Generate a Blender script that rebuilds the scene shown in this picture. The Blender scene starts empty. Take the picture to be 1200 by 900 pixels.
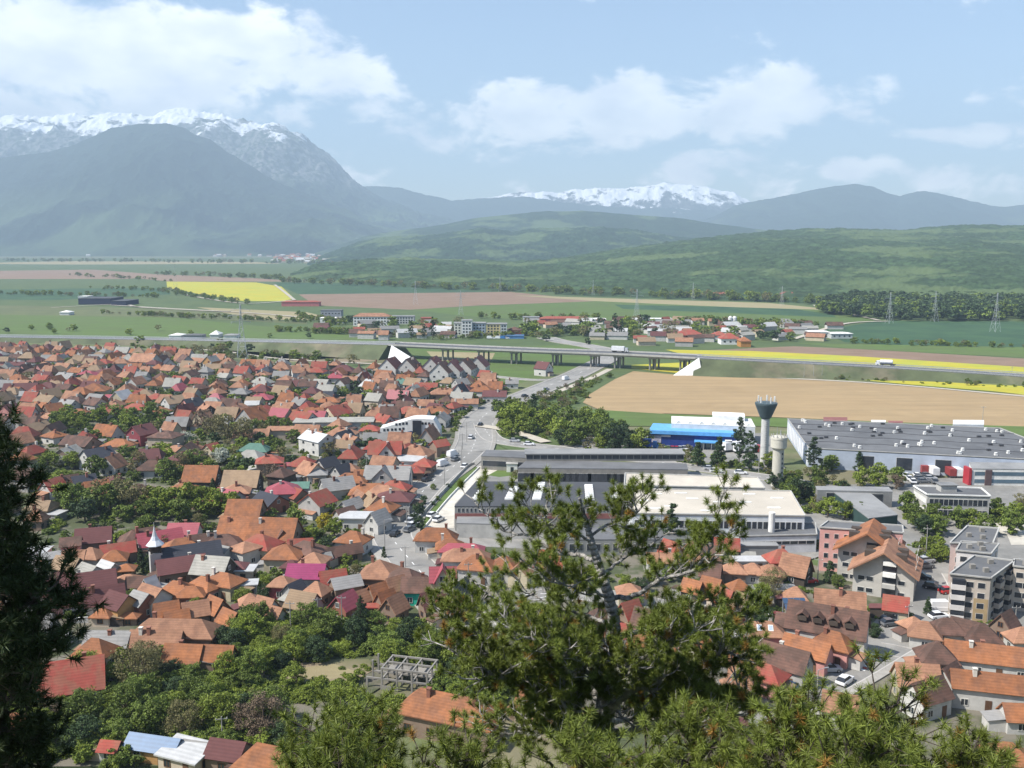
import bpy, math, random
import numpy as np
from mathutils import Vector, Matrix

random.seed(7); rng = np.random.default_rng(11)
scene = bpy.context.scene
COL = scene.collection
R = math.radians

# ------------------------------------------------------------------ camera
CAMH = 75.0; FPX = 1100.0; PITCH = R(8.43)
cam_d = bpy.data.cameras.new('camera'); cam = bpy.data.objects.new('camera', cam_d); COL.objects.link(cam)
cam.location = (0, 0, CAMH); cam.rotation_euler = (R(90) - PITCH, 0, 0)
cam_d.sensor_width = 36; cam_d.lens = 36 * FPX / 1200; cam_d.clip_start = 0.1; cam_d.clip_end = 60000
scene.camera = cam

# ------------------------------------------------------------------ light
SUN_EL, SUN_AZ = R(50), R(-108)
to_sun = Vector((math.cos(SUN_EL) * math.sin(SUN_AZ), math.cos(SUN_EL) * math.cos(SUN_AZ), math.sin(SUN_EL)))
sd = bpy.data.lights.new('sun', 'SUN'); sd.energy = 5.0; sd.angle = R(0.5); sd.color = (1, .955, .89)
so = bpy.data.objects.new('sun', sd); COL.objects.link(so); so.location = (-50, 10, 200)
so.rotation_euler = (-to_sun).to_track_quat('-Z', 'Y').to_euler()
scene.view_settings.view_transform = 'Standard'; scene.view_settings.look = 'None'
scene.view_settings.exposure = 0.80; scene.view_settings.gamma = 1
scene.cycles.max_bounces = 5; scene.cycles.diffuse_bounces = 2; scene.cycles.glossy_bounces = 2
scene.cycles.transparent_max_bounces = 8; scene.cycles.volume_bounces = 0
scene.cycles.use_denoising = True
scene.cycles.sample_clamp_indirect = 4

def pixdir(x, y):
    f = Vector((0, math.cos(PITCH), -math.sin(PITCH))); u = Vector((0, math.sin(PITCH), math.cos(PITCH)))
    return f * FPX + Vector((x - 600, 0, 0)) + u * (450 - y)
def P(x, y, z=0.0):
    d = pixdir(x, y); t = (z - CAMH) / d.z
    return Vector((d.x * t, d.y * t, z))
def PD(x, y, dist):
    d = pixdir(x, y); t = dist / d.y
    return Vector((d.x * t, dist, CAMH + d.z * t))
def SC(x, y, z=0.0):
    p = P(x, y, z) - Vector((0, 0, CAMH))
    return (p.y * math.cos(PITCH) - p.z * math.sin(PITCH)) / FPX
def toPix(p):
    v = Vector(p) - Vector((0, 0, CAMH))
    dep = v.y * math.cos(PITCH) - v.z * math.sin(PITCH); up = v.y * math.sin(PITCH) + v.z * math.cos(PITCH)
    return 600 + v.x / dep * FPX, 450 - up / dep * FPX, dep

# ------------------------------------------------------------------ world: Nishita sky with clouds
w = bpy.data.worlds.new('World'); scene.world = w; w.use_nodes = True
nt = w.node_tree; nt.nodes.clear()
def N(t, **k):
    n = nt.nodes.new(t)
    for a, b in k.items(): setattr(n, a, b)
    return n
def L(a, b): nt.links.new(a, b)
def val(x):
    return x
def math_(op, a, b=None, clamp=False):
    n = N('ShaderNodeMath', operation=op, use_clamp=clamp)
    for i, v in enumerate((a, b)):
        if v is None: continue
        if isinstance(v, (int, float)): n.inputs[i].default_value = v
        else: L(v, n.inputs[i])
    return n.outputs[0]
sky = N('ShaderNodeTexSky', sky_type='NISHITA'); sky.sun_disc = False
sky.sun_elevation = SUN_EL; sky.sun_rotation = SUN_AZ % (2 * math.pi)
sky.altitude = 700; sky.air_density = 1.0; sky.dust_density = 1.4; sky.ozone_density = 1.3
tc = N('ShaderNodeTexCoord'); sep = N('ShaderNodeSeparateXYZ'); L(tc.outputs['Generated'], sep.inputs[0])
az = math_('ARCTAN2', sep.outputs[0], sep.outputs[1]); el = math_('ARCSINE', sep.outputs[2])
def azel(x, y):
    d = pixdir(x, y).normalized(); return math.atan2(d.x, d.y), math.asin(d.z)
# clouds: (x, y, rx, ry, strength) read as directions in the sky
CL = [(90, 62, 190, 62, 1.0), (270, 62, 130, 50, .95), (370, 84, 90, 30, .9), (60, 112, 260, 40, .75), (250, 122, 170, 34, .6), (430, 135, 115, 28, .42),
      (640, 132, 105, 36, .95), (760, 128, 120, 38, 1.0), (880, 120, 110, 34, 1.05), (905, 98, 40, 18, .7), (600, 168, 110, 22, .55), (830, 150, 150, 20, .55),
      (830, 196, 60, 20, .75), (940, 212, 130, 20, .42), (1010, 200, 52, 18, .8), (1120, 215, 110, 20, .5), (1120, 157, 70, 13, .6), (1042, 108, 22, 16, .42),
      (1143, 118, 18, 9, .42), (440, 205, 50, 16, .38), (415, 182, 30, 12, .35), (1195, 170, 16, 8, .4), (700, 220, 200, 14, .3), (-120, 90, 120, 60, 1.0), (1400, 200, 140, 30, .8), (1330, 90, 120, 30, .5)]
mask = None
for (x, y, rx, ry, s) in CL:
    a0, e0 = azel(x, y); ra = rx / FPX; re = ry / FPX
    dx = math_('DIVIDE', math_('SUBTRACT', az, a0), ra); dy = math_('DIVIDE', math_('SUBTRACT', el, e0), re)
    r2 = math_('ADD', math_('MULTIPLY', dx, dx), math_('MULTIPLY', dy, dy))
    m = math_('MULTIPLY', math_('MAXIMUM', math_('SUBTRACT', 1.0, math_('MULTIPLY', r2, .55)), 0.0), s)
    mask = m if mask is None else math_('MAXIMUM', mask, m)
comb = N('ShaderNodeCombineXYZ'); L(az, comb.inputs[0]); L(math_('MULTIPLY', el, 1.8), comb.inputs[1])
nz = N('ShaderNodeTexNoise'); nz.inputs['Scale'].default_value = 13; nz.inputs['Detail'].default_value = 9; nz.inputs['Roughness'].default_value = .62; nz.inputs['Distortion'].default_value = .25
L(comb.outputs[0], nz.inputs['Vector'])
nz2 = N('ShaderNodeTexNoise'); nz2.inputs['Scale'].default_value = 14; nz2.inputs['Detail'].default_value = 5
off = N('ShaderNodeVectorMath', operation='ADD'); off.inputs[1].default_value = (.02, -.03, 3.3); L(comb.outputs[0], off.inputs[0]); L(off.outputs[0], nz2.inputs['Vector'])
dens = math_('ADD', mask, math_('MULTIPLY', math_('SUBTRACT', nz.outputs[0], .5), 2.7))
mr = N('ShaderNodeMapRange', interpolation_type='SMOOTHSTEP'); L(dens, mr.inputs[0]); mr.inputs[1].default_value = .26; mr.inputs[2].default_value = .74
cov = math_('MULTIPLY', mr.outputs[0], .84)
cr = N('ShaderNodeMapRange'); L(nz2.outputs[0], cr.inputs[0]); cr.inputs[1].default_value = .36; cr.inputs[2].default_value = .62
cmix = N('ShaderNodeMixRGB'); L(cr.outputs[0], cmix.inputs[0])
cmix.inputs[1].default_value = (7.3, 7.4, 7.9, 1); cmix.inputs[2].default_value = (10.2, 10.0, 9.8, 1)
skm = N('ShaderNodeMixRGB'); L(cov, skm.inputs[0]); L(sky.outputs[0], skm.inputs[1]); L(cmix.outputs[0], skm.inputs[2])
bg = N('ShaderNodeBackground'); bg.inputs['Strength'].default_value = 0.115; L(skm.outputs[0], bg.inputs[0])
wo = N('ShaderNodeOutputWorld'); L(bg.outputs[0], wo.inputs[0])

# ------------------------------------------------------------------ materials
MATS = {}
LN = {'tan', 'brown', 'green', 'bright', 'dark', 'yellow', 'straw', 'olive'}
def mat(name, col, rough=.85, var=.14, scale=.6, rnd=.10, bump=0., spec=.25, rows=0., metal=0., stain=0., world=False, isl=0., col2=None, c2scale=.02, c2lo=.45, c2hi=.55, transl=0.):
    if name in MATS: return MATS[name]
    m = bpy.data.materials.new(name); m.use_nodes = True; t = m.node_tree; b = t.nodes['Principled BSDF']
    b.inputs['Roughness'].default_value = rough; b.inputs['Specular IOR Level'].default_value = spec; b.inputs['Metallic'].default_value = metal
    def n(ty): return t.nodes.new(ty)
    def l(a, c): t.links.new(a, c)
    if world:
        g = n('ShaderNodeNewGeometry'); co = g.outputs['Position']
    else:
        g = n('ShaderNodeTexCoord'); co = g.outputs['Object']
    no = n('ShaderNodeTexNoise'); no.inputs['Scale'].default_value = scale; no.inputs['Detail'].default_value = 6; no.inputs['Roughness'].default_value = .65; l(co, no.inputs['Vector'])
    mr = n('ShaderNodeMapRange'); mr.inputs[1].default_value = .3; mr.inputs[2].default_value = .7; mr.inputs[3].default_value = 1 - var; mr.inputs[4].default_value = 1 + var; l(no.outputs[0], mr.inputs[0])
    f = mr.outputs[0]
    def mul(a, bb):
        q = n('ShaderNodeMath'); q.operation = 'MULTIPLY'
        l(a, q.inputs[0])
        if isinstance(bb, float): q.inputs[1].default_value = bb
        else: l(bb, q.inputs[1])
        return q.outputs[0]
    if rnd:
        oi = n('ShaderNodeObjectInfo'); m2 = n('ShaderNodeMapRange'); m2.inputs[3].default_value = 1 - rnd; m2.inputs[4].default_value = 1 + rnd; l(oi.outputs['Random'], m2.inputs[0]); f = mul(f, m2.outputs[0])
    if isl:
        gg = n('ShaderNodeNewGeometry'); m2 = n('ShaderNodeMapRange'); m2.inputs[3].default_value = 1 - isl; m2.inputs[4].default_value = 1 + isl; l(gg.outputs['Random Per Island'], m2.inputs[0]); f = mul(f, m2.outputs[0])
    if rows:
        wv = n('ShaderNodeTexWave'); wv.bands_direction = 'Y'; wv.inputs['Scale'].default_value = .314 / rows; wv.inputs['Distortion'].default_value = .4; wv.inputs['Detail'].default_value = 1; l(co, wv.inputs['Vector'])
        m2 = n('ShaderNodeMapRange'); m2.inputs[3].default_value = .88; m2.inputs[4].default_value = 1.04; l(wv.outputs[1], m2.inputs[0]); f = mul(f, m2.outputs[0])
    base = n('ShaderNodeRGB'); base.outputs[0].default_value = (*col, 1); bo = base.outputs[0]
    if col2 is not None:
        n2 = n('ShaderNodeTexNoise'); n2.inputs['Scale'].default_value = c2scale; n2.inputs['Detail'].default_value = 5; n2.inputs['Roughness'].default_value = .6; l(co, n2.inputs['Vector'])
        r2 = n('ShaderNodeMapRange'); r2.inputs[1].default_value = c2lo; r2.inputs[2].default_value = c2hi; l(n2.outputs[0], r2.inputs[0])
        mx = n('ShaderNodeMixRGB'); mx.inputs[2].default_value = (*col2, 1); l(r2.outputs[0], mx.inputs[0]); l(bo, mx.inputs[1]); bo = mx.outputs[0]
    vm = n('ShaderNodeVectorMath'); vm.operation = 'SCALE'; l(bo, vm.inputs[0]); l(f, vm.inputs['Scale'])
    out = vm.outputs[0]
    if name.startswith('ground_') and name[7:] in LN:
        mp = n('ShaderNodeMapping'); mp.inputs['Rotation'].default_value = (0, 0, .35); mp.inputs['Scale'].default_value = (.012, .16, 0); l(co, mp.inputs['Vector'])
        n4 = n('ShaderNodeTexNoise'); n4.inputs['Scale'].default_value = 1; n4.inputs['Detail'].default_value = 4; n4.inputs['Roughness'].default_value = .7; l(mp.outputs[0], n4.inputs['Vector'])
        r4 = n('ShaderNodeMapRange'); r4.inputs[1].default_value = .3; r4.inputs[2].default_value = .7; r4.inputs[3].default_value = .86; r4.inputs[4].default_value = 1.14; l(n4.outputs[0], r4.inputs[0])
        v4 = n('ShaderNodeVectorMath'); v4.operation = 'SCALE'; l(out, v4.inputs[0]); l(r4.outputs[0], v4.inputs['Scale']); out = v4.outputs[0]
    if stain:
        n3 = n('ShaderNodeTexNoise'); n3.inputs['Scale'].default_value = scale * .35; n3.inputs['Detail'].default_value = 8; n3.inputs['Roughness'].default_value = .7; l(co, n3.inputs['Vector'])
        r3 = n('ShaderNodeMapRange'); r3.inputs[1].default_value = .52; r3.inputs[2].default_value = .68; r3.inputs[4].default_value = stain; l(n3.outputs[0], r3.inputs[0])
        mx = n('ShaderNodeMixRGB'); mx.inputs[2].default_value = (col[0] * .35 + .01, col[1] * .36 + .01, col[2] * .4 + .01, 1); l(r3.outputs[0], mx.inputs[0]); l(out, mx.inputs[1]); out = mx.outputs[0]
    l(out, b.inputs['Base Color'])
    if bump:
        bp = n('ShaderNodeBump'); bp.inputs['Strength'].default_value = bump; bp.inputs['Distance'].default_value = .3; l(no.outputs[0], bp.inputs['Height']); l(bp.outputs[0], b.inputs['Normal'])
    if transl:
        tr = n('ShaderNodeBsdfTranslucent'); l(out, tr.inputs[0]); ms = n('ShaderNodeMixShader'); ms.inputs[0].default_value = transl
        o = t.nodes['Material Output']; l(b.outputs[0], ms.inputs[1]); l(tr.outputs[0], ms.inputs[2]); l(ms.outputs[0], o.inputs['Surface'])
    MATS[name] = m; return m

ROOF = dict(
 O=mat('roof_orange', (.31, .125, .055), col2=(.22, .10, .055), c2scale=.4, c2lo=.4, c2hi=.62, rows=.35, stain=.5, rnd=.14, var=.22, scale=.9), T=mat('roof_terracotta', (.35, .185, .112), col2=(.26, .135, .085), c2scale=.4, c2lo=.4, c2hi=.62, rows=.35, stain=.45, rnd=.14, var=.2, scale=.9),
 B=mat('roof_brown', (.135, .075, .057), col2=(.095, .058, .045), c2scale=.4, rows=.35, stain=.3, rnd=.2, var=.2), M=mat('roof_maroon', (.125, .052, .05), rows=.4, rnd=.2, var=.12),
 R=mat('roof_red', (.28, .065, .048), col2=(.25, .09, .06), c2scale=.4, rows=.35, rnd=.15, stain=.25), P=mat('roof_crimson', (.30, .07, .085), rows=.5, rnd=.12, rough=.5),
 G=mat('roof_grey', (.235, .23, .22), rows=.5, rnd=.2, stain=.3), K=mat('roof_charcoal', (.045, .048, .06), rows=.4, rnd=.2),
 W=mat('roof_white_metal', (.46, .46, .45), rows=.8, rough=.45, stain=.25), N=mat('roof_tan', (.27, .19, .12), rows=.35, stain=.4, rnd=.15),
 L=mat('roof_green', (.10, .19, .15), rows=.5), U=mat('roof_blue', (.06, .13, .24), rows=.5, rough=.4), V=mat('roof_magenta', (.27, .035, .11), rows=.5, rough=.5),
 A=mat('roof_asbestos', (.31, .30, .265), rows=.5, stain=.5))
WALL = dict(
 w=mat('wall_white', (.48, .47, .44), stain=.25), c=mat('wall_cream', (.46, .40, .28), stain=.25), g=mat('wall_grey', (.36, .35, .33), stain=.3), b=mat('wall_beige', (.48, .40, .31), stain=.3),
 p=mat('wall_pink', (.55, .27, .24), stain=.25), o=mat('wall_ochre', (.45, .26, .11), stain=.25), r=mat('wall_brick', (.26, .11, .075), stain=.3), t=mat('wall_turquoise', (.03, .42, .30), stain=.15),
 d=mat('wall_dark_timber', (.07, .055, .045), stain=.2), m=mat('wall_maroon', (.25, .06, .07), stain=.2), n=mat('wall_brown_plaster', (.22, .16, .12), stain=.3))
CW = dict(O='orange', T='terracotta', B='brown', M='maroon', R='red', P='crimson', G='grey', K='charcoal', W='white', N='tan', L='green', U='blue', V='magenta', A='pale grey')
GLASS = mat('window_glass', (.025, .03, .038), rough=.12, spec=.6, var=.3)
FRAME = mat('window_frame', (.55, .54, .50)); FRAMEB = mat('window_frame_brown', (.16, .08, .04))
CHIM = mat('chimney_brick', (.22, .10, .07), rnd=.3); CHIMW = mat('chimney_plaster', (.5, .47, .42), rnd=.2); DOOR = mat('door_wood', (.13, .07, .04), rnd=.3)
CONC = mat('concrete', (.42, .41, .38), stain=.45, bump=.1); CONCD = mat('concrete_weathered', (.25, .235, .21), stain=.5); CONCW = mat('concrete_white', (.72, .71, .67), stain=.12)
METAL = mat('galvanised_metal', (.35, .36, .37), rough=.5, metal=.3); DARKM = mat('dark_metal', (.06, .06, .065), rough=.5)

# ------------------------------------------------------------------ mesh helpers
class MB:
    def __init__(s): s.v = []; s.f = []; s.mi = []; s.mats = []
    def m(s, mt):
        if mt not in s.mats: s.mats.append(mt)
        return s.mats.index(mt)
    def add(s, vs, fs, mt):
        o = len(s.v); k = s.m(mt); s.v += [tuple(v) for v in vs]
        for f in fs: s.f.append(tuple(i + o for i in f)); s.mi.append(k)
    def box(s, x0, x1, y0, y1, z0, z1, mt, M=None):
        vs = [Vector(p) for p in ((x0, y0, z0), (x1, y0, z0), (x1, y1, z0), (x0, y1, z0), (x0, y0, z1), (x1, y0, z1), (x1, y1, z1), (x0, y1, z1))]
        if M: vs = [M @ v for v in vs]
        s.add(vs, [(0, 3, 2, 1), (4, 5, 6, 7), (0, 1, 5, 4), (1, 2, 6, 5), (2, 3, 7, 6), (3, 0, 4, 7)], mt)
    def prism(s, pts, z0, z1, mt, mtop=None):
        n = len(pts); a = sum(pts[i][0] * pts[(i + 1) % n][1] - pts[(i + 1) % n][0] * pts[i][1] for i in range(n))
        if a < 0: pts = pts[::-1]
        vs = [(p[0], p[1], z0) for p in pts] + [(p[0], p[1], z1) for p in pts]
        s.add(vs, [(i, (i + 1) % n, n + (i + 1) % n, n + i) for i in range(n)] + [tuple(range(n - 1, -1, -1))], mt)
        s.add([(p[0], p[1], z1) for p in pts], [tuple(range(n))], mtop or mt)
    def tube(s, a, b, r0, r1, mt, n=6):
        a = Vector(a); b = Vector(b); d = (b - a)
        if d.length < 1e-6: return
        q = d.to_track_quat('Z', 'Y'); vs = []
        for c, r in ((a, r0), (b, r1)):
            for i in range(n):
                t = 2 * math.pi * i / n; vs.append(c + q @ Vector((r * math.cos(t), r * math.sin(t), 0)))
        s.add(vs, [(i, (i + 1) % n, n + (i + 1) % n, n + i) for i in range(n)] + [tuple(range(n - 1, -1, -1)), tuple(range(n, 2 * n))], mt)
    def lathe(s, prof, mt, n=24, c=(0, 0)):
        vs = []; k = len(prof)
        for r, z in prof:
            for i in range(n):
                t = 2 * math.pi * i / n; vs.append((c[0] + r * math.cos(t), c[1] + r * math.sin(t), z))
        fs = [(j * n + i, j * n + (i + 1) % n, (j + 1) * n + (i + 1) % n, (j + 1) * n + i) for j in range(k - 1) for i in range(n)]
        fs += [tuple(range(n - 1, -1, -1)), tuple(range((k - 1) * n, k * n))]
        s.add(vs, fs, mt)
    def mesh(s, name):
        me = bpy.data.meshes.new(name); me.from_pydata(s.v, [], s.f)
        for m_ in s.mats: me.materials.append(m_)
        if len(s.mats) > 1: me.polygons.foreach_set('material_index', s.mi)
        me.update(); return me
    def obj(s, name, parent=None, loc=None, smooth=False):
        me = s.mesh(name)
        if smooth: me.polygons.foreach_set('use_smooth', [True] * len(me.polygons))
        return link(name, me, parent, loc)
def link(name, me, parent=None, loc=None):
    o = bpy.data.objects.new(name, me); COL.objects.link(o)
    if parent: o.parent = parent
    if loc is not None: o.location = loc
    return o
def npmesh(name, verts, faces_k, mats, mi=None, smooth=False):
    """verts (n,3) array, faces (m,k) array"""
    me = bpy.data.meshes.new(name); verts = np.asarray(verts, np.float32); f = np.asarray(faces_k, np.int32)
    me.vertices.add(len(verts)); me.vertices.foreach_set('co', verts.ravel())
    k = f.shape[1]; me.loops.add(f.size); me.loops.foreach_set('vertex_index', f.ravel())
    me.polygons.add(len(f)); me.polygons.foreach_set('loop_start', np.arange(0, f.size, k, dtype=np.int32)); me.polygons.foreach_set('loop_total', np.full(len(f), k, np.int32))
    for m_ in mats: me.materials.append(m_)
    if mi is not None: me.polygons.foreach_set('material_index', np.asarray(mi, np.int32))
    if smooth: me.polygons.foreach_set('use_smooth', np.ones(len(f), bool))
    me.update(calc_edges=True); return me
REG = []
def thing(name, cat, loc, rz=0., desc=None, label=None, group=None, px=None):
    o = bpy.data.objects.new(name, None); COL.objects.link(o); o.location = loc; o.rotation_euler = (0, 0, rz); o.empty_display_size = .5
    tag(o, cat, desc, label, group, px); return o
def tag(o, cat, desc=None, label=None, group=None, px=None):
    o['category'] = cat
    if group: o['group'] = group
    if label: o['label'] = label
    if desc:
        if px is None: px = toPix(o.location)[:2]
        REG.append(dict(o=o, desc=desc, px=px))
def structure(o): o['kind'] = 'structure'; return o
def stuff(o, label=None):
    o['kind'] = 'stuff'
    if label: o['label'] = label
    return o
# ================================================================== terrain
def vnoise(x, y, seed=0):
    xi = np.floor(x).astype(np.int64); yi = np.floor(y).astype(np.int64); xf = x - xi; yf = y - yi
    def h(a, b):
        n = (a * 374761393 + b * 668265263 + seed * 1442695041) & 0x7fffffff
        n = ((n ^ (n >> 13)) * 1274126177) & 0x7fffffff
        return ((n ^ (n >> 16)) & 0xffff) / 65535.0
    u = xf * xf * (3 - 2 * xf); v = yf * yf * (3 - 2 * yf)
    return (h(xi, yi) * (1 - u) + h(xi + 1, yi) * u) * (1 - v) + (h(xi, yi + 1) * (1 - u) + h(xi + 1, yi + 1) * u) * v
def fbm(x, y, seed=0, oct=5, ridged=False, gain=.5):
    s = 0; a = 1; t = 0
    for i in range(oct):
        n = vnoise(x * 2 ** i, y * 2 ** i, seed + i * 17)
        if ridged: n = 1 - np.abs(2 * n - 1)
        s = s + a * n; t += a; a *= gain
    return s / t

def hill_z(x, y):
    return max(0.0, 73.2 - 0.70 * y) if y > 0 else 73.2
# ground sheet: fan of rings with the viewer's hill in its middle
gm = mat('ground_grass', (.082, .115, .040), var=.35, scale=.05, world=True, rnd=0, col2=(.16, .145, .085), c2scale=.012, bump=0)
xs = np.concatenate([np.linspace(-11400, -1000, 14), np.linspace(-800, -100, 15), np.linspace(-80, 80, 33), np.linspace(100, 800, 15), np.linspace(1000, 11400, 14)])
ys = np.concatenate([[-600, -200, -60, -20, -5, 0], np.linspace(4, 120, 40), np.linspace(140, 1000, 30), np.linspace(1300, 14200, 30)])
V = []
for y in ys:
    for x in xs: V.append((x, y, hill_z(x, y + 3 * math.sin(x * .05) if y > 5 and y < 104 else y)))
nx = len(xs); F = [(j * nx + i, j * nx + i + 1, (j + 1) * nx + i + 1, (j + 1) * nx + i) for j in range(len(ys) - 1) for i in range(nx - 1)]
ground = structure(link('ground', npmesh('ground', V, F, [gm])))

FC = dict(green=((.085, .118, .040), (.065, .095, .034)), bright=((.095, .145, .035), (.085, .12, .034)), dark=((.036, .08, .036), (.042, .088, .036)), tan=((.345, .245, .13), (.30, .215, .115)),
          brown=((.24, .165, .115), (.20, .135, .09)), yellow=((.42, .37, .035), (.33, .33, .04)), dirt=((.24, .19, .125), (.12, .12, .06)), olive=((.13, .145, .06), (.10, .115, .05)),
          straw=((.30, .25, .14), (.26, .23, .12)), pave=((.52, .49, .42), (.44, .41, .35)), town=((.068, .08, .038), (.165, .148, .115)), lot=((.20, .195, .18), (.25, .24, .22)))
_fz = [0.02]
def field(pts, kind, name='field', z=None):
    far = max(P(*p).y for p in pts)
    if z is None:
        _fz[0] += .007; z = _fz[0]
    mt = mat('ground_' + kind, FC[kind][0], var=.16, scale=.35 if far < 500 else .03, world=True, rnd=.04, col2=FC[kind][1], c2scale=.03 if kind != 'town' else .08)
    b = MB(); w3 = [P(*p) for p in pts]; a = sum(w3[i].x * w3[(i + 1) % len(w3)].y - w3[(i + 1) % len(w3)].x * w3[i].y for i in range(len(w3)))
    if a < 0: w3 = w3[::-1]
    b.add([(p.x, p.y, z) for p in w3], [tuple(range(len(w3)))], mt)
    return structure(b.obj(name))
# distant plain, back to front
field([(-60, 303), (330, 302), (520, 320), (620, 340), (1260, 352), (1260, 470), (-60, 400)], 'green')
field([(-60, 318), (110, 316), (190, 322), (150, 327), (-60, 327)], 'brown')
field([(120, 319), (300, 326), (355, 330), (200, 330), (140, 324)], 'brown')
field([(-60, 309), (80, 306), (300, 307), (330, 309), (90, 310)], 'straw')
field([(-60, 340), (195, 337), (200, 345), (60, 352), (-60, 350)], 'dark')
field([(320, 331), (545, 333), (600, 344), (350, 345)], 'dark')
field([(350, 345), (600, 342), (700, 353), (560, 358), (480, 363), (370, 358)], 'brown')
field([(480, 363), (600, 357), (720, 352), (940, 358), (1000, 369), (1040, 374), (1000, 377), (700, 378), (560, 372)], 'bright')
field([(720, 357), (920, 361), (975, 368), (980, 372), (730, 362)], 'dark')
field([(600, 346), (760, 351), (900, 355), (960, 361), (960, 363), (860, 360), (700, 353)], 'straw')
field([(960, 388), (1030, 376), (1260, 377), (1260, 408), (1100, 408), (990, 401)], 'dark')
field([(930, 402), (1260, 408), (1260, 422), (1000, 409)], 'bright')
field([(195, 330), (300, 331), (330, 336), (345, 350), (330, 353), (285, 353), (240, 346), (196, 337)], 'yellow')
field([(-60, 357), (130, 360), (230, 364), (360, 372), (360, 380), (200, 372), (-60, 368)], 'olive')
field([(-60, 368), (200, 372), (320, 384), (440, 388), (440, 402), (-60, 396)], 'bright')
field([(230, 360), (360, 366), (400, 376), (300, 374)], 'straw')
# motorway surroundings
field([(-60, 398), (455, 404), (470, 424), (320, 427), (200, 412), (-60, 404)], 'olive')
field([(230, 406), (330, 410), (340, 424), (470, 427), (470, 424), (420, 420), (330, 421), (240, 410)], 'dirt')
field([(455, 405), (590, 408), (700, 402), (720, 420), (690, 436), (600, 452), (560, 442), (470, 432)], 'bright')
field([(500, 412), (580, 414), (575, 424), (510, 423)], 'straw')
field([(820, 411), (930, 406), (1000, 409), (1260, 424), (1260, 438), (1000, 423)], 'brown')
field([(780, 410), (880, 411.5), (1000, 417.5), (1200, 430.5), (1260, 435), (1260, 452), (1000, 432), (820, 421)], 'yellow')
field([(740, 428), (820, 424), (820, 440), (740, 432)], 'yellow')
field([(810, 424), (1000, 430), (1260, 446), (1260, 460), (1000, 447), (800, 438)], 'olive')
field([(715, 433), (800, 440), (1000, 447), (1260, 468), (1260, 502), (1110, 498), (900, 489), (780, 485), (720, 488), (683, 472)], 'tan')
field([(990, 443.5), (1060, 446), (1260, 456), (1260, 470), (1170, 459.5), (1060, 450.5)], 'yellow')
field([(1085, 566), (1210, 568), (1215, 606), (1165, 604), (1160, 584), (1090, 574)], 'bright', 'grass')
field([(960, 650), (1112, 640), (1112, 656), (1000, 662)], 'bright', 'grass')
field([(1092, 655), (1112, 652), (1114, 700), (1100, 690)], 'bright', 'grass')
field([(700, 432), (745, 434), (720, 445), (665, 478), (640, 500), (690, 535), (620, 540), (580, 520), (575, 490), (640, 460)], 'green')
field([(690, 480), (785, 486), (900, 490), (1120, 498), (1260, 502), (1260, 530), (1100, 512), (900, 500), (700, 500)], 'bright')
field([(500, 440), (560, 440), (600, 452), (690, 428), (720, 433), (640, 458), (585, 480), (560, 500), (545, 520), (520, 500)], 'olive')
field([(-80, 403), (200, 412), (330, 428), (600, 452), (560, 500), (545, 530), (490, 560), (420, 640), (500, 720), (520, 760), (300, 900), (-300, 900)], 'town', 'ground_gardens')
field([(520, 640), (860, 640), (1100, 700), (1350, 760), (1400, 900), (700, 900), (470, 760), (440, 690)], 'town', 'ground_gardens')
field([(1050, 615), (1300, 620), (1400, 760), (1060, 740)], 'lot', 'ground_yard')
field([(690, 512), (900, 508), (925, 560), (980, 570), (1180, 556), (1300, 552), (1320, 610), (1000, 640), (960, 650), (930, 600), (800, 545), (640, 528)], 'lot', 'ground_yard')
field([(560, 528), (700, 528), (900, 560), (980, 590), (1000, 640), (940, 660), (530, 640), (500, 620), (540, 560)], 'lot', 'ground_yard')
field([(640, 528), (760, 534), (900, 553), (930, 575), (900, 565), (800, 552), (690, 540), (600, 534)], 'olive')
field([(565, 545), (605, 548), (620, 556), (585, 560), (560, 556)], 'bright')
field([(562, 547), (592, 547), (557, 566), (533, 592), (532, 620), (496, 620), (528, 581)], 'pave', 'pavement')
field([(558, 548), (549, 549), (522, 577), (501, 600), (489, 614), (498, 618), (528, 582), (561, 550)], 'bright', 'grass')
field([(322, 786), (370, 775), (432, 774), (440, 786), (410, 803), (370, 808), (330, 804)], 'dirt', 'ground_clearing')
field([(340, 786), (392, 780), (420, 790), (380, 800), (350, 797)], 'straw', 'ground_clearing')
field([(1160, 612), (1210, 612), (1210, 640), (1185, 640), (1180, 628), (1160, 624)], 'pave', 'pavement')
field([(1063, 660), (1082, 660), (1095, 705), (1082, 735), (1060, 742), (1040, 716)], 'lot', 'ground_yard')

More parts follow.
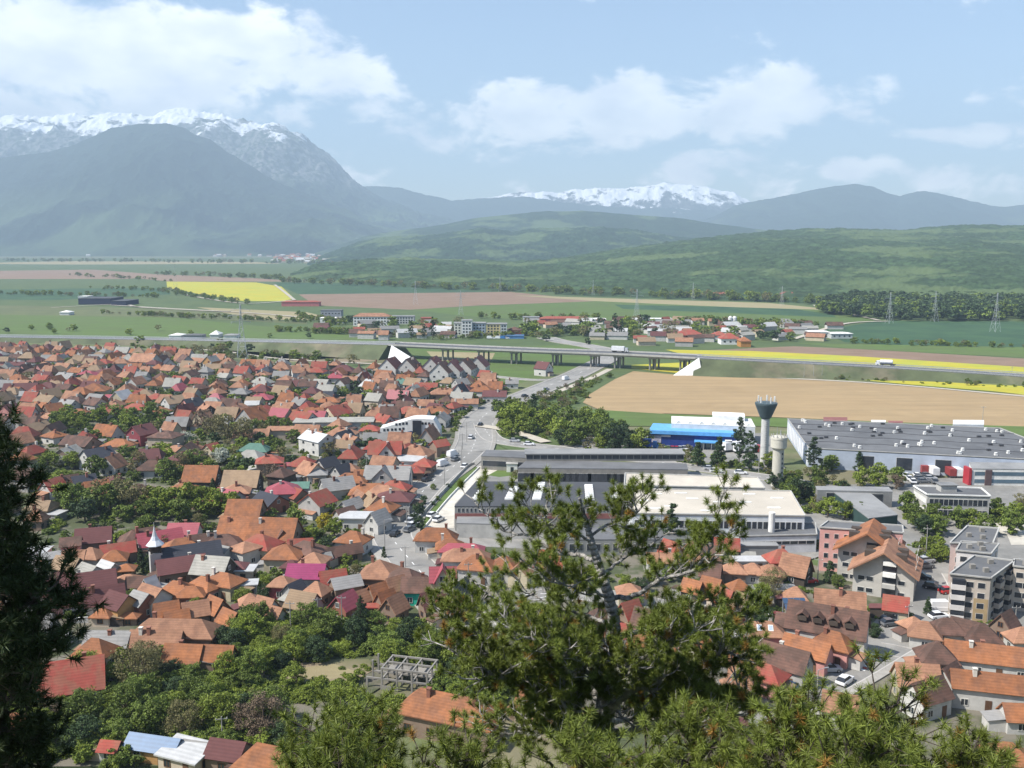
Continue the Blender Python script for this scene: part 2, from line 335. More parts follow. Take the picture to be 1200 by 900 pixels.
# ------------------------------------------------------------------ roads
def smooth_line(pts, n=8):
    out = []
    q = [pts[0]] + list(pts) + [pts[-1]]
    for i in range(1, len(q) - 2):
        for k in range(n):
            t = k / n; p0, p1, p2, p3 = q[i - 1], q[i], q[i + 1], q[i + 2]
            out.append(.5 * ((2 * p1) + (p2 - p0) * t + (2 * p0 - 5 * p1 + 4 * p2 - p3) * t * t + (3 * p1 - p0 - 3 * p2 + p3) * t ** 3))
    out.append(q[-2]); return out
def ribbon(b, line, offs0, offs1, z0, z1, mt, dash=None):
    n = len(line); L_, R_ = [], []
    for i, p in enumerate(line):
        t = line[min(i + 1, n - 1)] - line[max(i - 1, 0)]; t.z = 0; t.normalize(); nr = Vector((t.y, -t.x, 0))
        L_.append(p + nr * offs0); R_.append(p + nr * offs1)
    if z0 is None:
        for i in range(n - 1):
            if dash and (i % dash[0]) >= dash[1]: continue
            b.add([(L_[i].x, L_[i].y, L_[i].z + z1), (L_[i + 1].x, L_[i + 1].y, L_[i + 1].z + z1), (R_[i + 1].x, R_[i + 1].y, R_[i + 1].z + z1), (R_[i].x, R_[i].y, R_[i].z + z1)], [(3, 2, 1, 0)], mt)
    else:
        vs = []
        for i in range(n):
            for q, z in ((L_[i], z0), (R_[i], z0), (R_[i], z1), (L_[i], z1)): vs.append((q.x, q.y, q.z + z))
        fs = [(i * 4 + k, i * 4 + (k + 1) % 4, i * 4 + 4 + (k + 1) % 4, i * 4 + 4 + k) for i in range(n - 1) for k in range(4)] + [(0, 1, 2, 3), (4 * n - 1, 4 * n - 2, 4 * n - 3, 4 * n - 4)]
        b.add(vs, fs, mt)
ASPH = mat('asphalt', (.22, .213, .198), var=.12, scale=.3, world=True, rnd=.06, col2=(.27, .26, .24), c2scale=.06)
ASPHD = mat('asphalt_dark', (.09, .092, .10), var=.1, world=True); KERB = mat('kerb_stone', (.42, .40, .37)); PAINT = mat('road_paint', (.75, .75, .72), rnd=0); WALKM = mat('pavement_slabs', (.30, .285, .255), world=True, var=.15)
ROADS = []
def road(px, width, kerb=True, dashes=True, z=.40, m_=ASPH, walk=0.):
    line = smooth_line([P(*p) for p in px], 10); ROADS.append((line, width)); b = MB(); ribbon(b, line, -width / 2, width / 2, None, z, m_)
    r = structure(b.obj('road'))
    if dashes:
        b = MB(); ribbon(b, line, -.09, .09, None, z + .012, PAINT, dash=(3, 1)); o = b.obj('road_marking', r)
    if kerb:
        for s in (-1, 1):
            b = MB(); ribbon(b, line, s * width / 2, s * (width / 2 + .25), -.02, z + .13, KERB); b.obj('kerb', r)
    if walk:
        for s in (-1, 1):
            b = MB(); ribbon(b, line, s * (width / 2 + .25), s * (width / 2 + .25 + walk), -.02, z + .11, WALKM); b.obj('sidewalk', r)
    return r
# raised by .4 so that the ground sheets stay below
road([(560, 745), (530, 712), (505, 685), (478, 655), (460, 630), (468, 608), (488, 585), (510, 563), (535, 545), (552, 530)], 9.5, walk=2.2)
road([(552, 530), (557, 517), (558, 503), (565, 490), (583, 478), (612, 466), (645, 452), (674, 440), (700, 427), (716, 418), (712, 411), (690, 406), (655, 400), (640, 396)], 13, walk=1.4)
road([(566, 497), (569, 505), (580, 516), (610, 522), (655, 527), (700, 535), (760, 541), (810, 549), (870, 557), (905, 562)], 7.5, z=.41)
road([(600, 700), (660, 697), (720, 702), (800, 715), (860, 700), (900, 672)], 7, z=.38)
road([(560, 745), (600, 712), (660, 697)], 7, z=.37)
road([(880, 850), (940, 812), (985, 788), (1030, 762), (1062, 742), (1080, 712), (1085, 690), (1078, 672)], 9.0, walk=1.6, dashes=False)
road([(1030, 762), (1075, 772), (1130, 800)], 5, z=.38, dashes=False)
road([(470, 432), (560, 440), (640, 446), (680, 436)], 5, z=.38, dashes=False)
road([(800, 439), (900, 443), (1000, 448), (1080, 454), (1210, 466)], 4, z=.38, dashes=False, kerb=False, m_=mat('gravel_track', (.42, .38, .31), world=True))
road([(195, 408), (260, 412), (330, 421), (420, 426), (470, 428)], 4, z=.38, dashes=False, kerb=False, m_=mat('gravel_track', (.42, .38, .31), world=True))
road([(715, 433), (690, 445), (640, 465)], 4, z=.38, dashes=False, kerb=False, m_=mat('gravel_track', (.42, .38, .31), world=True))
for pts in ([(215, 345), (240, 350), (290, 356), (345, 352)], [(560, 500), (600, 507), (640, 520)], [(930, 398), (990, 380), (1040, 377)], [(1030, 376), (985, 366), (962, 362), (955, 358)], [(345, 352), (330, 340), (322, 334)], [(130, 358), (200, 362), (290, 367), (350, 372)], [(60, 361), (140, 357), (170, 361), (270, 366)]):
    road(pts, 5, z=.72, dashes=False, kerb=False, m_=mat('gravel_track', (.42, .38, .31), world=True))
# zebra crossing
b = MB(); c = P(1013, 777)
for i in range(9):
    M_ = Matrix.Translation((c.x, c.y, .42)) @ Matrix.Rotation(R(48), 4, 'Z') @ Matrix.Translation((i * .95 - 3.8, 0, 0))
    b.box(-.26, .26, -1.6, 1.6, 0, .012, mat('crossing_paint_red', (.5, .10, .07), rnd=0) if i % 2 else PAINT, M_)
structure(b.obj('pedestrian_crossing'))

# ------------------------------------------------------------------ motorway: embankment and viaduct
HW = [(-80, 394, 3.5), (0, 395.5, 3.5), (150, 398, 4), (300, 401, 6), (455, 404.5, 9), (600, 411, 9), (722, 415.5, 9), (815, 420, 9), (880, 423.5, 8.3), (1035, 431.5, 6), (1200, 442, 3.6), (1330, 452, 3)]
near = [P(*p) for p in HW]
GRS = mat('embankment_grass', (.085, .10, .05), var=.3, scale=.08, world=True, rnd=0, col2=(.15, .135, .085), c2scale=.03, c2lo=.5, c2hi=.62); BAR = mat('guard_rail_metal', (.42, .43, .44), rough=.4)
def emb(i0, i1):
    ln = smooth_line(near[i0:i1 + 1], 8); b = MB(); vs = []
    for i, p in enumerate(ln):
        t = ln[min(i + 1, len(ln) - 1)] - ln[max(i - 1, 0)]; t.z = 0; t.normalize(); nr = Vector((-t.y, t.x, 0))
        for o, z in ((-1.25 * p.z - 1, 0), (-.6, p.z), (16.6, p.z), (17 + 1.25 * p.z, 0)): q = p + nr * o; vs.append((q.x, q.y, z))
    b.add(vs, [(i * 4 + k, i * 4 + k + 1, i * 4 + 5 + k, i * 4 + 4 + k)[::-1] for i in range(len(ln) - 1) for k in range(3)] + [(0, 1, 2, 3), tuple(len(vs) - 4 + k for k in (3, 2, 1, 0))], GRS); structure(b.obj('embankment'))
    b = MB(); ribbon(b, ln, -16, 0, None, .04, ASPHD); rd = structure(b.obj('motorway'))
    b = MB(); ribbon(b, ln, -8.2, -7.9, None, .06, PAINT); ribbon(b, ln, -.9, -.7, None, .06, PAINT); ribbon(b, ln, -15.3, -15.1, None, .06, PAINT); b.obj('road_marking', rd)
    b = MB(); ribbon(b, ln, .0, .15, .45, .85, BAR); ribbon(b, ln, -8.1, -7.95, .45, .85, BAR); ribbon(b, ln, -16.2, -16, .45, .85, BAR)
    for p in ln[::2]: b.box(p.x, p.x + .15, p.y, p.y + .15, p.z - .1, p.z + .45, BAR)
    g = b.obj('guard_rail', None); tag(g, 'guard rail', label='steel guard rails along the motorway %s' % ('west of the viaduct, above the red roofs' if i0 == 0 else 'right of the viaduct, beside the yellow fields'))
emb(0, 4); emb(7, 11)
ln = smooth_line(near[4:8], 8)
vroot = thing('viaduct', 'bridge', ln[len(ln) // 2] * 1, label='long grey concrete motorway viaduct on paired columns crossing the fields'); vroot.location = (0, 0, 0)
b = MB(); ribbon(b, ln, 0, -16, -.3, 0, CONC); ribbon(b, ln, -2, -14, -1.5, -.31, CONC); b.obj('deck', vroot)
b = MB(); ribbon(b, ln, .25, 0, -.3, .8, CONC); b.obj('parapet', vroot)
b = MB(); ribbon(b, ln, -16, -16.25, -.3, .8, CONC); b.obj('parapet', vroot)
b = MB(); ribbon(b, ln, -.3, -15.7, None, .03, ASPHD); b.obj('carriageway', vroot)
for px in (511, 556, 602, 646, 692, 722, 767, 800):
    i = min(range(len(ln)), key=lambda k: abs(toPix(ln[k])[0] - px)); p = ln[i]; t = (ln[min(i + 1, len(ln) - 1)] - ln[i - 1]); t.z = 0; t.normalize(); nr = Vector((-t.y, t.x, 0))
    b = MB()
    for o in (4, 12): q = p + nr * o; b.tube((q.x - 1.6, q.y, -.2), (q.x - 1.6, q.y, p.z - 2.2), .6, .6, CONCD, 10); b.tube((q.x + 1.6, q.y, -.2), (q.x + 1.6, q.y, p.z - 2.2), .6, .6, CONCD, 10)
    q0 = p + nr * 2.5; q1 = p + nr * 13.5; M_ = Matrix.Translation((q0 + q1) / 2) @ Matrix.Rotation(math.atan2(nr.y, nr.x), 4, 'Z')
    b.box(-5.5, 5.5, -2.4, 2.4, -2.2, -1.52, CONCD, M_); b.obj('pier', vroot)
for (ax, ay, b1, b2, yb, nm) in ((459, 404.5, 453, 494, 426.5, 'left'), (819, 419.5, 789, 823, 440.5, 'right')):
    A = P(ax, ay, 9.6) + Vector((0, -1.2, 0)); B1 = P(b1, yb); B2 = P(b2, yb); far = Vector((0, 1.5, 0)); b = MB()
    b.add([A, B1, B2, A + far, B1 + far, B2 + far], [(0, 1, 2), (3, 5, 4), (0, 3, 4, 1), (1, 4, 5, 2), (0, 2, 5, 3)], CONCW)
    b.obj('abutment', vroot)
    # recalculated outward by renderer; both faces are drawn
# ------------------------------------------------------------------ ridges and mountains
def ridge(name, crest, base, d_crest, material, crag=0., n=420, m=70, amp=.10, nscale=900., seed=0, back=.45, d_base=None, ridged=True, canopy=0., oct=6, gain=.5, prof=1.15, warp=0.):
    cx = np.array([c[0] for c in crest], float); cy = np.array([c[1] for c in crest], float); bx = np.array([c[0] for c in base], float); by = np.array([c[1] for c in base], float)
    X = np.linspace(cx[0], cx[-1], n); CYv = np.interp(X, cx, cy); BY = np.interp(X, bx, by)
    dc = np.interp(X, cx, d_crest) if np.ndim(d_crest) else np.full(n, float(d_crest))
    VX = np.zeros((m + 12, n)); VY = VX.copy(); VZ = VX.copy()
    for i in range(n):
        Cp = PD(X[i], CYv[i], dc[i]); Bp = P(X[i], BY[i]) if d_base is None else PD(X[i], 300, d_base)
        t = np.concatenate([np.linspace(0, 1, m), 1 + np.linspace(.04, 1, 12) * back])
        by_ = Bp.y + (Cp.y - Bp.y) * t; k = by_ / Cp.y
        VX[:, i] = Cp.x * k; VY[:, i] = by_
        h = np.where(t <= 1, np.power(np.clip(t, 0, 1), prof), np.clip(1 - (t - 1) / back, 0, 1) ** 1.0)
        VZ[:, i] = Cp.z * h - .5
    H = VZ.max(axis=0)[None, :]; T = np.linspace(0, 1, m)[:, None]
    env = np.vstack([np.clip(4 * T * (1.08 - T), 0, 1) * np.ones((1, n)), np.ones((12, n)) * .3])
    f = fbm(VX / nscale, VY / nscale * .6, seed, oct, ridged, gain) - .5
    VZ += f * amp * 2 * H * env
    if crag: VZ += (fbm(VX / 330, VY / 420, seed + 9, 5, True, .62) - .62) * crag * np.vstack([np.clip(T * 5, 0, 1) * np.ones((1, n)), np.ones((12, n))])
    if canopy: VZ += (fbm(VX / 30, VY / 38, seed + 5, 4, False, .75) - .35) * canopy * np.vstack([np.clip(T * 12, 0, 1) * np.ones((1, n)), np.ones((12, n))])
    V_ = np.stack([VX, VY, VZ], -1).reshape(-1, 3); rows = m + 12
    I, J = np.meshgrid(np.arange(n - 1), np.arange(rows - 1)); a = (J * n + I).ravel()
    F_ = np.stack([a, a + 1, a + n + 1, a + n], -1)
    return structure(link(name, npmesh(name, V_, F_, [material], smooth=not canopy)))
def mountain_mat(name, forest, meadow, rock, snow_z, snow_amt, mscale, mlo, mhi, zm=250., rz=900.):
    m = bpy.data.materials.new(name); m.use_nodes = True; t = m.node_tree; b = t.nodes['Principled BSDF']; b.inputs['Roughness'].default_value = .95; b.inputs['Specular IOR Level'].default_value = .1
    n = t.nodes.new; l = t.links.new; g = n('ShaderNodeNewGeometry'); sp = n('ShaderNodeSeparateXYZ'); l(g.outputs['Position'], sp.inputs[0])
    def noise(s, d=7, r=.6):
        q = n('ShaderNodeTexNoise'); q.inputs['Scale'].default_value = s; q.inputs['Detail'].default_value = d; q.inputs['Roughness'].default_value = r; l(g.outputs['Position'], q.inputs['Vector']); return q.outputs[0]
    def ramp(v, a, c, o0=0., o1=1.):
        q = n('ShaderNodeMapRange'); q.inputs[1].default_value = a; q.inputs[2].default_value = c; q.inputs[3].default_value = o0; q.inputs[4].default_value = o1; l(v, q.inputs[0]); return q.outputs[0]
    def op(o, a, c):
        q = n('ShaderNodeMath'); q.operation = o
        for i, v in enumerate((a, c)):
            if isinstance(v, (int, float)): q.inputs[i].default_value = v
            else: l(v, q.inputs[i])
        return q.outputs[0]
    def mix(f, a, c):
        q = n('ShaderNodeMixRGB'); l(f, q.inputs[0])
        for i, v in ((1, a), (2, c)):
            if isinstance(v, tuple): q.inputs[i].default_value = (*v, 1)
            else: l(v, q.inputs[i])
        return q.outputs[0]
    big = noise(mscale); fine = noise(mscale * 14, 5); canopy = noise(.05, 4, .7)
    col = mix(ramp(canopy, .38, .62), tuple(c * .5 for c in forest), tuple(c * 1.45 for c in forest)); col = mix(ramp(noise(mscale * 5, 4), .45, .6, 0, .7), col, tuple(c * .7 for c in forest))
    mead = op('MULTIPLY', ramp(big, mlo, mhi), ramp(sp.outputs[2], zm * 1.3, zm * .7)); col = mix(mead, col, meadow)
    rk = op('MULTIPLY', ramp(fine, .45, .55), ramp(sp.outputs[2], rz * .9, rz * 1.15)); col = mix(rk, col, rock)
    if snow_amt:
        sn = op('ADD', op('MULTIPLY', noise(.0035, 8, .68), 1700.), sp.outputs[2]); sn = ramp(sn, snow_z + 850 - 50, snow_z + 850 + 50, 0, snow_amt); col = mix(sn, col, (.85, .87, .9))
    l(col, b.inputs['Base Color'])
    return m
M_big = mountain_mat('mountain_rock_and_snow', (.03, .05, .03), (.09, .13, .05), (.17, .17, .17), 1390, .9, .0012, .5, .6, 400, 700)
M_for = mountain_mat('mountain_forest', (.018, .032, .022), (.06, .088, .042), (.13, .12, .11), 9999, 0, .0011, .44, .56, 430, 2000)
M_snow = mountain_mat('mountain_snowfield', (.05, .06, .06), (.08, .1, .06), (.12, .12, .12), 690, 1, .001, .9, .99, 10, 500)
M_far = mountain_mat('mountain_far_forest', (.03, .05, .035), (.06, .085, .045), (.1, .1, .1), 9999, 0, .0012, .55, .6, 500, 3000)
M_hill = mountain_mat('hill_forest', (.042, .072, .030), (.085, .12, .05), (.13, .12, .11), 9999, 0, .0026, .54, .58, 320, 3000)
M_hill2 = mountain_mat('hill_forest_dark', (.026, .05, .024), (.075, .11, .045), (.13, .12, .11), 9999, 0, .0028, .52, .57, 500, 3000)
ridge('mountain_ridge_snowy', [(-300, 150), (-150, 142), (0, 141), (25, 137), (50, 139), (80, 133), (95, 136), (110, 137), (150, 134), (180, 138), (200, 136), (240, 134), (262, 137), (275, 143), (300, 146), (318, 149), (335, 152), (350, 163), (362, 170), (380, 184), (395, 197), (410, 209), (425, 221), (445, 231), (470, 241), (500, 252), (540, 262), (580, 275)], [(-300, 298), (580, 298)], 11500, M_big, 150., n=640, m=130, amp=.20, nscale=1500, seed=3, d_base=8600, gain=.58, prof=.9)
ridge('mountain_forested', [(-300, 215), (-100, 200), (0, 188), (40, 183), (70, 178), (100, 167), (130, 153), (150, 148), (170, 147), (200, 149), (225, 158), (250, 170), (280, 186), (310, 205), (350, 222), (400, 244), (440, 262), (480, 275), (520, 286)], [(-300, 299), (520, 299)], 9000, M_for, 60., n=520, m=120, amp=.20, nscale=1100, seed=9, d_base=6300, prof=1.25)
ridge('mountain_far', [(380, 222), (430, 219), (470, 221), (500, 230), (530, 236), (570, 233), (620, 232), (660, 238), (720, 243), (800, 246), (900, 250)], [(380, 298), (900, 298)], 12800, M_far, 40., n=300, m=60, amp=.1, nscale=1400, seed=21, d_base=10500)
ridge('mountain_snowfield', [(520, 243), (560, 234), (600, 228), (640, 225), (680, 223), (720, 222), (750, 220), (790, 218), (815, 219), (840, 223), (862, 229), (880, 238), (910, 246)], [(520, 298), (910, 298)], 13700, M_snow, 90., n=400, m=90, amp=.22, nscale=1300, seed=33, d_base=11600, gain=.6, back=.4)
ridge('mountain_right', [(800, 266), (830, 256), (860, 243), (890, 235), (920, 230), (950, 222), (975, 217), (1000, 215), (1020, 219), (1040, 227), (1055, 231), (1070, 227), (1085, 225), (1100, 227), (1120, 232), (1150, 239), (1180, 242), (1220, 241), (1350, 236), (1500, 240)], [(800, 298), (1500, 298)], 11000, M_far, 40., n=420, m=80, amp=.12, nscale=1100, seed=41, d_base=8500)
ridge('hill_distant', [(360, 300), (400, 286), (430, 276), (470, 270), (520, 264), (560, 256), (600, 252), (640, 249), (680, 248), (740, 253), (790, 255), (840, 262), (900, 270), (1000, 282)], [(360, 303), (1000, 303)], 6500, M_hill2, n=420, m=70, amp=.16, nscale=700, seed=51, d_base=5000)
ridge('hill_wooded', [(360, 306), (385, 297), (420, 284), (450, 278), (480, 277), (520, 274), (560, 268), (600, 271), (650, 267), (700, 266), (740, 269), (780, 276), (840, 285), (900, 292)], [(360, 306), (900, 306)], 4800, M_hill2, n=420, m=80, amp=.2, nscale=500, seed=61, d_base=3500, canopy=20)
ridge('hill_forested', [(340, 322), (370, 310), (420, 305), (480, 303), (540, 305), (600, 307), (650, 304), (700, 297), (750, 289), (800, 283), (850, 277), (900, 272), (950, 269), (1000, 269), (1060, 270), (1100, 266), (1140, 264), (1200, 265), (1300, 262), (1450, 262)],
      [(340, 326), (400, 333), (500, 338), (600, 343), (700, 348), (800, 351), (950, 356), (1050, 362), (1200, 366), (1450, 366)], [2300, 2450, 2600, 2600, 2600, 2650, 2700, 2800, 2900, 3000, 3100, 3200, 3250, 3250, 3250, 3250, 3250, 3250, 3250, 3250], M_hill, n=1100, m=230, amp=.10, nscale=420, seed=71, canopy=14, prof=.95)
# ================================================================== houses
_wc = {}
def win_mesh(w_, h_, brown=False):
    k = (round(w_, 1), round(h_, 1), brown)
    if k not in _wc:
        b = MB(); w2 = k[0] / 2; fm = FRAMEB if brown else FRAME   # frame ring, glass is a child
        b.box(-w2, w2, -.07, 0, 0, .09, fm); b.box(-w2, w2, -.07, 0, k[1] - .09, k[1], fm); b.box(-w2, -w2 + .09, -.07, 0, .09, k[1] - .09, fm); b.box(w2 - .09, w2, -.07, 0, .09, k[1] - .09, fm); b.box(-.04, .04, -.06, 0, .09, k[1] - .09, fm)
        p = MB(); p.box(-w2 + .09, w2 - .09, -.035, -.004, .09, k[1] - .09, GLASS)
        q = MB(); q.box(-w2, w2, -.07, 0, 0, k[1], fm); q.box(-w2 + .12, w2 - .12, -.09, -.071, .12, k[1] - .12, GLASS)
        _wc[k] = (b.mesh('window'), p.mesh('pane'), q.mesh('window'))
    return _wc[k]
def put_window(parent, x, y, z, ang, w_, h_, near, brown=False):
    f, p, q = win_mesh(w_, h_, brown); o = link('window', f if near else q, parent, (x, y, z)); o.rotation_euler = (0, 0, ang)
    if near: link('pane', p, o)
_dm = {}
def roof_gable(b, L_, W, z, rh, mt, ov=.35, th=.16, cx=0, cy=0, M=None, wallmat=None):
    # two slabs, ridge along x
    a = math.atan2(rh, W / 2); n = Vector((0, -math.sin(a), math.cos(a)))
    for s in (-1, 1):
        e = Vector((0, s * (W / 2 + ov), z - ov * rh / (W / 2))); r = Vector((0, 0, z + rh)); up = Vector((0, s * math.sin(a), math.cos(a))) * th
        vs = []
        for x in (-L_ / 2 - ov, L_ / 2 + ov):
            for q in (e, r, r + Vector((0, 0, th / math.cos(a))), e + up): vs.append(Vector((x + cx, q.y + cy, q.z)))
        if M: vs = [M @ v for v in vs]
        b.add(vs, [(0, 1, 2, 3), (4, 7, 6, 5), (0, 4, 5, 1), (1, 5, 6, 2), (2, 6, 7, 3), (3, 7, 4, 0)], mt)
def roof_hip(b, L_, W, z, rh, mt, ov=.5, r=None):
    L2, W2 = L_ / 2 + ov, W / 2 + ov; r = max(0.05, (L_ - W) / 2 + .1) if r is None else r
    vs = [(-L2, -W2, z - .12), (L2, -W2, z - .12), (L2, W2, z - .12), (-L2, W2, z - .12), (-L2, -W2, z + .06), (L2, -W2, z + .06), (L2, W2, z + .06), (-L2, W2, z + .06), (-r, 0, z + rh), (r, 0, z + rh)]
    b.add(vs, [(0, 3, 2, 1), (0, 1, 5, 4), (1, 2, 6, 5), (2, 3, 7, 6), (3, 0, 4, 7), (4, 5, 9, 8), (5, 6, 9), (6, 7, 8, 9), (7, 4, 8)], mt)
FORM = dict(g='gabled', h='hip roofed', p='pyramid roofed', j='half-hip roofed', s='flat roofed')
WWORD = dict(w='white', c='cream', g='grey', b='beige', p='pink', o='ochre', r='brick', t='turquoise', d='dark timber', m='maroon', n='brown')
HOUSES = []   # (x, y, radius)
def house_geo(spec, mbw, mbr):
    t, L_, W, wh, rh, rc, wc = spec; wm, rm = WALL[wc], ROOF[rc]
    if t == 'g':
        mbw.add([(-L_ / 2, -W / 2, -.2), (L_ / 2, -W / 2, -.2), (L_ / 2, W / 2, -.2), (-L_ / 2, W / 2, -.2), (-L_ / 2, -W / 2, wh), (L_ / 2, -W / 2, wh), (L_ / 2, W / 2, wh), (-L_ / 2, W / 2, wh), (-L_ / 2, 0, wh + rh), (L_ / 2, 0, wh + rh)],
                [(0, 3, 2, 1), (0, 1, 5, 4), (2, 3, 7, 6), (1, 2, 6, 9, 5), (3, 0, 4, 8, 7), (4, 5, 9, 8), (6, 7, 8, 9)], wm)
        roof_gable(mbr, L_, W, wh + .02, rh, rm)
    elif t == 's':
        mbw.box(-L_ / 2, L_ / 2, -W / 2, W / 2, -.2, wh, wm); 
        vs = [(-L_ / 2 - .4, -W / 2 - .4, wh + .03), (L_ / 2 + .4, -W / 2 - .4, wh + .03), (L_ / 2 + .4, W / 2 + .4, wh + .03 + rh), (-L_ / 2 - .4, W / 2 + .4, wh + .03 + rh)]
        vs += [(x, y, z + .22) for x, y, z in vs]; mbr.add(vs, [(0, 3, 2, 1), (4, 5, 6, 7), (0, 1, 5, 4), (1, 2, 6, 5), (2, 3, 7, 6), (3, 0, 4, 7)], rm)
    else:
        mbw.box(-L_ / 2, L_ / 2, -W / 2, W / 2, -.2, wh, wm)
        if t == 'j':
            roof_hip(mbr, L_, W, wh, rh, rm, r=L_ / 2 - W * .14)
            for s in (-1, 1):
                pass
        else: roof_hip(mbr, L_, W, wh, rh, rm, r=.05 if t == 'p' else None)
ROTMIN = [0]
def house(x, y, t, L_, W, wh, rh, rot, rc, wc, name='house', cat='house', desc=None, label=None, chim=None, dorm=0, skyl=0, pos=None, wins=True, group=None, cross=None, z0=0., desc_walls=False):
    """x, y: pixel of the middle of the roof in the photograph; the rest in metres"""
    rt = R(rot)
    if cat == 'house': L_ *= .92; W *= .90; rh *= .88
    if pos is None:
        p = P(x, y, wh + rh * .5); p.z = 0; v = Vector((p.x, p.y, 0)).normalized(); p = p + v * (W * .12)
    else: p = Vector(pos)
    p.z = z0
    HOUSES.append((p.x, p.y, L_ / 2, W / 2, rt))
    s = SC(*toPix(p)[:2]) if True else .3
    if desc is None and label is None:
        desc = '%s %s %s' % (CW[rc], FORM[t], 'house' if cat == 'house' else cat)
        if desc_walls: desc = '%s %s house with %s walls' % (CW[rc], FORM[t], WWORD[wc])
    px, py, dep = toPix(p + Vector((0, 0, wh + rh / 2)))
    root = thing(name, cat, p, rt, desc, label, group or 'houses of the town', (px, py))
    a, b = MB(), MB(); house_geo((t, L_, W, wh, rh, rc, wc), a, b)
    a.obj('wall', root); roof = b.obj('roof', root)
    near = s < .26
    # chimneys
    k = chim if chim is not None else (1 if rh > 1.5 and L_ > 6 else 0) + (1 if random.random() < .3 and L_ > 9 else 0)
    for i in range(k):
        cxx = random.uniform(-.32, .32) * L_; cyy = random.choice((-1, 1)) * W * .12; zz = wh + rh * (1 - abs(cyy) / (W / 2))
        c = MB(); m_ = CHIM if random.random() < .6 else CHIMW; h_ = random.uniform(.9, 1.5)
        c.box(cxx - .3, cxx + .3, cyy - .3, cyy + .3, zz - .3, zz + h_ , m_); c.box(cxx - .38, cxx + .38, cyy - .38, cyy + .38, zz + h_ + .01, zz + h_ + .12, m_); c.obj('chimney', roof)
    if cat == 'house' and t in 'gh' and random.random() < .62 and not cross:   # a low shed built on to one end
        sgn = random.choice((-1, 1)); l2 = random.uniform(1.4, 2.8); w2 = W * random.uniform(.5, .8); h2 = min(wh - .3, random.uniform(1.9, 2.4)); cy_ = random.uniform(-.1, .1) * W
        x0, x1 = sorted((sgn * (L_ / 2 + .003), sgn * (L_ / 2 + l2))); c = MB(); c.box(x0, x1, cy_ - w2 / 2, cy_ + w2 / 2, -.2, h2, WALL[random.choice('gbnwd')]); sh = c.obj('shed_annexe', root)
        c = MB(); rm2 = ROOF[random.choice('GTBAKMTN')]; xi, xo = sgn * (L_ / 2 + .004), sgn * (L_ / 2 + l2 + .3); yy0, yy1 = cy_ - w2 / 2 - .2, cy_ + w2 / 2 + .2
        vs = [(xi, yy0, h2 + .35), (xo, yy0, h2 - .08), (xo, yy1, h2 - .08), (xi, yy1, h2 + .35)]; vs += [(a_, b_, c_ + .12) for a_, b_, c_ in vs]; fs_ = [(0, 3, 2, 1), (4, 5, 6, 7), (0, 1, 5, 4), (1, 2, 6, 5), (2, 3, 7, 6), (3, 0, 4, 7)]; c.add(vs, fs_ if sgn > 0 else [f[::-1] for f in fs_], rm2); c.obj('shed_roof', sh)
    # windows on the walls that can be seen
    tc_ = (Vector((0, 0, 0)) - p).normalized()
    if wins and s < .5:
        for (nx_, ny_, ln_, ofs) in ((0, -1, L_, W / 2), (0, 1, L_, W / 2), (-1, 0, W, L_ / 2), (1, 0, W, L_ / 2)):
            nw = Vector((nx_ * math.cos(rt) - ny_ * math.sin(rt), nx_ * math.sin(rt) + ny_ * math.cos(rt), 0))
            if nw.dot(tc_) < .12: continue
            ang = math.atan2(ny_, nx_) + math.pi / 2
            floors = max(1, int((wh + .3) / 2.8)); ncol = max(1, int(ln_ / (3.2 if near else 4.2)))
            for fl in range(floors):
                for c_ in range(ncol):
                    u = (c_ + .5) / ncol * ln_ - ln_ / 2; zz = .9 + fl * 2.8
                    if zz + 1.2 > wh - .05: zz = max(.4, wh - 1.5)
                    X_, Y_ = nx_ * ofs - ny_ * u, ny_ * ofs + nx_ * u
                    if fl == 0 and c_ == ncol // 2 and ncol > 1 and near:
                        d = MB(); d.box(-.5, .5, -.06, 0, 0, 2.1, DOOR); o = d.obj('door', root, (X_ + nx_ * .004, Y_ + ny_ * .004, .05)); o.rotation_euler = (0, 0, ang); continue
                    put_window(root, X_ + nx_ * .004, Y_ + ny_ * .004, zz, ang, 1.2 if near else 1.4, 1.2, near, wc in 'bn')
            if t == 'g' and nx_ and rh > 2.2:
                put_window(root, nx_ * (ofs + .004), 0, wh + .15, ang, 1.0, 1.1, near, wc in 'bn')
    # dormers on the near slope
    sl = -1 if (-math.sin(-rt) * tc_.x * -1 + math.cos(rt) * tc_.y) < 0 else 1
    for i in range(dorm):
        cxx = ((i + .5) / dorm - .5) * L_ * .8; yy = sl * W * .27; zz = wh + rh * (1 - abs(yy) / (W / 2))
        d = MB(); M_ = Matrix.Translation((cxx, yy, zz - .35)) @ Matrix.Rotation(math.pi / 2, 4, 'Z'); d.box(-1.2, 1.2, -.8, .8, 0, .9, WALL['d'], M_); roof_gable(d, 2.2, 1.7, .9, .6, ROOF[rc], ov=.2, M=M_); d.obj('dormer', roof)
    for i in range(skyl):
        cxx = ((i + .5) / skyl - .5) * L_ * .6; yy = sl * W * .27; zz = wh + rh * (1 - abs(yy) / (W / 2)); a_ = math.atan2(rh, W / 2)
        d = MB(); M_ = Matrix.Translation((cxx, yy, zz + .25)) @ Matrix.Rotation(-sl * a_, 4, 'X'); d.box(-.45, .45, -.6, .6, 0, .08, CONCW, M_); d.box(-.33, .33, -.48, .48, .081, .1, mat('skylight_glass', (.35, .42, .5), rough=.15), M_); d.obj('skylight', roof)
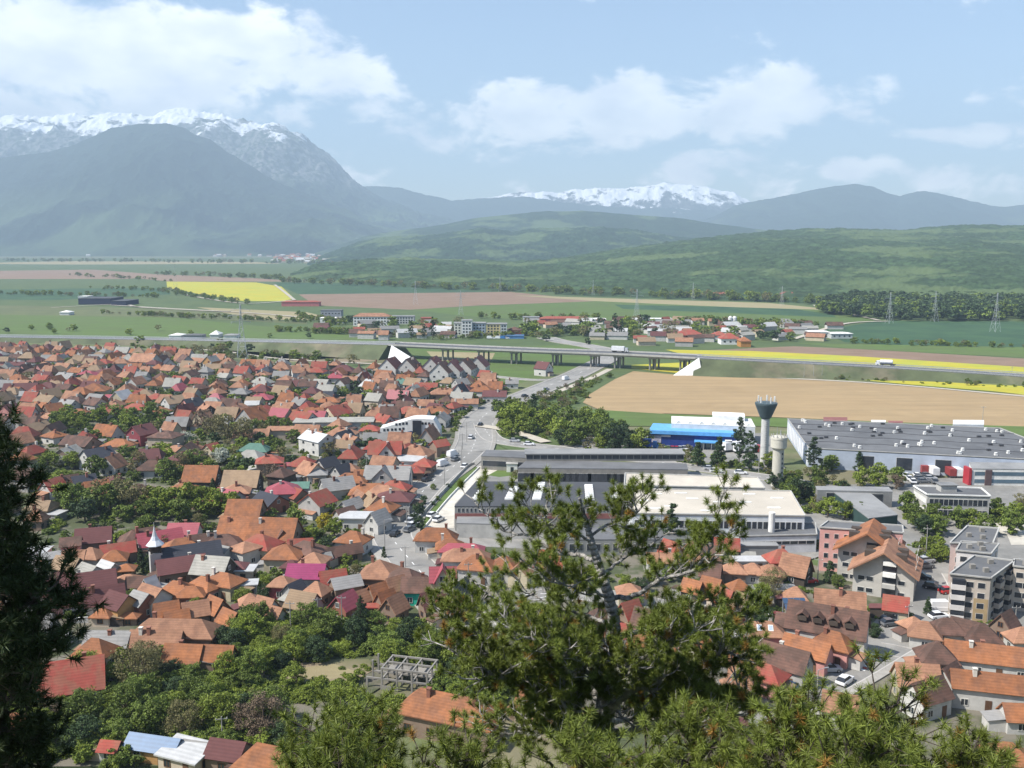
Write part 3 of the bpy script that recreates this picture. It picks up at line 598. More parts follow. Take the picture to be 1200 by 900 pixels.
    if cross:
        cl, cwd, ch, u = cross     # a cross gable towards the viewer
        d = MB(); e = MB(); M_ = Matrix.Translation((u, sl * (W / 2 + cl / 2 - W * .25), 0)) @ Matrix.Rotation(math.pi / 2, 4, 'Z')
        LL = cl + W * .5
        vs = [Vector(q) for q in ((-LL / 2, -cwd / 2, -.2), (LL / 2, -cwd / 2, -.2), (LL / 2, cwd / 2, -.2), (-LL / 2, cwd / 2, -.2), (-LL / 2, -cwd / 2, wh + .4), (LL / 2, -cwd / 2, wh + .4), (LL / 2, cwd / 2, wh + .4), (-LL / 2, cwd / 2, wh + .4), (-LL / 2, 0, wh + .4 + ch), (LL / 2, 0, wh + .4 + ch))]
        d.add([M_ @ v for v in vs], [(0, 3, 2, 1), (0, 1, 5, 4), (2, 3, 7, 6), (1, 2, 6, 9, 5), (3, 0, 4, 8, 7), (4, 5, 9, 8), (6, 7, 8, 9)], WALL[wc]); roof_gable(e, LL, cwd, wh + .42, ch, ROOF[rc], M=M_)
        wl = d.obj('gable_wing', root); e.obj('wing_roof', wl)
        wy = sl * (W / 2 + cl + .006)
        for zz in ([.9] if wh < 4.5 else [.9, 3.6]) + [wh + .2]: put_window(root, u, wy, zz, 0 if sl < 0 else math.pi, 1.4, 1.3, near)
    return root

# hand-placed houses: x y type length width wall roof rotation roof-colour wall-colour [options]
HL = """
279 617 g 9 9.5 3 5 -6 O n
322 619 g 12.5 10 3 5.2 -6 O n
288 594 g 10 8 2.6 4 -3 O n
237 554 g 11 8 3.5 4.5 -3 O d
284 560 g 11.5 8 3 4.5 -3 N d
214 571 h 8.5 7.5 3.6 2.4 8 O g
183 588 g 10 7 2.6 2.8 -3 T n
162 572 p 9 8.5 3.4 2.8 0 B w
133 561 h 7 6 3 2 -20 M g
62 567 g 6 6 3 3 60 R w
78 563 g 7 6 3 3 40 B g
98 562 g 7 6 3 2.6 40 K g
113 570 g 7 7 2.6 3.4 35 O n
90 573 g 5 5 2.4 2.4 60 O n
114 531 g 10 9 4.2 3.4 52 K w
166 503 g 9 8.5 4.6 3.4 62 M m
194 508 h 11 9 4.5 2.4 -12 B b
64 508 h 8 7 3 2.2 -30 O w
94 516 g 13 9 3 3 -20 B n
140 518 h 11 8 2.8 2.6 -10 O b
207 525 h 8 7 2.6 2.2 15 T n
226 523 p 7 7 2.6 2.6 10 T b
248 523 g 5 5 3 2 60 R c
296 507 g 14 9 3 2.6 3 T b
330 503 s 12 8 4 .3 3 T b
296 485 g 11 12 3 6 62 O g
296 472 g 6.5 6 4 1.6 5 W w
264 491 g 5.5 6 3 2 75 W w
243 478 g 9 8 3.6 3.2 -55 T d
225 471 g 9 8 4 3.4 55 K p
203 468 g 9 8 4 3.2 50 N w
184 464 h 10 8 3.4 2.6 -30 R b
165 458 h 9 7 3 2.4 10 R b
110 453 p 15 12 3 4 5 O c
25 453 g 17 9 3 3.4 8 M b
32 461 g 9 7 3.4 2 2 G g
55 459 h 9 8 3.4 2.6 5 O g
80 472 g 9 7 3 2.8 -25 G g
112 470 g 9 8 3.4 3 -30 B g
48 475 g 7 6 3 2.8 -20 O w
62 477 g 8 7 3 3.2 55 O n
93 482 h 9 7 3 2.4 0 O n
133 480 h 12 8 3.4 2.6 15 R w
160 476 h 12 8 3.4 2.6 -5 R w
50 487 g 7 6 2.4 2 0 T w
170 419 g 17 13 4 5 -14 T g
20 426 g 11 8 3.4 2 0 M w
103 437 h 12 9 3.4 2.8 -10 P w
125 434 h 13 9 3.4 2.4 -15 M w
138 421 h 9 8 3 3 30 O w
78 440 g 12 9 3 3 -25 G g
186 429 p 8 8 3 3 0 O c
198 424 g 9 8 3.4 4 -60 K w
217 420 g 10 9 4 4.4 -50 B g
128 464 h 9 6 2.6 1.6 0 P g
316 537 h 9 8 4 2.6 12 R n
337 545 s 8 4 3 .2 3 P g
356 540 h 9 8 3 3.2 -20 R b
364 548 g 8 8 3 3.4 -45 T b
332 570 p 10.5 9 3.6 3.4 8 P g
352 568 g 5.5 6 3.6 1.4 5 L g
316 584 g 9 8 3 2.6 -40 K r
268 580 g 8.5 8 3.2 3 -30 P g
277 572 h 8 7 3 2.6 10 T n
237 582 g 6 6 2.6 2.6 60 T n
205 584 g 5 5 2.8 1.8 50 B n
372 583 g 8 8.5 4 3.2 62 R g
348 577 g 6 6 2.6 2.4 -45 R n
372 552 h 6 6 3 2 10 G g
383 541 g 7 6 3 2.6 50 K g
305 633 h 9 7.5 3.4 3 -20 R c
287 639 h 6 6.5 4 1.8 -35 T w
334 645 h 8.5 8 3.8 2.8 -4 O c
360 640 h 9 7 3.8 2.4 -30 B c
327 625 g 6 4.5 3 2.6 -55 B n
352 637 g 6 4 2.6 2.2 10 R n
360 668 g 8.6 7 3.4 2.4 -2 V g
368 653 p 6 6 3.4 2.4 -10 T n
216 619 g 8 6 3 2.4 2 P w
187 629 g 11 6 3 2.8 32 P w
168 626 h 12 7 3 3.2 34 B n
138 642 g 8 5 2.8 2 28 R n
110 626 g 8.5 7 3.6 3 18 M n
83 634 g 4.6 4.6 4.6 1.6 20 B p
235 632 h 12 6.5 3.2 2.8 25 B b
212 637 h 9 6.5 3.2 2.8 30 O b
260 632 h 9 6 3 2.6 15 B c
240 641 h 7 5 3 2.2 20 B c
221 649 g 9.5 7 3.4 2.6 20 G g
212 660 g 11 7 3.2 2.6 28 M n
250 661 g 8.4 7 3.6 3.4 -12 A d
262 644 g 4 5 3.4 1.6 -30 G w
277 661 h 4.5 4 3 1.4 0 M n
287 667 s 4.6 4 2.6 .2 0 W b
107 647 h 5.6 5 2.8 2.4 -10 T w
87 650 g 5 4.6 2.8 1.8 10 T w
80 659 g 6.6 5 2.6 2.4 -18 N d
134 650 h 5.6 5 2.6 2.4 15 O w
127 663 g 5 4 2.6 1.8 -35 W w
105 666 g 5.6 4.4 2.6 1.6 -35 A w
148 664 h 3.6 3.6 2.4 1.4 10 O n
42 646 s 6 5 3.4 .2 5 W w
60 650 g 4 4.4 3.2 1 30 G w
34 682 h 7 5 2.8 2 -12 T n
96 682 g 14 7 3.2 3.6 26 M p
76 698 g 6 5 3 3 28 M p
122 696 g 8 5 3 3 28 M w
140 702 g 6 5.6 3.6 2.4 -32 M o
166 700 g 4.6 5 3.4 2 -32 G r
179 694 g 6.4 5.6 3.4 2.4 -34 T w
165 681 g 6 3.4 2.6 1.8 5 B n
150 677 h 5 4 2.6 1.6 8 T n
176 684 g 2.6 3.4 3 2.6 60 W w
208 687 h 7 5 3 2.4 -10 O c
240 682 h 7 5 3 2.4 -30 O p
224 692 h 6 4.4 2.8 2 5 O r
262 677 h 8 5.6 3.4 2.4 -22 O c
195 713 g 4.6 4 3 2.4 28 O w
207 722 g 4.6 3.4 2.6 2 28 O n
229 712 g 5 4.4 3 2.4 26 T n
254 708 g 4.6 4 3 2.6 -40 O n
270 722 g 4.6 3.8 2.8 2.2 -40 O d
222 725 g 2.6 2.4 2 1.2 28 T n
293 701 h 4 4 3 2.2 20 T w
288 684 s 5 3 2.6 .2 10 W w
121 717 h 3.8 3.2 2.2 1.6 -5 O b
152 720 h 3.4 2.4 1.8 1 0 O n
128 747 g 8.4 4.6 3 2.2 -2 G g
206 734 h 16.5 6 3.2 3 -3 T n
184 747 g 10 4 3 2.4 -3 T n
216 764 g 7 4.4 2.4 2.6 -5 O n
257 764 g 5.4 3.6 2.6 2.2 -5 O n
112 757 h 6.4 5 3 3 -12 O c
84 789 g 10.5 8.5 3 4.4 22 R w
26 846 g 4.2 3.6 2.6 2.2 -10 O w
182 869 g 8.6 3.8 2.4 1.4 -14 U o
130 873 g 2.8 2.4 2.2 1 -8 R w
218 881 s 7.2 4.6 2.4 .9 -22 W b
234 875 g 5 3 2.2 1.2 -14 G n
268 876 g 5.6 4.6 2.8 1.8 -14 M n
318 887 h 10 5.4 3.4 3.4 -20 O w
414 628 h 8 6.4 3.2 2.6 -18 O w
396 645 g 12 3.6 2.6 1.8 28 B n
373 652 g 6 3.2 2.6 1 28 G n
445 665 p 8.6 8.2 3.4 3.6 -8 T n
405 681 g 6.4 4.8 3.6 1.8 28 G n
390 675 g 5.8 4 3 2.4 22 R n
404 703 g 5.2 4.6 3.6 2.6 62 P r
356 702 g 6.4 5.4 3.2 2.8 -24 N g
371 688 h 4.8 4.4 3.2 2.6 -20 T n
331 680 h 5 4.6 3.2 2 -8 T m
345 688 g 4 4 3.2 2 60 K g
312 708 g 4.4 4 3 2.6 -30 T w
322 717 g 4 3.4 2.6 2 -30 T w
342 660 h 4 3.6 3 1.6 -10 M n
425 697 g 3.6 3 2.6 2 45 T c
446 690 g 5.6 3.6 3 2.4 42 O n
463 683 g 4.4 3.8 3.4 2.4 40 T n
452 699 g 4 3 3 2.2 46 O n
462 706 g 4.6 4.4 3 2.8 58 T n
437 711 s 2.2 1.6 2.4 .2 0 R n
440 724 h 3 2.6 2.2 1.4 0 T n
491 684 g 7.4 4.6 3.4 2.6 -2 B t
474 672 h 8 5.6 3.4 2.6 -24 B n
519 672 g 5.6 4.6 5.6 2.6 4 P c cross=1,3,2.6,0
508 702 g 5.6 4 3 3 30 M n
523 708 g 4.2 4 3 2.8 42 O n
539 691 g 5.4 4.6 3.4 3.4 64 K g
511 625 h 10.5 5.6 3.6 3 -4 O w
527 636 h 6.6 5 3.2 2.4 4 O b
541 641 h 11 4.6 3 1.8 -3 P w
546 649 h 11.4 5.6 3.2 2.6 -2 T w
560 658 h 8.4 6 3.6 3 -14 O w
591 658 h 6 5.6 3.4 2.8 -12 O w
610 666 g 4.4 5 3.4 2.2 70 T c
642 664 s 6.4 4 3.6 .6 -6 R w
645 652 g 5 4 4 2.4 -20 R w
786 641 g 4.4 4 3.6 2.8 -52 R w
776 653 g 7.4 4.4 3 1.8 -2 T w
812 640 g 5 4.4 3 2.6 52 T n
832 646 g 6.4 5 3.2 2.6 -22 B n
833 667 g 4.6 4.4 3 2.4 -20 B n
861 664 h 5 4.6 2.8 2.4 -10 T n
882 665 h 4.8 4.4 2.8 2.2 -10 T g
900 667 h 4.6 4.4 2.8 2.2 -10 T g
834 684 g 4.4 4 2.6 2.4 -40 O n
812 686 g 4.2 3.8 2.8 2.2 -40 O d
850 698 g 3.6 3.8 3 2.6 -50 R n
866 684 h 4 3.8 2.6 2.2 10 O n
871 705 g 3.6 3.6 3 3 -60 N b
737 689 h 5 4.4 3 2 0 T c
738 713 g 4.2 4 3.2 2.8 34 R n
757 722 g 4.6 4.4 3 2.8 -32 B p
704 718 h 4.6 4 3 2.4 20 B n
760 745 h 8 5.4 3 2.6 -6 O n
795 748 h 6 5 3 2.4 -8 T n
812 753 g 7 4.4 3 2 -4 O g
852 760 g 8 5 3.4 2.6 -4 O g
895 735 h 7.4 5 4.4 2.4 -5 T p skyl=2
918 690 s 5 3 3 .2 0 G g
880 656 s 8 3 2.6 .2 0 W w
871 744 s 5 3 2.4 .2 -5 W w
915 650 h 6.6 5.4 3.2 2.8 6 R n
933 661 g 6.4 5.6 2.8 4 -38 T d
905 667 h 5 5 3 2.2 -12 T n
932 694 h 4.4 4 2.6 2.6 -10 T n
984 702 g 10 6 4 3.2 -16 T n
970 724 g 15 7 5 4.4 -27 B w dorm=4
929 727 g 6 4.4 4.6 1.8 -27 B w
977 748 h 7 5 3.6 2.8 -38 O p
946 757 g 8.6 4.8 3.4 2.5 -38 O p
918 768 g 9.6 5.4 3.6 3.2 -38 B g
898 786 h 6.4 5 3.4 2.4 -38 R p
876 782 g 6 4.4 3 2.4 -20 T g
868 800 h 6 4.4 3.2 2.6 -8 T w
1050 706 g 4.8 4.6 2.8 2.4 -24 R c
1084 736 h 5.6 4.8 2.8 2.8 -22 T w
1070 728 h 4 4 2.8 2 20 T n
1110 732 h 6 4.8 3 2.8 -10 B w
1131 734 g 5 4 3 2.4 -40 B n
1151 740 h 6 5.4 2.8 3.2 -10 B c
1178 726 g 4.4 4.4 2.8 3 40 B n
1197 742 h 4.6 4.4 2.8 2.6 0 T w
1098 762 h 6 6 3.6 3.4 -8 B n
1157 764 g 14.6 4.6 3.2 2.6 -17 O w
1157 797 g 11.6 4.2 4.0 2.3 -15 O w
1074 789 g 7 5.4 3.6 3 -8 T c
1112 790 g 4.6 4.4 3.2 3 40 B w
1086 807 g 7 5 3.4 2.8 26 B w
1193 833 g 4.6 4 2.6 2 -6 O w
985 822 g 5.4 4.4 3 2.4 -24 T w
527 826 h 17 6.6 3.6 3.6 -22 O n
620 821 g 3.6 4 3 2 -30 O b
646 840 h 3.4 3.4 2.4 2 0 O c
690 838 h 5 4 3 2.4 -10 O c
840 830 h 5 4.4 3 2.4 -10 T w
1180 880 h 6 5 3 2.6 -10 O w
470 495 s 10 6 3 .2 0 R g
435 556 g 11 7 3 2.8 0 O n
412 559 h 11 7 3 2.6 -10 O b
400 549 g 6 5 3 2.6 55 K g
395 566 g 10 7 3.4 3.2 28 G g
410 547 h 5.5 5 3 2.4 0 T n
452 524 g 12 9 4.6 4 0 R w cross=2,5,3,1
479 538 s 10 8 3.4 .4 -8 W w
497 541 h 7 7 3 2.6 -12 R n
478 549 h 11 6 3 2.2 0 R n
455 553 g 15 9 3.6 3.6 -4 G g cross=1,6,3,-1
487 527 h 12 9 3.6 3.6 -16 T n
515 519 g 6 5 4 2 40 R n
435 572 h 13 8 3 3 2 O c
449 574 h 11 8 3 3 -8 T c
463 568 h 9 6 3 2.6 -10 R b
437 585 g 7 6 3.2 3 -60 N b
423 582 g 6 5 3 3 -60 T b
448 591 h 8 7 3.4 2.8 -16 O w
462 580 h 11 8 4 2.4 -6 M g
443 605 g 6 5 3.2 3 58 G w
411 590 g 7 5 3 2.4 58 G g
404 600 g 6 4.6 3 2.2 48 B g
372 511 g 13 9 5.4 2.6 -42 W w
400 505 h 12 9 3.6 3 -8 T w
412 515 g 9 7 3 3 -50 T g
434 501 h 8 6 3 2.2 -6 R w
330 495 s 9 6 3 .2 0 M w
440 494 s 7 5 3 .2 0 T c
355 487 g 11 8 3.4 3.2 -30 R g
372 485 g 8 6 3.4 2.4 -8 P g
395 480 g 11 9 3.4 3.8 50 R c
405 475 h 9 8 3.4 3 -16 R n
442 482 h 10 8 3 3.6 5 T n
450 490 g 9 6 3 3 -45 R w
345 483 h 7 6 3 2.4 0 O g
353 470 g 9 7 3.4 3 -45 G w
385 468 h 11 7 3 2.4 3 O g
375 463 h 9 9 3.4 3.6 0 N w
338 461 h 9 8 3.4 3.4 10 R w
306 464 h 12 9 3.4 2.6 -8 P n
305 453 h 9 8 3.4 3 -8 R n
340 449 g 10 8 3.4 3 -8 M w
352 432 g 10 8 5 4 20 T w
330 428 h 11 9 4 4.6 0 T w
370 433 h 12 8 3.4 3 -6 R w
402 431 h 14 9 3.4 3.6 -6 M n
393 440 h 10 7 3 2.6 0 P w
470 446 h 9 8 3 3 0 L w
440 446 h 10 7 3 2.6 0 T w
500 452 g 12 8 3 3 -5 R w
489 453 h 12 8 3 3 5 R n
520 458 h 14 8 3 3 0 T n
565 455 h 12 8 3 3 -12 O w
580 461 g 12 7 3.4 2.6 -6 M w
510 480 h 13 8 3.6 3 -5 O w
480 480 h 12 8 3 3 0 R n
545 470 g 13 7 3 2 0 T w
540 447 g 8 7 4 3 40 G g
637 428 g 9 8 4.4 4 -38 M w
600 447 g 7 6 3 2 0 G w
"""
for line in HL.strip().splitlines():
    a = line.split(); kw = {}
    if len(a) > 10:
        k, v = a[10].split('='); kw[k] = tuple(float(q) for q in v.split(',')) if k == 'cross' else int(v)
        if len(a) > 11: pass
    house(float(a[0]), float(a[1]), a[2], float(a[3]), float(a[4]), float(a[5]), float(a[6]), float(a[7]), a[8], a[9], **kw)
N_HAND = len(HOUSES)
# solar panels on a roof beside the dormered house
b = MB(); c = P(932, 708, 6.2)
for i in range(4):
    for j in range(2):
        M_ = Matrix.Translation((c.x + (i - 1.5) * 1.1, c.y + (j - .5) * 1.5, 6.2 + (j - .5) * .75)) @ Matrix.Rotation(R(27), 4, 'X'); b.box(-.52, .52, -.75, .75, 0, .05, mat('solar_cell', (.05, .09, .16), rough=.2), M_)
root = thing('solar_canopy', 'solar panels', (c.x, c.y, 0), label='tilted grid of blue solar panels on posts beside the brown dormered roof')
o = b.obj('panel_array', root); o.location = (-c.x, -c.y, 0)
b = MB()
for sx in (-2, 2):
    for sy in (-1.3, 1.3): b.box(sx - .08, sx + .08, sy - .08, sy + .08, 0, 6.1 + sy * .5, METAL)
b.obj('post', root)
# ================================================================== large buildings
def quad_prism(b, px, h, wm, rm, parapet=.0, z0=-.2):
    pts = [P(x, y, h) for x, y in px]; b.prism([(p.x, p.y) for p in pts], z0, h, wm, None); return pts
def biline(pts, u, v):
    a = pts[0].lerp(pts[1], u); c = pts[3].lerp(pts[2], u); return a.lerp(c, v)
def facade(root, p0, p1, z0, z1, cols, rows, ww=None, wh=None, name='window', margin=.5, glass=GLASS, proud=.03, band=False, near=False, skip=()):
    """row of windows on the wall from p0 to p1 (outside on the right-hand side when walking p0 to p1)"""
    d = Vector((p1.x - p0.x, p1.y - p0.y, 0)); ln_ = d.length; d.normalize(); ang = math.atan2(d.y, d.x); fh = (z1 - z0) / rows
    ww = ww or (ln_ - 2 * margin) / cols * .6; wh = wh or fh * .55
    f = MB(); f.box(-ww / 2, ww / 2, -proud - .03, 0, 0, wh, FRAME); f.box(-ww / 2 + .07, ww / 2 - .07, -proud - .05, -proud - .031, .07, wh - .07, glass); me = f.mesh(name)
    for r_ in range(rows):
        for c_ in range(cols):
            if (c_, r_) in skip: continue
            q = Vector((p0.x, p0.y, 0)) + d * (margin + (c_ + .5) * (ln_ - 2 * margin) / cols)
            o = link(name, me, root, (q.x - root.location.x, q.y - root.location.y, z0 + fh * (r_ + .5) - wh / 2)); o.rotation_euler = (0, 0, ang)
def big(name, cat, label, px, h, wm, rm, over=.3, base=-.2, rim=None):
    pts = [P(x, y, h) for x, y in px]; c = sum(pts, Vector()) / len(pts); c.z = 0
    root = thing(name, cat, c, label=label); b = MB(); b.prism([(p.x - c.x, p.y - c.y) for p in pts], base, h - .25, wm); b.obj('wall', root)
    b = MB(); cen = Vector((0, 0)); b.prism([((p.x - c.x) * (1 + over / 20), (p.y - c.y) * (1 + over / 20)) for p in pts], h - .24, h, rm); rf = b.obj('roof', root)
    if rim:
        r_ = MB(); n = len(pts)
        for i in range(n):
            a, d = pts[i] - c, pts[(i + 1) % n] - c; a.z = d.z = 0; t = (d - a); M_ = Matrix.Translation((a + d) / 2 * (1 + over / 20)) @ Matrix.Rotation(math.atan2(t.y, t.x), 4, 'Z'); r_.box(-t.length / 2, t.length / 2, -.15, .15, h + .003, h + rim, CONCW if rim > .3 else CONC, M_)
        r_.obj('parapet', rf)
    for hh in HOUSES: pass
    HOUSES.append((c.x, c.y, max((p - c).length for p in pts) * .7, max((p - c).length for p in pts) * .5, 0))
    return root, pts, rf, c
RGREY = mat('bitumen_roof', (.13, .132, .135), stain=.4, scale=.12, world=True, var=.2, rnd=.1); RDARK = mat('bitumen_roof_dark', (.075, .078, .085), stain=.3, scale=.1, world=True)
RPALE = mat('pale_membrane_roof', (.52, .47, .39), stain=.35, scale=.06, world=True, var=.12); RLIGHT = mat('roof_light_grey', (.24, .24, .235), stain=.45, scale=.15, world=True)
WHT = mat('factory_wall_white', (.60, .62, .63), stain=.25, scale=.3); WGR = mat('factory_wall_grey', (.26, .26, .25), stain=.5, scale=.4); WSHADE = mat('factory_wall_pale_blue', (.42, .47, .55), stain=.2, scale=.2)  # pale blue: shade of the big warehouse's front put into its wall colour
REDB = mat('fascia_dull_red', (.22, .09, .08)); DGL = mat('dark_glazing', (.03, .035, .045), rough=.15, spec=.6)
SKYL = mat('skylight_dome', (.70, .70, .68), rough=.3)
def dome_mesh():
    b = MB(); b.box(-.9, .9, -1.9, 1.9, 0, .3, CONCW); n = 6; vs = []
    for y in (-1.8, 1.8):
        for i in range(n + 1): t = math.pi * i / n; vs.append((-.8 * math.cos(t), y, .3 + .6 * math.sin(t)))
    b.add(vs, [(i, i + 1, n + 2 + i, n + 1 + i)[::-1] for i in range(n)] + [tuple(range(n + 1)), tuple(range(2 * n + 1, n, -1))], SKYL); return b.mesh('skylight')
DOME = dome_mesh()
# dark roofed factory
root, q, rf, c = big('factory', 'factory', 'long factory with flat dark grey roof and rows of white skylight domes', [(533, 593), (732, 593), (722, 565), (558, 564)], 7, WGR, RDARK, over=.1)
for (u, n0) in ((.10, 4), (.30, 6), (.47, 8), (.80, 7), (.97, 5)):
    for k in range(n0): p = biline(q, u, .25 + k * .09); o = link('skylight', DOME, rf, (p.x - c.x, p.y - c.y, 7.0)); o.rotation_euler = (0, 0, R(90)); o.scale = (.6, .62, .8)
b = MB(); a0, a1 = q[0] - c, q[1] - c; b.box(a0.x, a1.x, a0.y - .12, a0.y - .02, 3.6, 5.0, REDB); b.obj('fascia', root)
facade(root, q[0], q[1], 4.9, 6.9, 40, 1, glass=DGL)
# pale roofed factory
root, q, rf, c = big('factory', 'factory', 'wide factory with pale sandy flat roof and window row along its front', [(741, 602), (943, 605), (926, 576), (726, 573)], 8, WHT, RPALE, over=.1, rim=.3)
facade(root, q[0], q[1], 3.6, 7.4, 30, 1, ww=1.2, wh=1.9, glass=DGL); facade(root, q[1], q[2], 3.6, 7.4, 8, 1, ww=1.2, wh=1.6, glass=DGL)
for u, v in [(.1, .5), (.25, .3), (.2, .8), (.4, .62), (.5, .35), (.6, .75), (.7, .5), (.85, .3), (.9, .7), (.35, .85), (.55, .5), (.75, .85), (.15, .2), (.45, .15)]:
    p = biline(q, u, v); b = MB(); b.box(-1.6, 1.6, -.45, .45, 0, .18, CONCW); o = b.obj('roof_hatch', rf, (p.x - c.x, p.y - c.y, 8.0))
b = MB(); p = biline(q, .8, -.05); b.tube((p.x - c.x, p.y - c.y - 1, -.2), (p.x - c.x, p.y - c.y - 1, 9.5), .8, .8, CONCW, 12); b.obj('flue', root)
root, q, rf, c = big('factory_hall', 'factory', 'narrow pale roofed hall just behind the wide pale roofed factory', [(732, 569), (896, 572.5), (887, 560), (733, 555)], 8.5, WGR, RPALE, over=.1, rim=.3)
facade(root, q[0], q[1], 4.5, 8, 20, 1, ww=1.6, wh=1.2, glass=DGL)
# long shed behind
root, q, rf, c = big('long_shed', 'shed', 'long weathered concrete shed with clerestory window strip behind the factories', [(607, 548), (806, 550), (804, 543), (618, 539)], 6, CONCD, RGREY, over=.1)
facade(root, q[0], q[1], .4, 5.4, 26, 1, ww=3.2, wh=2.9, glass=DGL)
b = MB(); m0, m1 = biline(q, 0, .85) - c, biline(q, 1, .85) - c; b.box(m0.x, m1.x, m0.y, m0.y + 7, 6.003, 8.2, CONCD); b.box(m0.x - .4, m1.x + .4, m0.y - .4, m0.y + 7.4, 8.203, 8.5, RLIGHT); cl = b.obj('clerestory', rf)
bb = MB()
for i in range(22): xx = m0.x + (i + .5) / 22 * (m1.x - m0.x); bb.box(xx - 1, xx + 1, m0.y - .06, m0.y - .01, 6.7, 7.9, DGL)
bb.obj('window_strip', cl)
root, q, rf, c = big('low_shed', 'shed', 'low grey shed beside the roundabout left of the long concrete shed', [(564, 534), (650, 538), (650, 531), (570, 527)], 5, CONCD, RGREY, over=.1)
facade(root, q[0], q[1], .4, 4.6, 12, 1, ww=2.2, wh=2.0, glass=DGL)
# low lean-to roofs in front of the factories
root, q, rf, c = big('lean_to', 'shed', 'grey lean-to along the front of the dark roofed factory', [(535, 613), (640, 615), (637, 606), (536, 605)], 4.2, CONC, RLIGHT, over=.1)
root, q, rf, c = big('lean_to', 'shed', 'long low grey roofed annexe in front of the pale factory, behind the pine', [(642, 632), (852, 632), (846, 617), (645, 614)], 4.2, WGR, RGREY, over=.1)
facade(root, q[0], q[1], .6, 3.8, 20, 1, glass=DGL)
root, q, rf, c = big('annexe', 'annexe', 'two-step grey annexe below the right end of the pale factory', [(866, 629), (957, 627), (955, 613), (869, 614)], 4.6, WHT, RGREY, over=.1, rim=.3)
facade(root, q[0], q[1], 1.5, 4.2, 9, 1, ww=2.0, wh=.9, glass=DGL)
b = MB(); x0, x1 = P(867, 640, 3.2) - c, P(912, 640, 3.2) - c; b.box(x0.x, x1.x, x0.y, (q[0] - c).y - .3, -.2, 3.2, WGR); b.box(x0.x - .2, x1.x + .2, x0.y - .2, (q[0] - c).y - .31, 3.203, 3.4, RLIGHT); b.obj('lower_block', root)
# big grey warehouse
root, q, rf, c = big('warehouse', 'warehouse', 'huge warehouse with wavy grey roof dotted with vents and white left wall', [(948, 525.5), (1275, 542), (1172, 502), (923, 491)], 6.8, WSHADE, RGREY, over=.0, rim=.25)
facade(root, q[0], q[1], .3, 6, 7, 1, ww=5, wh=4.2, glass=DGL, skip=((0, 0), (4, 0), (6, 0)))
facade(root, q[3], q[0], .3, 6.4, 14, 1, ww=2.4, wh=5.0, glass=mat('panel_white', (.7, .71, .72)), name='panel')  # white panels set the sunward side apart from the shade-coloured front
b1 = MB(); b1.box(-.5, .5, -.5, .5, 0, .8, CONCW); b1.lathe([(.4, .8), (.4, 1.1), (.62, 1.12), (.62, 1.35)], CONCW, 8); V1 = b1.mesh('roof_vent')
b2 = MB(); b2.box(-.8, .8, -.5, .5, 0, .8, DARKM); b2.box(-.7, .7, -.4, .4, .803, .95, DARKM); V2 = b2.mesh('roof_vent')
rr = random.Random(5)
for k in range(74):
    u, v = rr.random() * .95 + .02, rr.random() * .9 + .05; p = biline(q, u, v); o = link('roof_vent', V1 if rr.random() < .55 else V2, rf, (p.x - c.x, p.y - c.y, 6.8)); o.scale = (.85, .85, .7)
for v in (.22, .43, .62, .82):
    prev = None; b = MB()
    for k in range(40):
        p = biline(q, k / 39, v + .012 * math.sin(k * .8 + v * 20)) - c
        if prev is not None: b.tube((prev.x, prev.y, 6.85), (p.x, p.y, 6.85), .16, .16, RDARK, 5)
        prev = p
    b.obj('roof_seam', rf)
# halls at the back edge of the warehouse
for (x0, x1, y0, y1, h, wm, rm, lab) in ((965, 993, 493, 488.5, 7, REDB, mat('roof_dull_red', (.24, .10, .09)), 'dull red roofed hall peeping over the back edge of the grey warehouse'), (1021, 1038, 494, 492, 6.8, WHT, CONCW, 'small white roofed hall behind the middle of the grey warehouse'),
                                    (1117, 1153, 497, 492, 7.2, WHT, CONCW, 'pair of white roofed halls at the right back corner of the grey warehouse'), (1041, 1058, 495, 493, 6.6, REDB, mat('roof_dull_red', (.24, .10, .09)), 'thin red roofed shed behind the middle right of the grey warehouse')):
    big('hall', 'hall', lab, [(x0, y0), (x1, y0 + .3), (x1, y1 + .3), (x0, y1)], h, wm, rm, over=.1)
# blue warehouse
BLUE = mat('cladding_dark_blue', (.02, .045, .20), rough=.4, rnd=0); LBL = mat('cladding_sky_blue', (.12, .36, .68), rough=.4, rnd=0)
root, q, rf, c = big('blue_warehouse', 'warehouse', 'royal blue clad store with sky blue eaves band and loading canopy', [(761, 504), (863, 508), (866, 500), (766, 496)], 6.2, BLUE, LBL, over=.3)
b = MB(); a0, a1 = q[0] - c, q[1] - c; t = (a1 - a0); an = math.atan2(t.y, t.x); M_ = Matrix.Translation(((a0 + a1) / 2).to_2d().to_3d()) @ Matrix.Rotation(an, 4, 'Z'); hl = t.length / 2
b.box(-hl - .2, hl + .2, -.9, -.05, 5.0, 6.35, LBL, M_); b.obj('eaves_band', root)
b = MB(); b.box(hl * .05, hl, -4, -.06, 2.9, 3.3, LBL, M_)
for k in range(6): xx = hl * .08 + k * hl * .18; b.tube(M_ @ Vector((xx, -3.8, -.2)), M_ @ Vector((xx, -3.8, 2.9)), .12, .12, METAL)
b.obj('canopy', root)
b = MB()
for k in range(8): xx = hl * .1 + k * hl * .11; b.box(xx, xx + hl * .09, -.09, -.01, .3, 2.6, mat('shopfront', (.35, .38, .33), rough=.3), M_)
b.obj('shopfront', root)
b = MB(); b.box(-hl * .97, -hl * .72, -.14, -.02, 1.6, 4.4, mat('billboard_faded', (.38, .36, .42), var=.5, scale=1.2), M_); b.obj('billboard', root)
b = MB(); b.box(-.72 * hl, -.5 * hl, -.15, -.02, 3.9, 4.5, CONCW, M_); b.obj('sign', root)
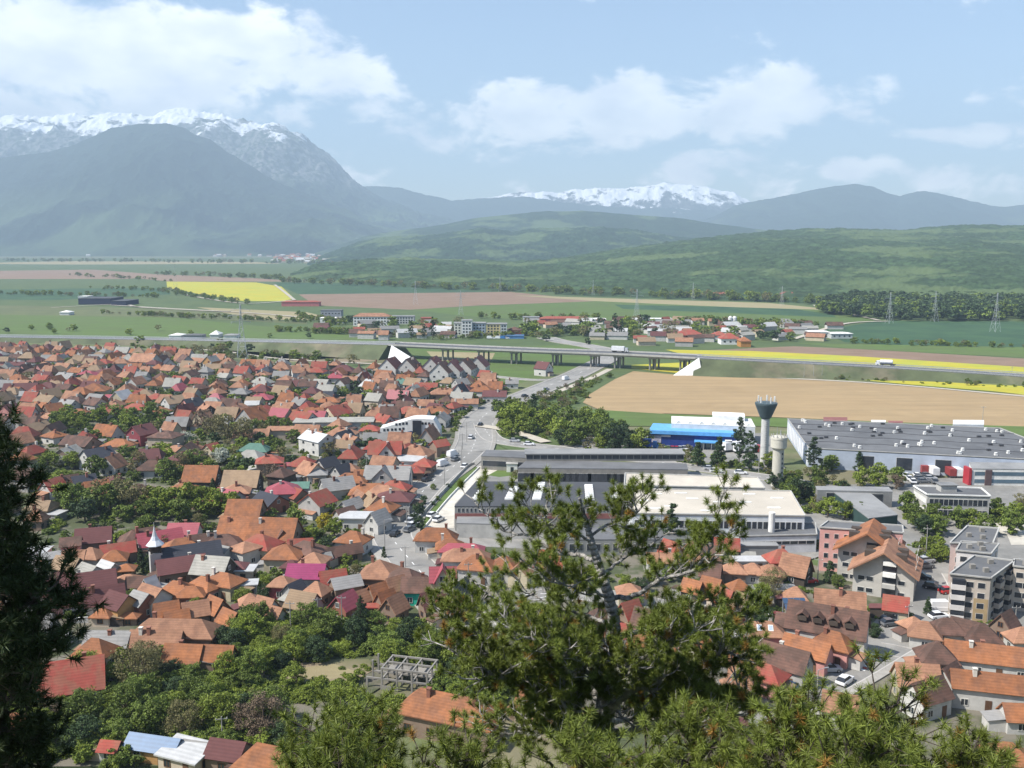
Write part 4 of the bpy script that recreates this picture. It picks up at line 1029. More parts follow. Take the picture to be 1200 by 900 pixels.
root, q, rf, c = big('white_hall', 'hall', 'white ribbed hall rising behind the blue store', [(787, 496), (885, 500), (880, 490.5), (787, 487.5)], 8, WHT, CONCW, over=.1)
for k in range(7): p = biline(q, .08 + k * .14, .1); o = link('skylight', DOME, rf, (p.x - c.x, p.y - c.y, 8.0)); o.scale = (.9, .5, .9)
big('white_tower_hall', 'hall', 'tall white block on the right of the ribbed hall behind the blue store', [(835, 486.5), (873, 488), (872, 484), (835, 482.5)], 10, WHT, CONCW, over=.1)
# office building
root, q, rf, c = big('office_building', 'office', 'grey office with two window rows and rooftop box, behind the tree row', [(1087, 580), (1160, 582), (1149, 572.5), (1071, 570)], 7.4, CONC, RGREY, over=.4, rim=.35)
facade(root, q[0], q[1], 1.0, 7.0, 12, 2, ww=1.25, wh=1.8, glass=DGL, near=True); b = MB(); a0, a1 = q[3] - c, q[0] - c
facade(root, q[3], q[0], 1.0, 7.0, 1, 2, ww=(q[0] - q[3]).length * .9, wh=1.5, glass=CONCW, name='wall_band')
p = biline(q, .42, .6); b = MB(); b.box(-2.2, 2.2, -1.5, 1.5, 0, 1.8, CONC); b.box(-2.5, 2.5, -1.8, 1.8, 1.803, 2.0, RLIGHT); b.obj('roof_box', rf, (p.x - c.x, p.y - c.y, 7.4))
# glass fronted office at the right edge
root, q, rf, c = big('glass_office', 'office', 'low modern office with glass strips and a red end fin, right edge', [(1140, 549), (1225, 550), (1225, 542.5), (1136, 541.5)], 5.6, CONCW, RLIGHT, over=.2)
facade(root, q[0], q[1], .4, 5.2, 1, 2, ww=(q[1] - q[0]).length * .94, wh=1.3, glass=mat('tinted_glass', (.10, .15, .19), rough=.12), name='glass_strip')
b = MB(); a0 = q[0] - c; b.box(a0.x - 1.2, a0.x - .4, a0.y - .4, a0.y + 3.5, -.2, 5.7, mat('fin_red', (.34, .03, .04), rough=.4)); b.obj('fin', root)
b = MB(); a0 = biline(q, .22, 0) - c; b.box(a0.x - 1, a0.x + 1, a0.y - .4, a0.y - .01, -.2, 5.2, mat('door_panel_brown', (.12, .08, .08))); b.obj('entrance', root)
# L-shaped flat roofed building
root, q, rf, c = big('workshop', 'workshop', 'dark glazed workshop wing with thin flat roof, back of the L-shaped block', [(958, 574), (1046, 576), (1041, 570.5), (956, 569.5)], 5, WGR, RLIGHT, over=.2)
facade(root, q[0], q[1], .4, 4.7, 2, 1, ww=6, wh=3.4, glass=DGL)
root, q, rf, c = big('workshop', 'workshop', 'long diagonal grey roof wing of the L-shaped block behind the pink flats', [(1018, 607), (1052, 603), (1019, 577), (976, 575.5)], 4.4, mat('wall_dark_green', (.03, .06, .055)), RLIGHT, over=.2)
# pink flats
PINK = mat('flats_pink', (.60, .33, .29), stain=.25, scale=.4)
root, q, rf, c = big('pink_flats', 'apartment block', 'pink four-storey flats with flat grey roof behind the gabled flats', [(961, 618.5), (1058, 625), (1057, 616.5), (971, 611)], 10.5, PINK, RGREY, over=.25, rim=.3)
facade(root, q[0], q[1], .6, 9.9, 8, 4, ww=1.0, wh=1.15, glass=DGL); facade(root, q[3], q[0], .6, 9.9, 1, 4, ww=.9, wh=1.1, glass=DGL)
# gabled flats: two tall gabled units with wide roofs
FL = mat('flats_render_grey', (.42, .40, .36), stain=.3, scale=.4)
root = thing('gabled_flats', 'apartment block', P(1030, 701), R(-27), label='tall grey flats with two stepped orange gables and stairwell glazing'); 
def unit(root, ox, oy, Wd, Ln, wh, rh, rc):
    b = MB(); M_ = Matrix.Translation((ox, oy, 0)) @ Matrix.Rotation(R(90), 4, 'Z'); 
    vs = [Vector(v) for v in ((0, -Wd / 2, -.2), (Ln, -Wd / 2, -.2), (Ln, Wd / 2, -.2), (0, Wd / 2, -.2), (0, -Wd / 2, wh), (Ln, -Wd / 2, wh), (Ln, Wd / 2, wh), (0, Wd / 2, wh), (0, 0, wh + rh), (Ln, 0, wh + rh))]
    b.add([M_ @ v for v in vs], [(0, 3, 2, 1), (0, 1, 5, 4), (2, 3, 7, 6), (1, 2, 6, 9, 5), (3, 0, 4, 8, 7), (4, 5, 9, 8), (6, 7, 8, 9)], FL); b.obj('wall', root)
    r_ = MB(); M2 = Matrix.Translation((ox, oy + Ln / 2 - .3, 0)) @ Matrix.Rotation(R(90), 4, 'Z'); roof_gable(r_, Ln + 1.2, Wd, wh + .02, rh, rc, ov=.9, th=.3, M=M2); rf = r_.obj('roof', root)
    for s in (-1, 1):
        for k in (.3, .65):
            d = MB(); Z = wh + rh * .5; d.box(ox + s * Wd * .26 - 1.1, ox + s * Wd * .26 + 1.1, oy + Ln * k - .8, oy + Ln * k + .8, Z - .2, Z + 1.1, WALL['d']); d.obj('dormer', rf)
    d = MB(); d.box(ox - .2, ox + 2.6, oy - .12, oy - .01, .3, wh + rh * .45, DGL)
    d.obj('stairwell_glazing', root)
    for fl in range(4):
        for xx in (-Wd * .36, -Wd * .22, Wd * .3):
            if fl * 2.7 + 2.4 > wh + .6: continue
            f = MB(); f.box(-.75, .75, -.08, 0, 0, 1.1, FRAME); f.box(-.65, .65, -.1, -.081, .1, 1.0, GLASS); f.obj('window', root, (ox + xx, oy - .004, .9 + fl * 2.6))
        if fl: d = MB(); d.box(ox - .1, ox + 2.5, oy - 1.0, oy - .13, fl * 2.5 + .2, fl * 2.5 + 1.1, CONCW if fl > 1 else CONC); d.obj('balcony', root)
        for k in range(3):
            f = MB(); f.box(-.6, .6, -.08, 0, 0, 1.1, FRAME); f.box(-.5, .5, -.1, -.081, .1, 1.0, GLASS); o = f.obj('window', root, (ox + Wd / 2 + .004, oy + 3 + k * 3.4, .9 + fl * 2.6)); o.rotation_euler = (0, 0, R(90))
unit(root, 0.6, 0, 12.2, 11, 6.2, 4.2, ROOF['T']); unit(root, -3.6, 7.2, 12.2, 10, 8.0, 4.0, ROOF['O'])
HOUSES.append((root.location.x, root.location.y + 8, 12, 12, 0))
# balconied blocks on the right
FB = mat('flats_beige', (.46, .40, .34), stain=.35, scale=.35); FBR = mat('flats_ochre_panel', (.34, .25, .14), stain=.3); FWH = mat('flats_white', (.60, .57, .54), stain=.35, scale=.3)
def block(px, h, label, wm, cols, colsr, balc=True, name='apartment_block', floors=4):
    root, q, rf, c = big(name, 'apartment block', label, px, h, wm, RGREY, over=.5, rim=.3)
    facade(root, q[0], q[1], .5, h - .6, cols, floors, ww=1.4, wh=1.2, glass=DGL, skip=[(0, f) for f in range(floors)] if balc else ()); facade(root, q[1], q[2], .5, h - .6, colsr, floors, ww=1.5, wh=1.3, glass=DGL)
    if balc:
        d = (q[1] - q[0]); d.z = 0; ln_ = d.length; an = math.atan2(d.y, d.x)
        for f in range(floors):
            b = MB(); M_ = Matrix.Translation((q[0] - c).to_2d().to_3d()) @ Matrix.Rotation(an, 4, 'Z'); zf = .5 + f * (h - 1.1) / floors
            b.box(.2, 2.8, -1.1, -.01, zf, zf + 1.05, FWH, M_); b.box(.3, 2.7, -1.0, -.02, zf + 1.053, zf + 2.1, DGL, M_); b.obj('balcony', root)
        d = (q[2] - q[1]); d.z = 0; ln2 = d.length; an2 = math.atan2(d.y, d.x)
        for f in range(floors):
            for k in range(2):
                b = MB(); M_ = Matrix.Translation((q[1] - c).to_2d().to_3d()) @ Matrix.Rotation(an2, 4, 'Z'); zf = .5 + f * (h - 1.1) / floors; x0 = ln2 * (.22 + .45 * k)
                b.box(x0, x0 + 2.6, -1.0, -.01, zf, zf + 1.05, FB, M_); b.box(x0 + .1, x0 + 2.5, -.9, -.02, zf + 1.053, zf + 2.0, DGL, M_); b.obj('balcony', root)
    for u, v in ((.3, .4), (.7, .3), (.55, .75)):
        p = biline(q, u, v); b = MB(); b.box(-.5, .5, -.4, .4, 0, .9, CONCD); b.obj('roof_vent', rf, (p.x - c.x, p.y - c.y, h))
    return root, q, c
root, q, c = block([(1114, 673), (1161, 678), (1188, 658), (1142, 652)], 9.6, 'beige balconied flats with slab roof, nearest block at the right', FB, 3, 4)
b = MB(); d = (q[1] - q[0]); an = math.atan2(d.y, d.x); M_ = Matrix.Translation((q[0] - c).to_2d().to_3d()) @ Matrix.Rotation(an, 4, 'Z'); Ld = d.length
b.box(Ld * .62, Ld * .98, -.05, -.01, -.1, 5.2, FBR, M_); b.obj('ochre_panel', root)
block([(1121, 645.5), (1161, 649.5), (1170, 638), (1127, 635)], 9.5, 'white flats with red-edged roof just behind the beige balconied block', FWH, 3, 2, False)
block([(1114, 636.5), (1163, 637), (1170, 620), (1134, 617)], 9.5, 'pale pink flats with vent-dotted roof, hindmost of the right-hand blocks', mat('flats_pale_pink', (.60, .47, .43), stain=.3, scale=.3), 3, 2, False)
block([(1188, 664), (1230, 669), (1240, 660), (1189, 656)], 9.6, 'grey flats cut by the right edge of the picture beside the beige block', FB, 4, 2, False)
# white modern building with sloping left wing
root = thing('white_offices', 'office', P(484, 512), R(-2), label='white modern building with sloping left wing and blue glass centre')
s_ = SC(484, 512); b = MB(); outl = [(-36 * s_, 0), (33 * s_, 0), (33 * s_, 3.6), (26 * s_, 8.0), (9 * s_, 8.3), (0, 8.0), (-34 * s_, 4.4), (-36 * s_, 4.4)]
fr = [(x, -5, z) for x, z in outl]; bk = [(x, 3, z) for x, z in outl]; n = len(outl)
b.add(fr + bk, [tuple(range(n)), tuple(range(2 * n - 1, n - 1, -1))] + [(i, n + i, n + (i + 1) % n, (i + 1) % n) for i in range(n)], mat('modern_white_wall', (.62, .62, .60), stain=.1)); b.obj('wall', root)
b = MB(); b.box(2 * s_, 12 * s_, -5.6, -5.01, 0, 7.6, DGL); b.obj('glass_front', root)
b = MB(); vs = []
for i in range(9):
    t = math.pi * i / 8; vs.append((-6 * s_ + 0 * i + (-10 * s_) * math.cos(t) + 6 * s_, -5.3, 3.4 * math.sin(t)))
b.add(vs + [(x, -5.02, z) for x, y, z in vs], [tuple(range(9)), tuple(range(17, 8, -1))] + [(i, 9 + i, 10 + i, i + 1) for i in range(8)], mat('arch_dark_blue', (.02, .03, .10), rough=.2)); b.obj('arched_glazing', root)
for xx, zz in [(-31, 3.2), (-27, 3.3), (-22, 3.4), (-18, 3.5), (-13, 3.6), (-17, 5.5), (-13, 5.6), (-9, 5.8), (-31, 1.2), (-27, 1.2), (-22, 1.2), (-18, 1.2), (-13, 1.2), (13.5, 5.9), (25, 5.6), (25, 3.6), (29, 3.4), (17, 1.2), (21, 1.2), (25, 1.2), (29, 1.2), (-5, 5.9), (-9, 3.8), (17, 5.9), (21, 5.9), (17, 3.6), (21, 3.6)]:
    f = MB(); f.box(-.42, .42, -.06, 0, 0, .95, DGL); f.obj('window', root, (xx * s_, -5.01, zz))
HOUSES.append((root.location.x, root.location.y, 13, 8, 0))
# row of seven villas near the viaduct
for i, (x, y) in enumerate([(458, 424), (480, 424), (508, 423), (518, 429), (531, 427), (545, 425), (561, 422)]):
    o = house(x, y + 1, 'g', 13, 10.5, 6.4, 5.2, 78 + random.uniform(-3, 3), 'B' if i % 2 else 'M', 'w', name='villa', cat='villa', desc='white gabled villa with brown roof', group='villas near the viaduct')
# store with flat white roof and orange sign
o = house(424, 605, 's', 11, 5, 3.6, .35, -3, 'W', 'w', name='store', cat='store', label='long white flat-roofed store beside the main road with an orange sign', chim=0)
b = MB(); b.box(1.6, 4.6, -2.62, -2.51, 1.2, 2.6, mat('sign_orange', (.6, .23, .04))); b.obj('sign', o)
o = house(392, 493, 's', 32, 9, 3.6, .3, 3, 'A', 'g', name='market_hall', cat='hall', label='long pale flat-topped market hall between the red roofs left of the white offices', chim=0)
# chapel with spire
p = P(184, 679); root = thing('chapel', 'chapel', p, R(28), label='small grey chapel with a white metal spire and dark nave roof')
b = MB(); b.box(-1.3, 1.3, -1.3, 1.3, -.2, 6.4, mat('chapel_render', (.40, .39, .37), stain=.3)); tw = b.obj('tower', root)
b = MB()
for sx in (-1, 1):
    for sy in (-1, 1): b.box(sx * 1.0 - .18, sx * 1.0 + .18, sy * 1.0 - .18, sy * 1.0 + .18, 6.4, 8.2, WALL['d'])
b.box(-.75, .75, -.75, .75, 6.4, 8.2, WALL['d']); b.obj('belfry', tw)
b = MB(); SP = mat('spire_metal', (.62, .64, .66), rough=.35, metal=.2)
b.lathe([(2.0, 8.2), (1.9, 8.35), (1.0, 9.3), (.55, 10.2), (.28, 11.3), (.03, 12.6)], SP, 8); b.tube((0, 0, 12.5), (0, 0, 13.4), .05, .04, SP); b.obj('spire', tw)
b = MB(); vs = [(1.3, -3.2, -.2), (14, -3.2, -.2), (14, 3.2, -.2), (1.3, 3.2, -.2), (1.3, -3.2, 3.8), (14, -3.2, 3.8), (14, 3.2, 3.8), (1.3, 3.2, 3.8), (1.3, 0, 7), (14, 0, 7)]
b.add(vs, [(0, 3, 2, 1), (0, 1, 5, 4), (2, 3, 7, 6), (1, 2, 6, 9, 5), (3, 0, 4, 8, 7), (4, 5, 9, 8), (6, 7, 8, 9)], WALL['g']); nv = b.obj('nave', root)
b = MB(); roof_gable(b, 12.7, 6.4, 3.82, 3.2, ROOF['K'], cx=7.65); b.obj('nave_roof', nv)
# water towers
p = P(895, 546); root = thing('water_tower', 'water tower', p, label='tall slim water tower with a dark funnel-shaped head and aerials'); s_ = .292
TW = mat('tower_concrete', (.45, .45, .43), stain=.35); b = MB(); b.lathe([(1.5, -.2), (1.4, 1), (1.35, 16.6)], TW, 24, (0, 0)); b.obj('shaft', root)
b = MB(); b.lathe([(1.4, 16.5), (1.9, 17.0), (3.7, 21.4), (3.75, 22.0), (3.4, 22.1)], mat('funnel_dark', (.07, .10, .11), rough=.5), 28); b.obj('tank', root)
b = MB()
for k in range(14): t = k * .449; b.tube((3.3 * math.cos(t), 3.3 * math.sin(t), 22.0), (3.3 * math.cos(t), 3.3 * math.sin(t), 22.9 + (k % 3) * .6), .06, .05, METAL)
for k in range(5): t = k * 1.25; b.box(2.8 * math.cos(t) - .2, 2.8 * math.cos(t) + .2, 2.8 * math.sin(t) - .15, 2.8 * math.sin(t) + .15, 22.2, 24.2, CONCW)
b.tube((.5, 0, 22), (.5, 0, 24.6), .06, .04, METAL); b.obj('antenna', root)
b = MB()
for k in range(24): b.box(-.25, .25, -1.5, -1.44, 1 + k * .62, 1.1 + k * .62, DARKM)
b.obj('ladder', root)
p = P(910.5, 570); root = thing('water_tower', 'water tower', p, label='shorter cylindrical concrete water tower with a broad drum head'); b = MB()
b.lathe([(2.0, -.2), (1.75, 1.5), (1.7, 12)], mat('tower_concrete_warm', (.46, .44, .37), stain=.35), 24); b.obj('shaft', root)
b = MB(); b.lathe([(1.75, 11.9), (2.45, 12.6), (2.5, 15.2), (2.6, 15.25), (2.6, 15.9), (2.2, 15.95), (1.2, 16.3)], mat('tower_concrete_warm', (.46, .44, .37), stain=.35), 28); b.obj('tank', root)
b = MB()
for k in range(12): t = k * .5236; b.box(2.35 * math.cos(t) - .12, 2.35 * math.cos(t) + .12, 2.35 * math.sin(t) - .12, 2.35 * math.sin(t) + .12, 15.9, 16.6, CONC)
b.tube((-.6, 0, 16), (-.6, 0, 19), .07, .05, METAL); b.tube((.4, 0, 16), (.5, 0, 18), .2, .14, METAL); b.obj('antenna', root)
b = MB()
for k in range(7): b.box(.7, 1.1, -1.62, -1.5, 1.4 + k * 1.5, 2.1 + k * 1.5, DGL)
b.obj('window_slot', root)
# concrete skeleton
p = P(462, 806); root = thing('concrete_frame', 'unfinished building', p, R(-14), label='unfinished concrete skeleton of columns and beams beside the long orange roof')
for iy in range(3):
    for ix in range(5):
        h = 3.9 if ix > 0 or iy else 2.0
        b = MB(); b.box(ix * 2.7 - 4.6, ix * 2.7 - 4.3, iy * 2.6 - 1.3, iy * 2.6 - 1, -.2, h, CONCD); b.obj('column', root)
for iy in range(3):
    for z in (1.8, 3.7): b = MB(); b.box(-4.6 if z < 3 else -1.9, 6.6, iy * 2.6 - 1.28, iy * 2.6 - 1.02, z, z + .3, CONCD); b.obj('beam', root)
for ix in range(1, 5):
    for z in (1.8, 3.7): b = MB(); b.box(ix * 2.7 - 4.58, ix * 2.7 - 4.32, -1.0, 4.2, z + .005, z + .25, CONCD); b.obj('beam', root)
b = MB(); b.box(-2, 1.2, -1.35, -1.305, .1, .9, CONCD); b.box(-2, 6.6, 1.6, 4.1, 2.11, 2.25, CONCD); b.obj('slab', root)
HOUSES.append((p.x, p.y, 6, 5, 0))

# ---------------- far village blocks
FW = mat('far_wall_white', (.62, .62, .60)); 
def farblock(x0, x1, yt, yb, label, wm, rm, rh=0, name='apartment_block', cat='apartment block', depth=12, cols=None, rows=3):
    p0, p1 = P(x0, yb), P(x1, yb); s_ = SC((x0 + x1) / 2, yb); h = (yb - yt) * s_; c = (p0 + p1) / 2; Wd = (p1 - p0).length
    root = thing(name, cat, c, label=label); b = MB(); b.box(-Wd / 2, Wd / 2, 0, depth, -.2, h, wm); b.obj('wall', root)
    b = MB()
    if rh: roof_hip(b, Wd, depth, h, rh, rm); o = b.obj('roof', root, (0, depth / 2, 0))
    else: b.box(-Wd / 2 - .3, Wd / 2 + .3, -.3, depth + .3, h + .003, h + .4, rm); b.obj('roof', root)
    if rows:
        cols = cols or max(2, int(Wd / 4)); facade(root, Vector((c.x - Wd / 2, c.y, 0)), Vector((c.x + Wd / 2, c.y, 0)), .5, h - .3, cols, rows, ww=1.6, wh=1.4, glass=DGL)
    HOUSES.append((c.x, c.y + depth / 2, Wd / 2, depth / 2, 0)); return root
farblock(414, 457, 371, 382, 'wide white block with peach hip roof in the village beyond the motorway', FW, ROOF['T'], 3, cols=12, rows=3)
farblock(458, 485, 371, 380, 'pale grey flat-roofed block right of the peach roofed one', mat('far_grey_wall', (.45, .47, .46)), RLIGHT, cols=8, rows=3)
farblock(376, 400, 364, 377, 'grey half-built block at the left of the far village', mat('far_grey_dark', (.28, .29, .31)), RGREY, cols=6, rows=2)
farblock(375, 402, 373, 379, 'low white modern house below the grey half-built block', FW, CONCW, cols=4, rows=1, name='modern_house', cat='house')
farblock(493, 506, 373, 381, 'orange-red block beside the poplars of the far village', mat('far_orange_wall', (.5, .16, .08)), ROOF['R'], 0, rows=0)
farblock(532, 541, 379, 393, 'narrow off-white tower left of the white tower flats', mat('far_offwhite', (.5, .51, .46)), RLIGHT, cols=2, rows=4)
farblock(541, 553, 376, 395, 'brightest white tower flats of the far village', FW, RLIGHT, cols=3, rows=5)
farblock(553.5, 569, 379, 394, 'grey-blue flats joined to the white tower flats', mat('far_blue_wall', (.36, .42, .48)), RLIGHT, cols=4, rows=4)
farblock(570, 586, 380, 394, 'yellow striped flats in the far village', mat('far_yellow_wall', (.52, .43, .22)), RLIGHT, cols=4, rows=4)
farblock(586.5, 594, 380, 395, 'plain grey end block right of the yellow flats', mat('far_grey_wall', (.45, .47, .46)), RLIGHT, cols=2, rows=4)
farblock(595, 611, 387, 394, 'red house above the blue awning in the far village', mat('far_red_wall', (.35, .09, .07)), ROOF['B'], 2.5, rows=0, name='house', cat='house')
farblock(590, 614, 394, 397, 'low blue awning shed in front of the red far house', mat('far_blue_shed', (.10, .25, .5)), ROOF['U'], 0, rows=0, name='shed', cat='shed')
farblock(330, 374, 354, 359, 'long low pink-red roofed sheds left of the grey half-built block', mat('far_red_shed', (.42, .14, .14)), ROOF['R'], 1.5, rows=0, name='shed', cat='shed')
farblock(633, 690, 373.5, 378, 'very long red roofed shed at the top of the far village', mat('far_red_shed', (.42, .14, .14)), ROOF['R'], 2, rows=0, name='shed', cat='shed')
farblock(613, 632, 372, 377, 'white building at the left end of the very long red shed', FW, RLIGHT, rows=1, name='hall', cat='hall')
farblock(694, 710, 374, 378, 'bright white roofed hall right of the very long red shed', FW, CONCW, 1, rows=0, name='hall', cat='hall')
farblock(755, 788, 374, 377, 'long thin white hall in front of the yellow field strip', FW, CONCW, rows=0, name='hall', cat='hall')
farblock(788, 806, 374.5, 378, 'yellow walled hall at the end of the long white hall', mat('far_yellow_hall', (.6, .40, .08)), RLIGHT, rows=0, name='hall', cat='hall')
farblock(792, 826, 393, 399, 'broad red roofed farm building by the viaduct', mat('far_brick', (.2, .07, .06)), ROOF['R'], 4, rows=0, name='farm_building', cat='farm building', depth=16)
farblock(845, 867, 397, 404, 'white farm building with bright red hip roof', FW, ROOF['R'], 4, rows=1, name='farm_building', cat='farm building')
farblock(836, 853, 393, 398, 'pinkish roofed farm building behind the white red-roofed one', FW, ROOF['R'], 3, rows=0, name='farm_building', cat='farm building')
farblock(868, 880, 400, 407, 'ochre house at the right of the farm buildings', mat('far_ochre', (.42, .2, .06)), ROOF['O'], 3, rows=0, name='house', cat='house')
farblock(949, 972, 389, 396, 'white ribbed farm hall in the dark green field', FW, CONCW, 1, rows=1, name='farm_hall', cat='farm building')
farblock(974, 999, 391, 397, 'white-roofed open farm hall, right neighbour of the ribbed one', mat('far_grey_wall', (.45, .47, .46)), CONCW, 1, rows=1, name='farm_hall', cat='farm building')
farblock(830, 872, 346, 349, 'long white and red barn at the foot of the forested hill', FW, ROOF['R'], 4, rows=0, name='barn', cat='barn', depth=30)
farblock(878, 892, 348, 350.5, 'short white barn at the foot of the forested hill', FW, CONCW, 0, rows=0, name='barn', cat='barn', depth=20)
farblock(910, 942, 346.5, 350, 'brown-red barn at the foot of the forested hill', mat('far_brick', (.2, .07, .06)), ROOF['R'], 5, rows=0, name='barn', cat='barn', depth=30)
farblock(92, 130, 350, 357, 'long dark navy hall standing alone in the green fields', mat('far_navy', (.03, .035, .07)), RDARK, 0, rows=0, name='hall', cat='hall', depth=40)
farblock(130.5, 148, 353, 358, 'lower navy end of the dark hall in the fields', mat('far_navy', (.03, .035, .07)), RDARK, 0, rows=0, name='hall', cat='hall', depth=40)
farblock(91.5, 102, 347.5, 350, 'white rooftop block on the left of the dark navy hall', FW, CONCW, 0, rows=0, name='hall', cat='hall', depth=20)
farblock(70, 81, 366, 369.5, 'small white tent hall in the green field', FW, CONCW, 2, rows=0, name='tent_hall', cat='tent')
farblock(198, 212, 393, 397, 'white shed just above the motorway at the left', FW, CONCW, 1.5, rows=0, name='shed', cat='shed')
farblock(246, 256, 392, 396, 'small white domed shed above the motorway', FW, CONCW, 3, rows=0, name='shed', cat='shed')
farblock(262, 277, 393, 396.5, 'low white and grey shed above the motorway near the pylon', FW, RLIGHT, 1, rows=0, name='shed', cat='shed')
farblock(215, 236, 393, 397, 'dark low shed between the white sheds above the motorway', mat('far_grey_dark', (.28, .29, .31)), RGREY, 1, rows=0, name='shed', cat='shed')
for x, l_ in ((855.5, 'left of the twin pale silos of the far village'), (860.5, 'right of the twin pale silos of the far village')):
    p = P(x, 385); b = MB(); b.lathe([(2, -.2), (2, 10), (1.2, 11), (.2, 11.4)], FW, 14); o = b.obj('silo', None, p); tag(o, 'silo', label=l_)
# ================================================================== the rest of the town
def inpoly(x, y, poly):
    c = False; n = len(poly)
    for i in range(n):
        x1, y1 = poly[i]; x2, y2 = poly[(i + 1) % n]
        if (y1 > y) != (y2 > y) and x < (x2 - x1) * (y - y1) / (y2 - y1) + x1: c = not c
    return c
RS = [(np.array([(p.x, p.y) for p in ln_]), w_) for ln_, w_ in ROADS]
def on_road(x, y, m_):
    for a, w_ in RS:
        if np.min((a[:, 0] - x) ** 2 + (a[:, 1] - y) ** 2) < (w_ / 2 + m_) ** 2: return True
    return False
def hits_house(x, y, r, k=.92):
    for (hx, hy, l2, w2, rt) in HOUSES:
        dx, dy = x - hx, y - hy
        if abs(dx) > l2 + w2 + r or abs(dy) > l2 + w2 + r: continue
        u = dx * math.cos(rt) + dy * math.sin(rt); v = -dx * math.sin(rt) + dy * math.cos(rt)
        if abs(u) < l2 * k + r and abs(v) < w2 * k + r: return True
    return False
TREEZ = [[(60, 492), (110, 485), (150, 484), (205, 492), (170, 508), (120, 506), (65, 505)], [(235, 498), (300, 492), (318, 512), (290, 532), (235, 530)], [(40, 540), (105, 540), (110, 556), (190, 556), (215, 545), (270, 530), (300, 545), (220, 565), (110, 566), (40, 575)],
         [(60, 575), (100, 580), (280, 582), (285, 612), (110, 615), (60, 605)], [(60, 480), (100, 488), (100, 500), (50, 500)], [(300, 500), (360, 515), (350, 540), (300, 535)]]
AREAS = [[(-90, 405), (190, 414), (300, 429), (460, 433), (560, 443), (597, 453), (572, 476), (548, 497), (545, 522), (520, 545), (480, 560), (400, 560), (380, 600), (300, 560), (200, 575), (100, 570), (-150, 575)], [(690, 642), (860, 642), (910, 700), (900, 760), (700, 775)], [(-100, 575), (60, 575), (60, 760), (-100, 760)]]
rf_ = random.Random(21)
mbW, mbR = MB(), MB()
FILL = []
cosA, sinA = math.cos(R(-14)), math.sin(R(-14))
for iy in range(-44, 76):
    for ix in range(-66, 66):
        gx, gy = ix * 12.0 + rf_.uniform(-2, 2) + (iy % 2) * 5, iy * 11.6 + rf_.uniform(-2, 2); x = gx * cosA - gy * sinA; y = gx * sinA + gy * cosA + 400
        if y < 130: continue
        px, py, _ = toPix((x, y, 2))
        if not any(inpoly(px, py + 2, a) for a in AREAS): continue
        if any(inpoly(px, py, a) for a in TREEZ): continue
        L_, W_ = rf_.uniform(6, 10.5), rf_.uniform(5, 7.2)
        if _ < 250: L_ *= .6; W_ *= .65
        if on_road(x, y, 8) or hits_house(x, y, max(L_, W_) * .36): continue
        if rf_.random() < .2: continue
        rt = R(-14 + rf_.gauss(0, 10) + rf_.choice((0, 0, 90)))
        rc = rf_.choices('OTRMPBGKWNAL', weights=(18, 25, 14, 8, 3, 15, 9, 2.5, 1.2, 9, 5, .2))[0]; wc = rf_.choices('wcgbponrd', weights=(26, 14, 14, 10, 4, 4, 10, 3, 4))[0]
        t = rf_.choices('ghj', weights=(5, 4, 1.2))[0]; wh = rf_.choice((2.8, 3, 3.2, 3.4, 4.2)); rh = rf_.uniform(2.2, 3.8) * (1 if _ > 300 else .85)
        HOUSES.append((x, y, L_ / 2, W_ / 2, rt)); FILL.append((x, y))
        a, b = MB(), MB(); house_geo((t, L_, W_, wh, rh, rc, wc), a, b)
        if rf_.random() < .7: cx_ = rf_.uniform(-.3, .3) * L_; b.box(cx_ - .35, cx_ + .35, -.35, .35, wh + rh - .6, wh + rh + 1, CHIM if rf_.random() < .6 else CHIMW)
        for s in (-1, 1):
            for k in range(int(L_ / 3)): u = (k + .5) / int(L_ / 3) * L_ - L_ / 2; a.box(u - .55, u + .55, s * W_ / 2 - .05, s * W_ / 2 + .05, 1, 2.2, GLASS)
            a.box(s * L_ / 2 - .05, s * L_ / 2 + .05, -1.9, -.8, 1, 2.2, GLASS); a.box(s * L_ / 2 - .05, s * L_ / 2 + .05, .8, 1.9, 1, 2.2, GLASS)
        M_ = Matrix.Translation((x, y, 0)) @ Matrix.Rotation(rt, 4, 'Z')
        for src, dst in ((a, mbW), (b, mbR)):
            o0 = len(dst.v); dst.v += [tuple(M_ @ Vector(v)) for v in src.v]
            ks = [dst.m(q) for q in src.mats]
            for f, mi in zip(src.f, src.mi): dst.f.append(tuple(i + o0 for i in f)); dst.mi.append(ks[mi])
        if rf_.random() < .5:   # outbuilding
            q = M_ @ Vector((L_ / 2 + 2.2, rf_.uniform(-3, 3), 0)); M2 = Matrix.Translation(q) @ Matrix.Rotation(rt, 4, 'Z'); mbR.box(-1.8, 1.8, -2.5, 2.5, 2.2, 2.4, ROOF[rf_.choice('GTBAMW')], M2); mbW.box(-1.6, 1.6, -2.3, 2.3, 0, 2.199, WALL['g'], M2)
o = mbW.obj('town_house_mass'); stuff(o, 'mass of small tile-roofed town houses too small to count'); o['category'] = 'houses'
o2 = mbR.obj('roof', o)
print('HAND', N_HAND, 'FILL', len(FILL))
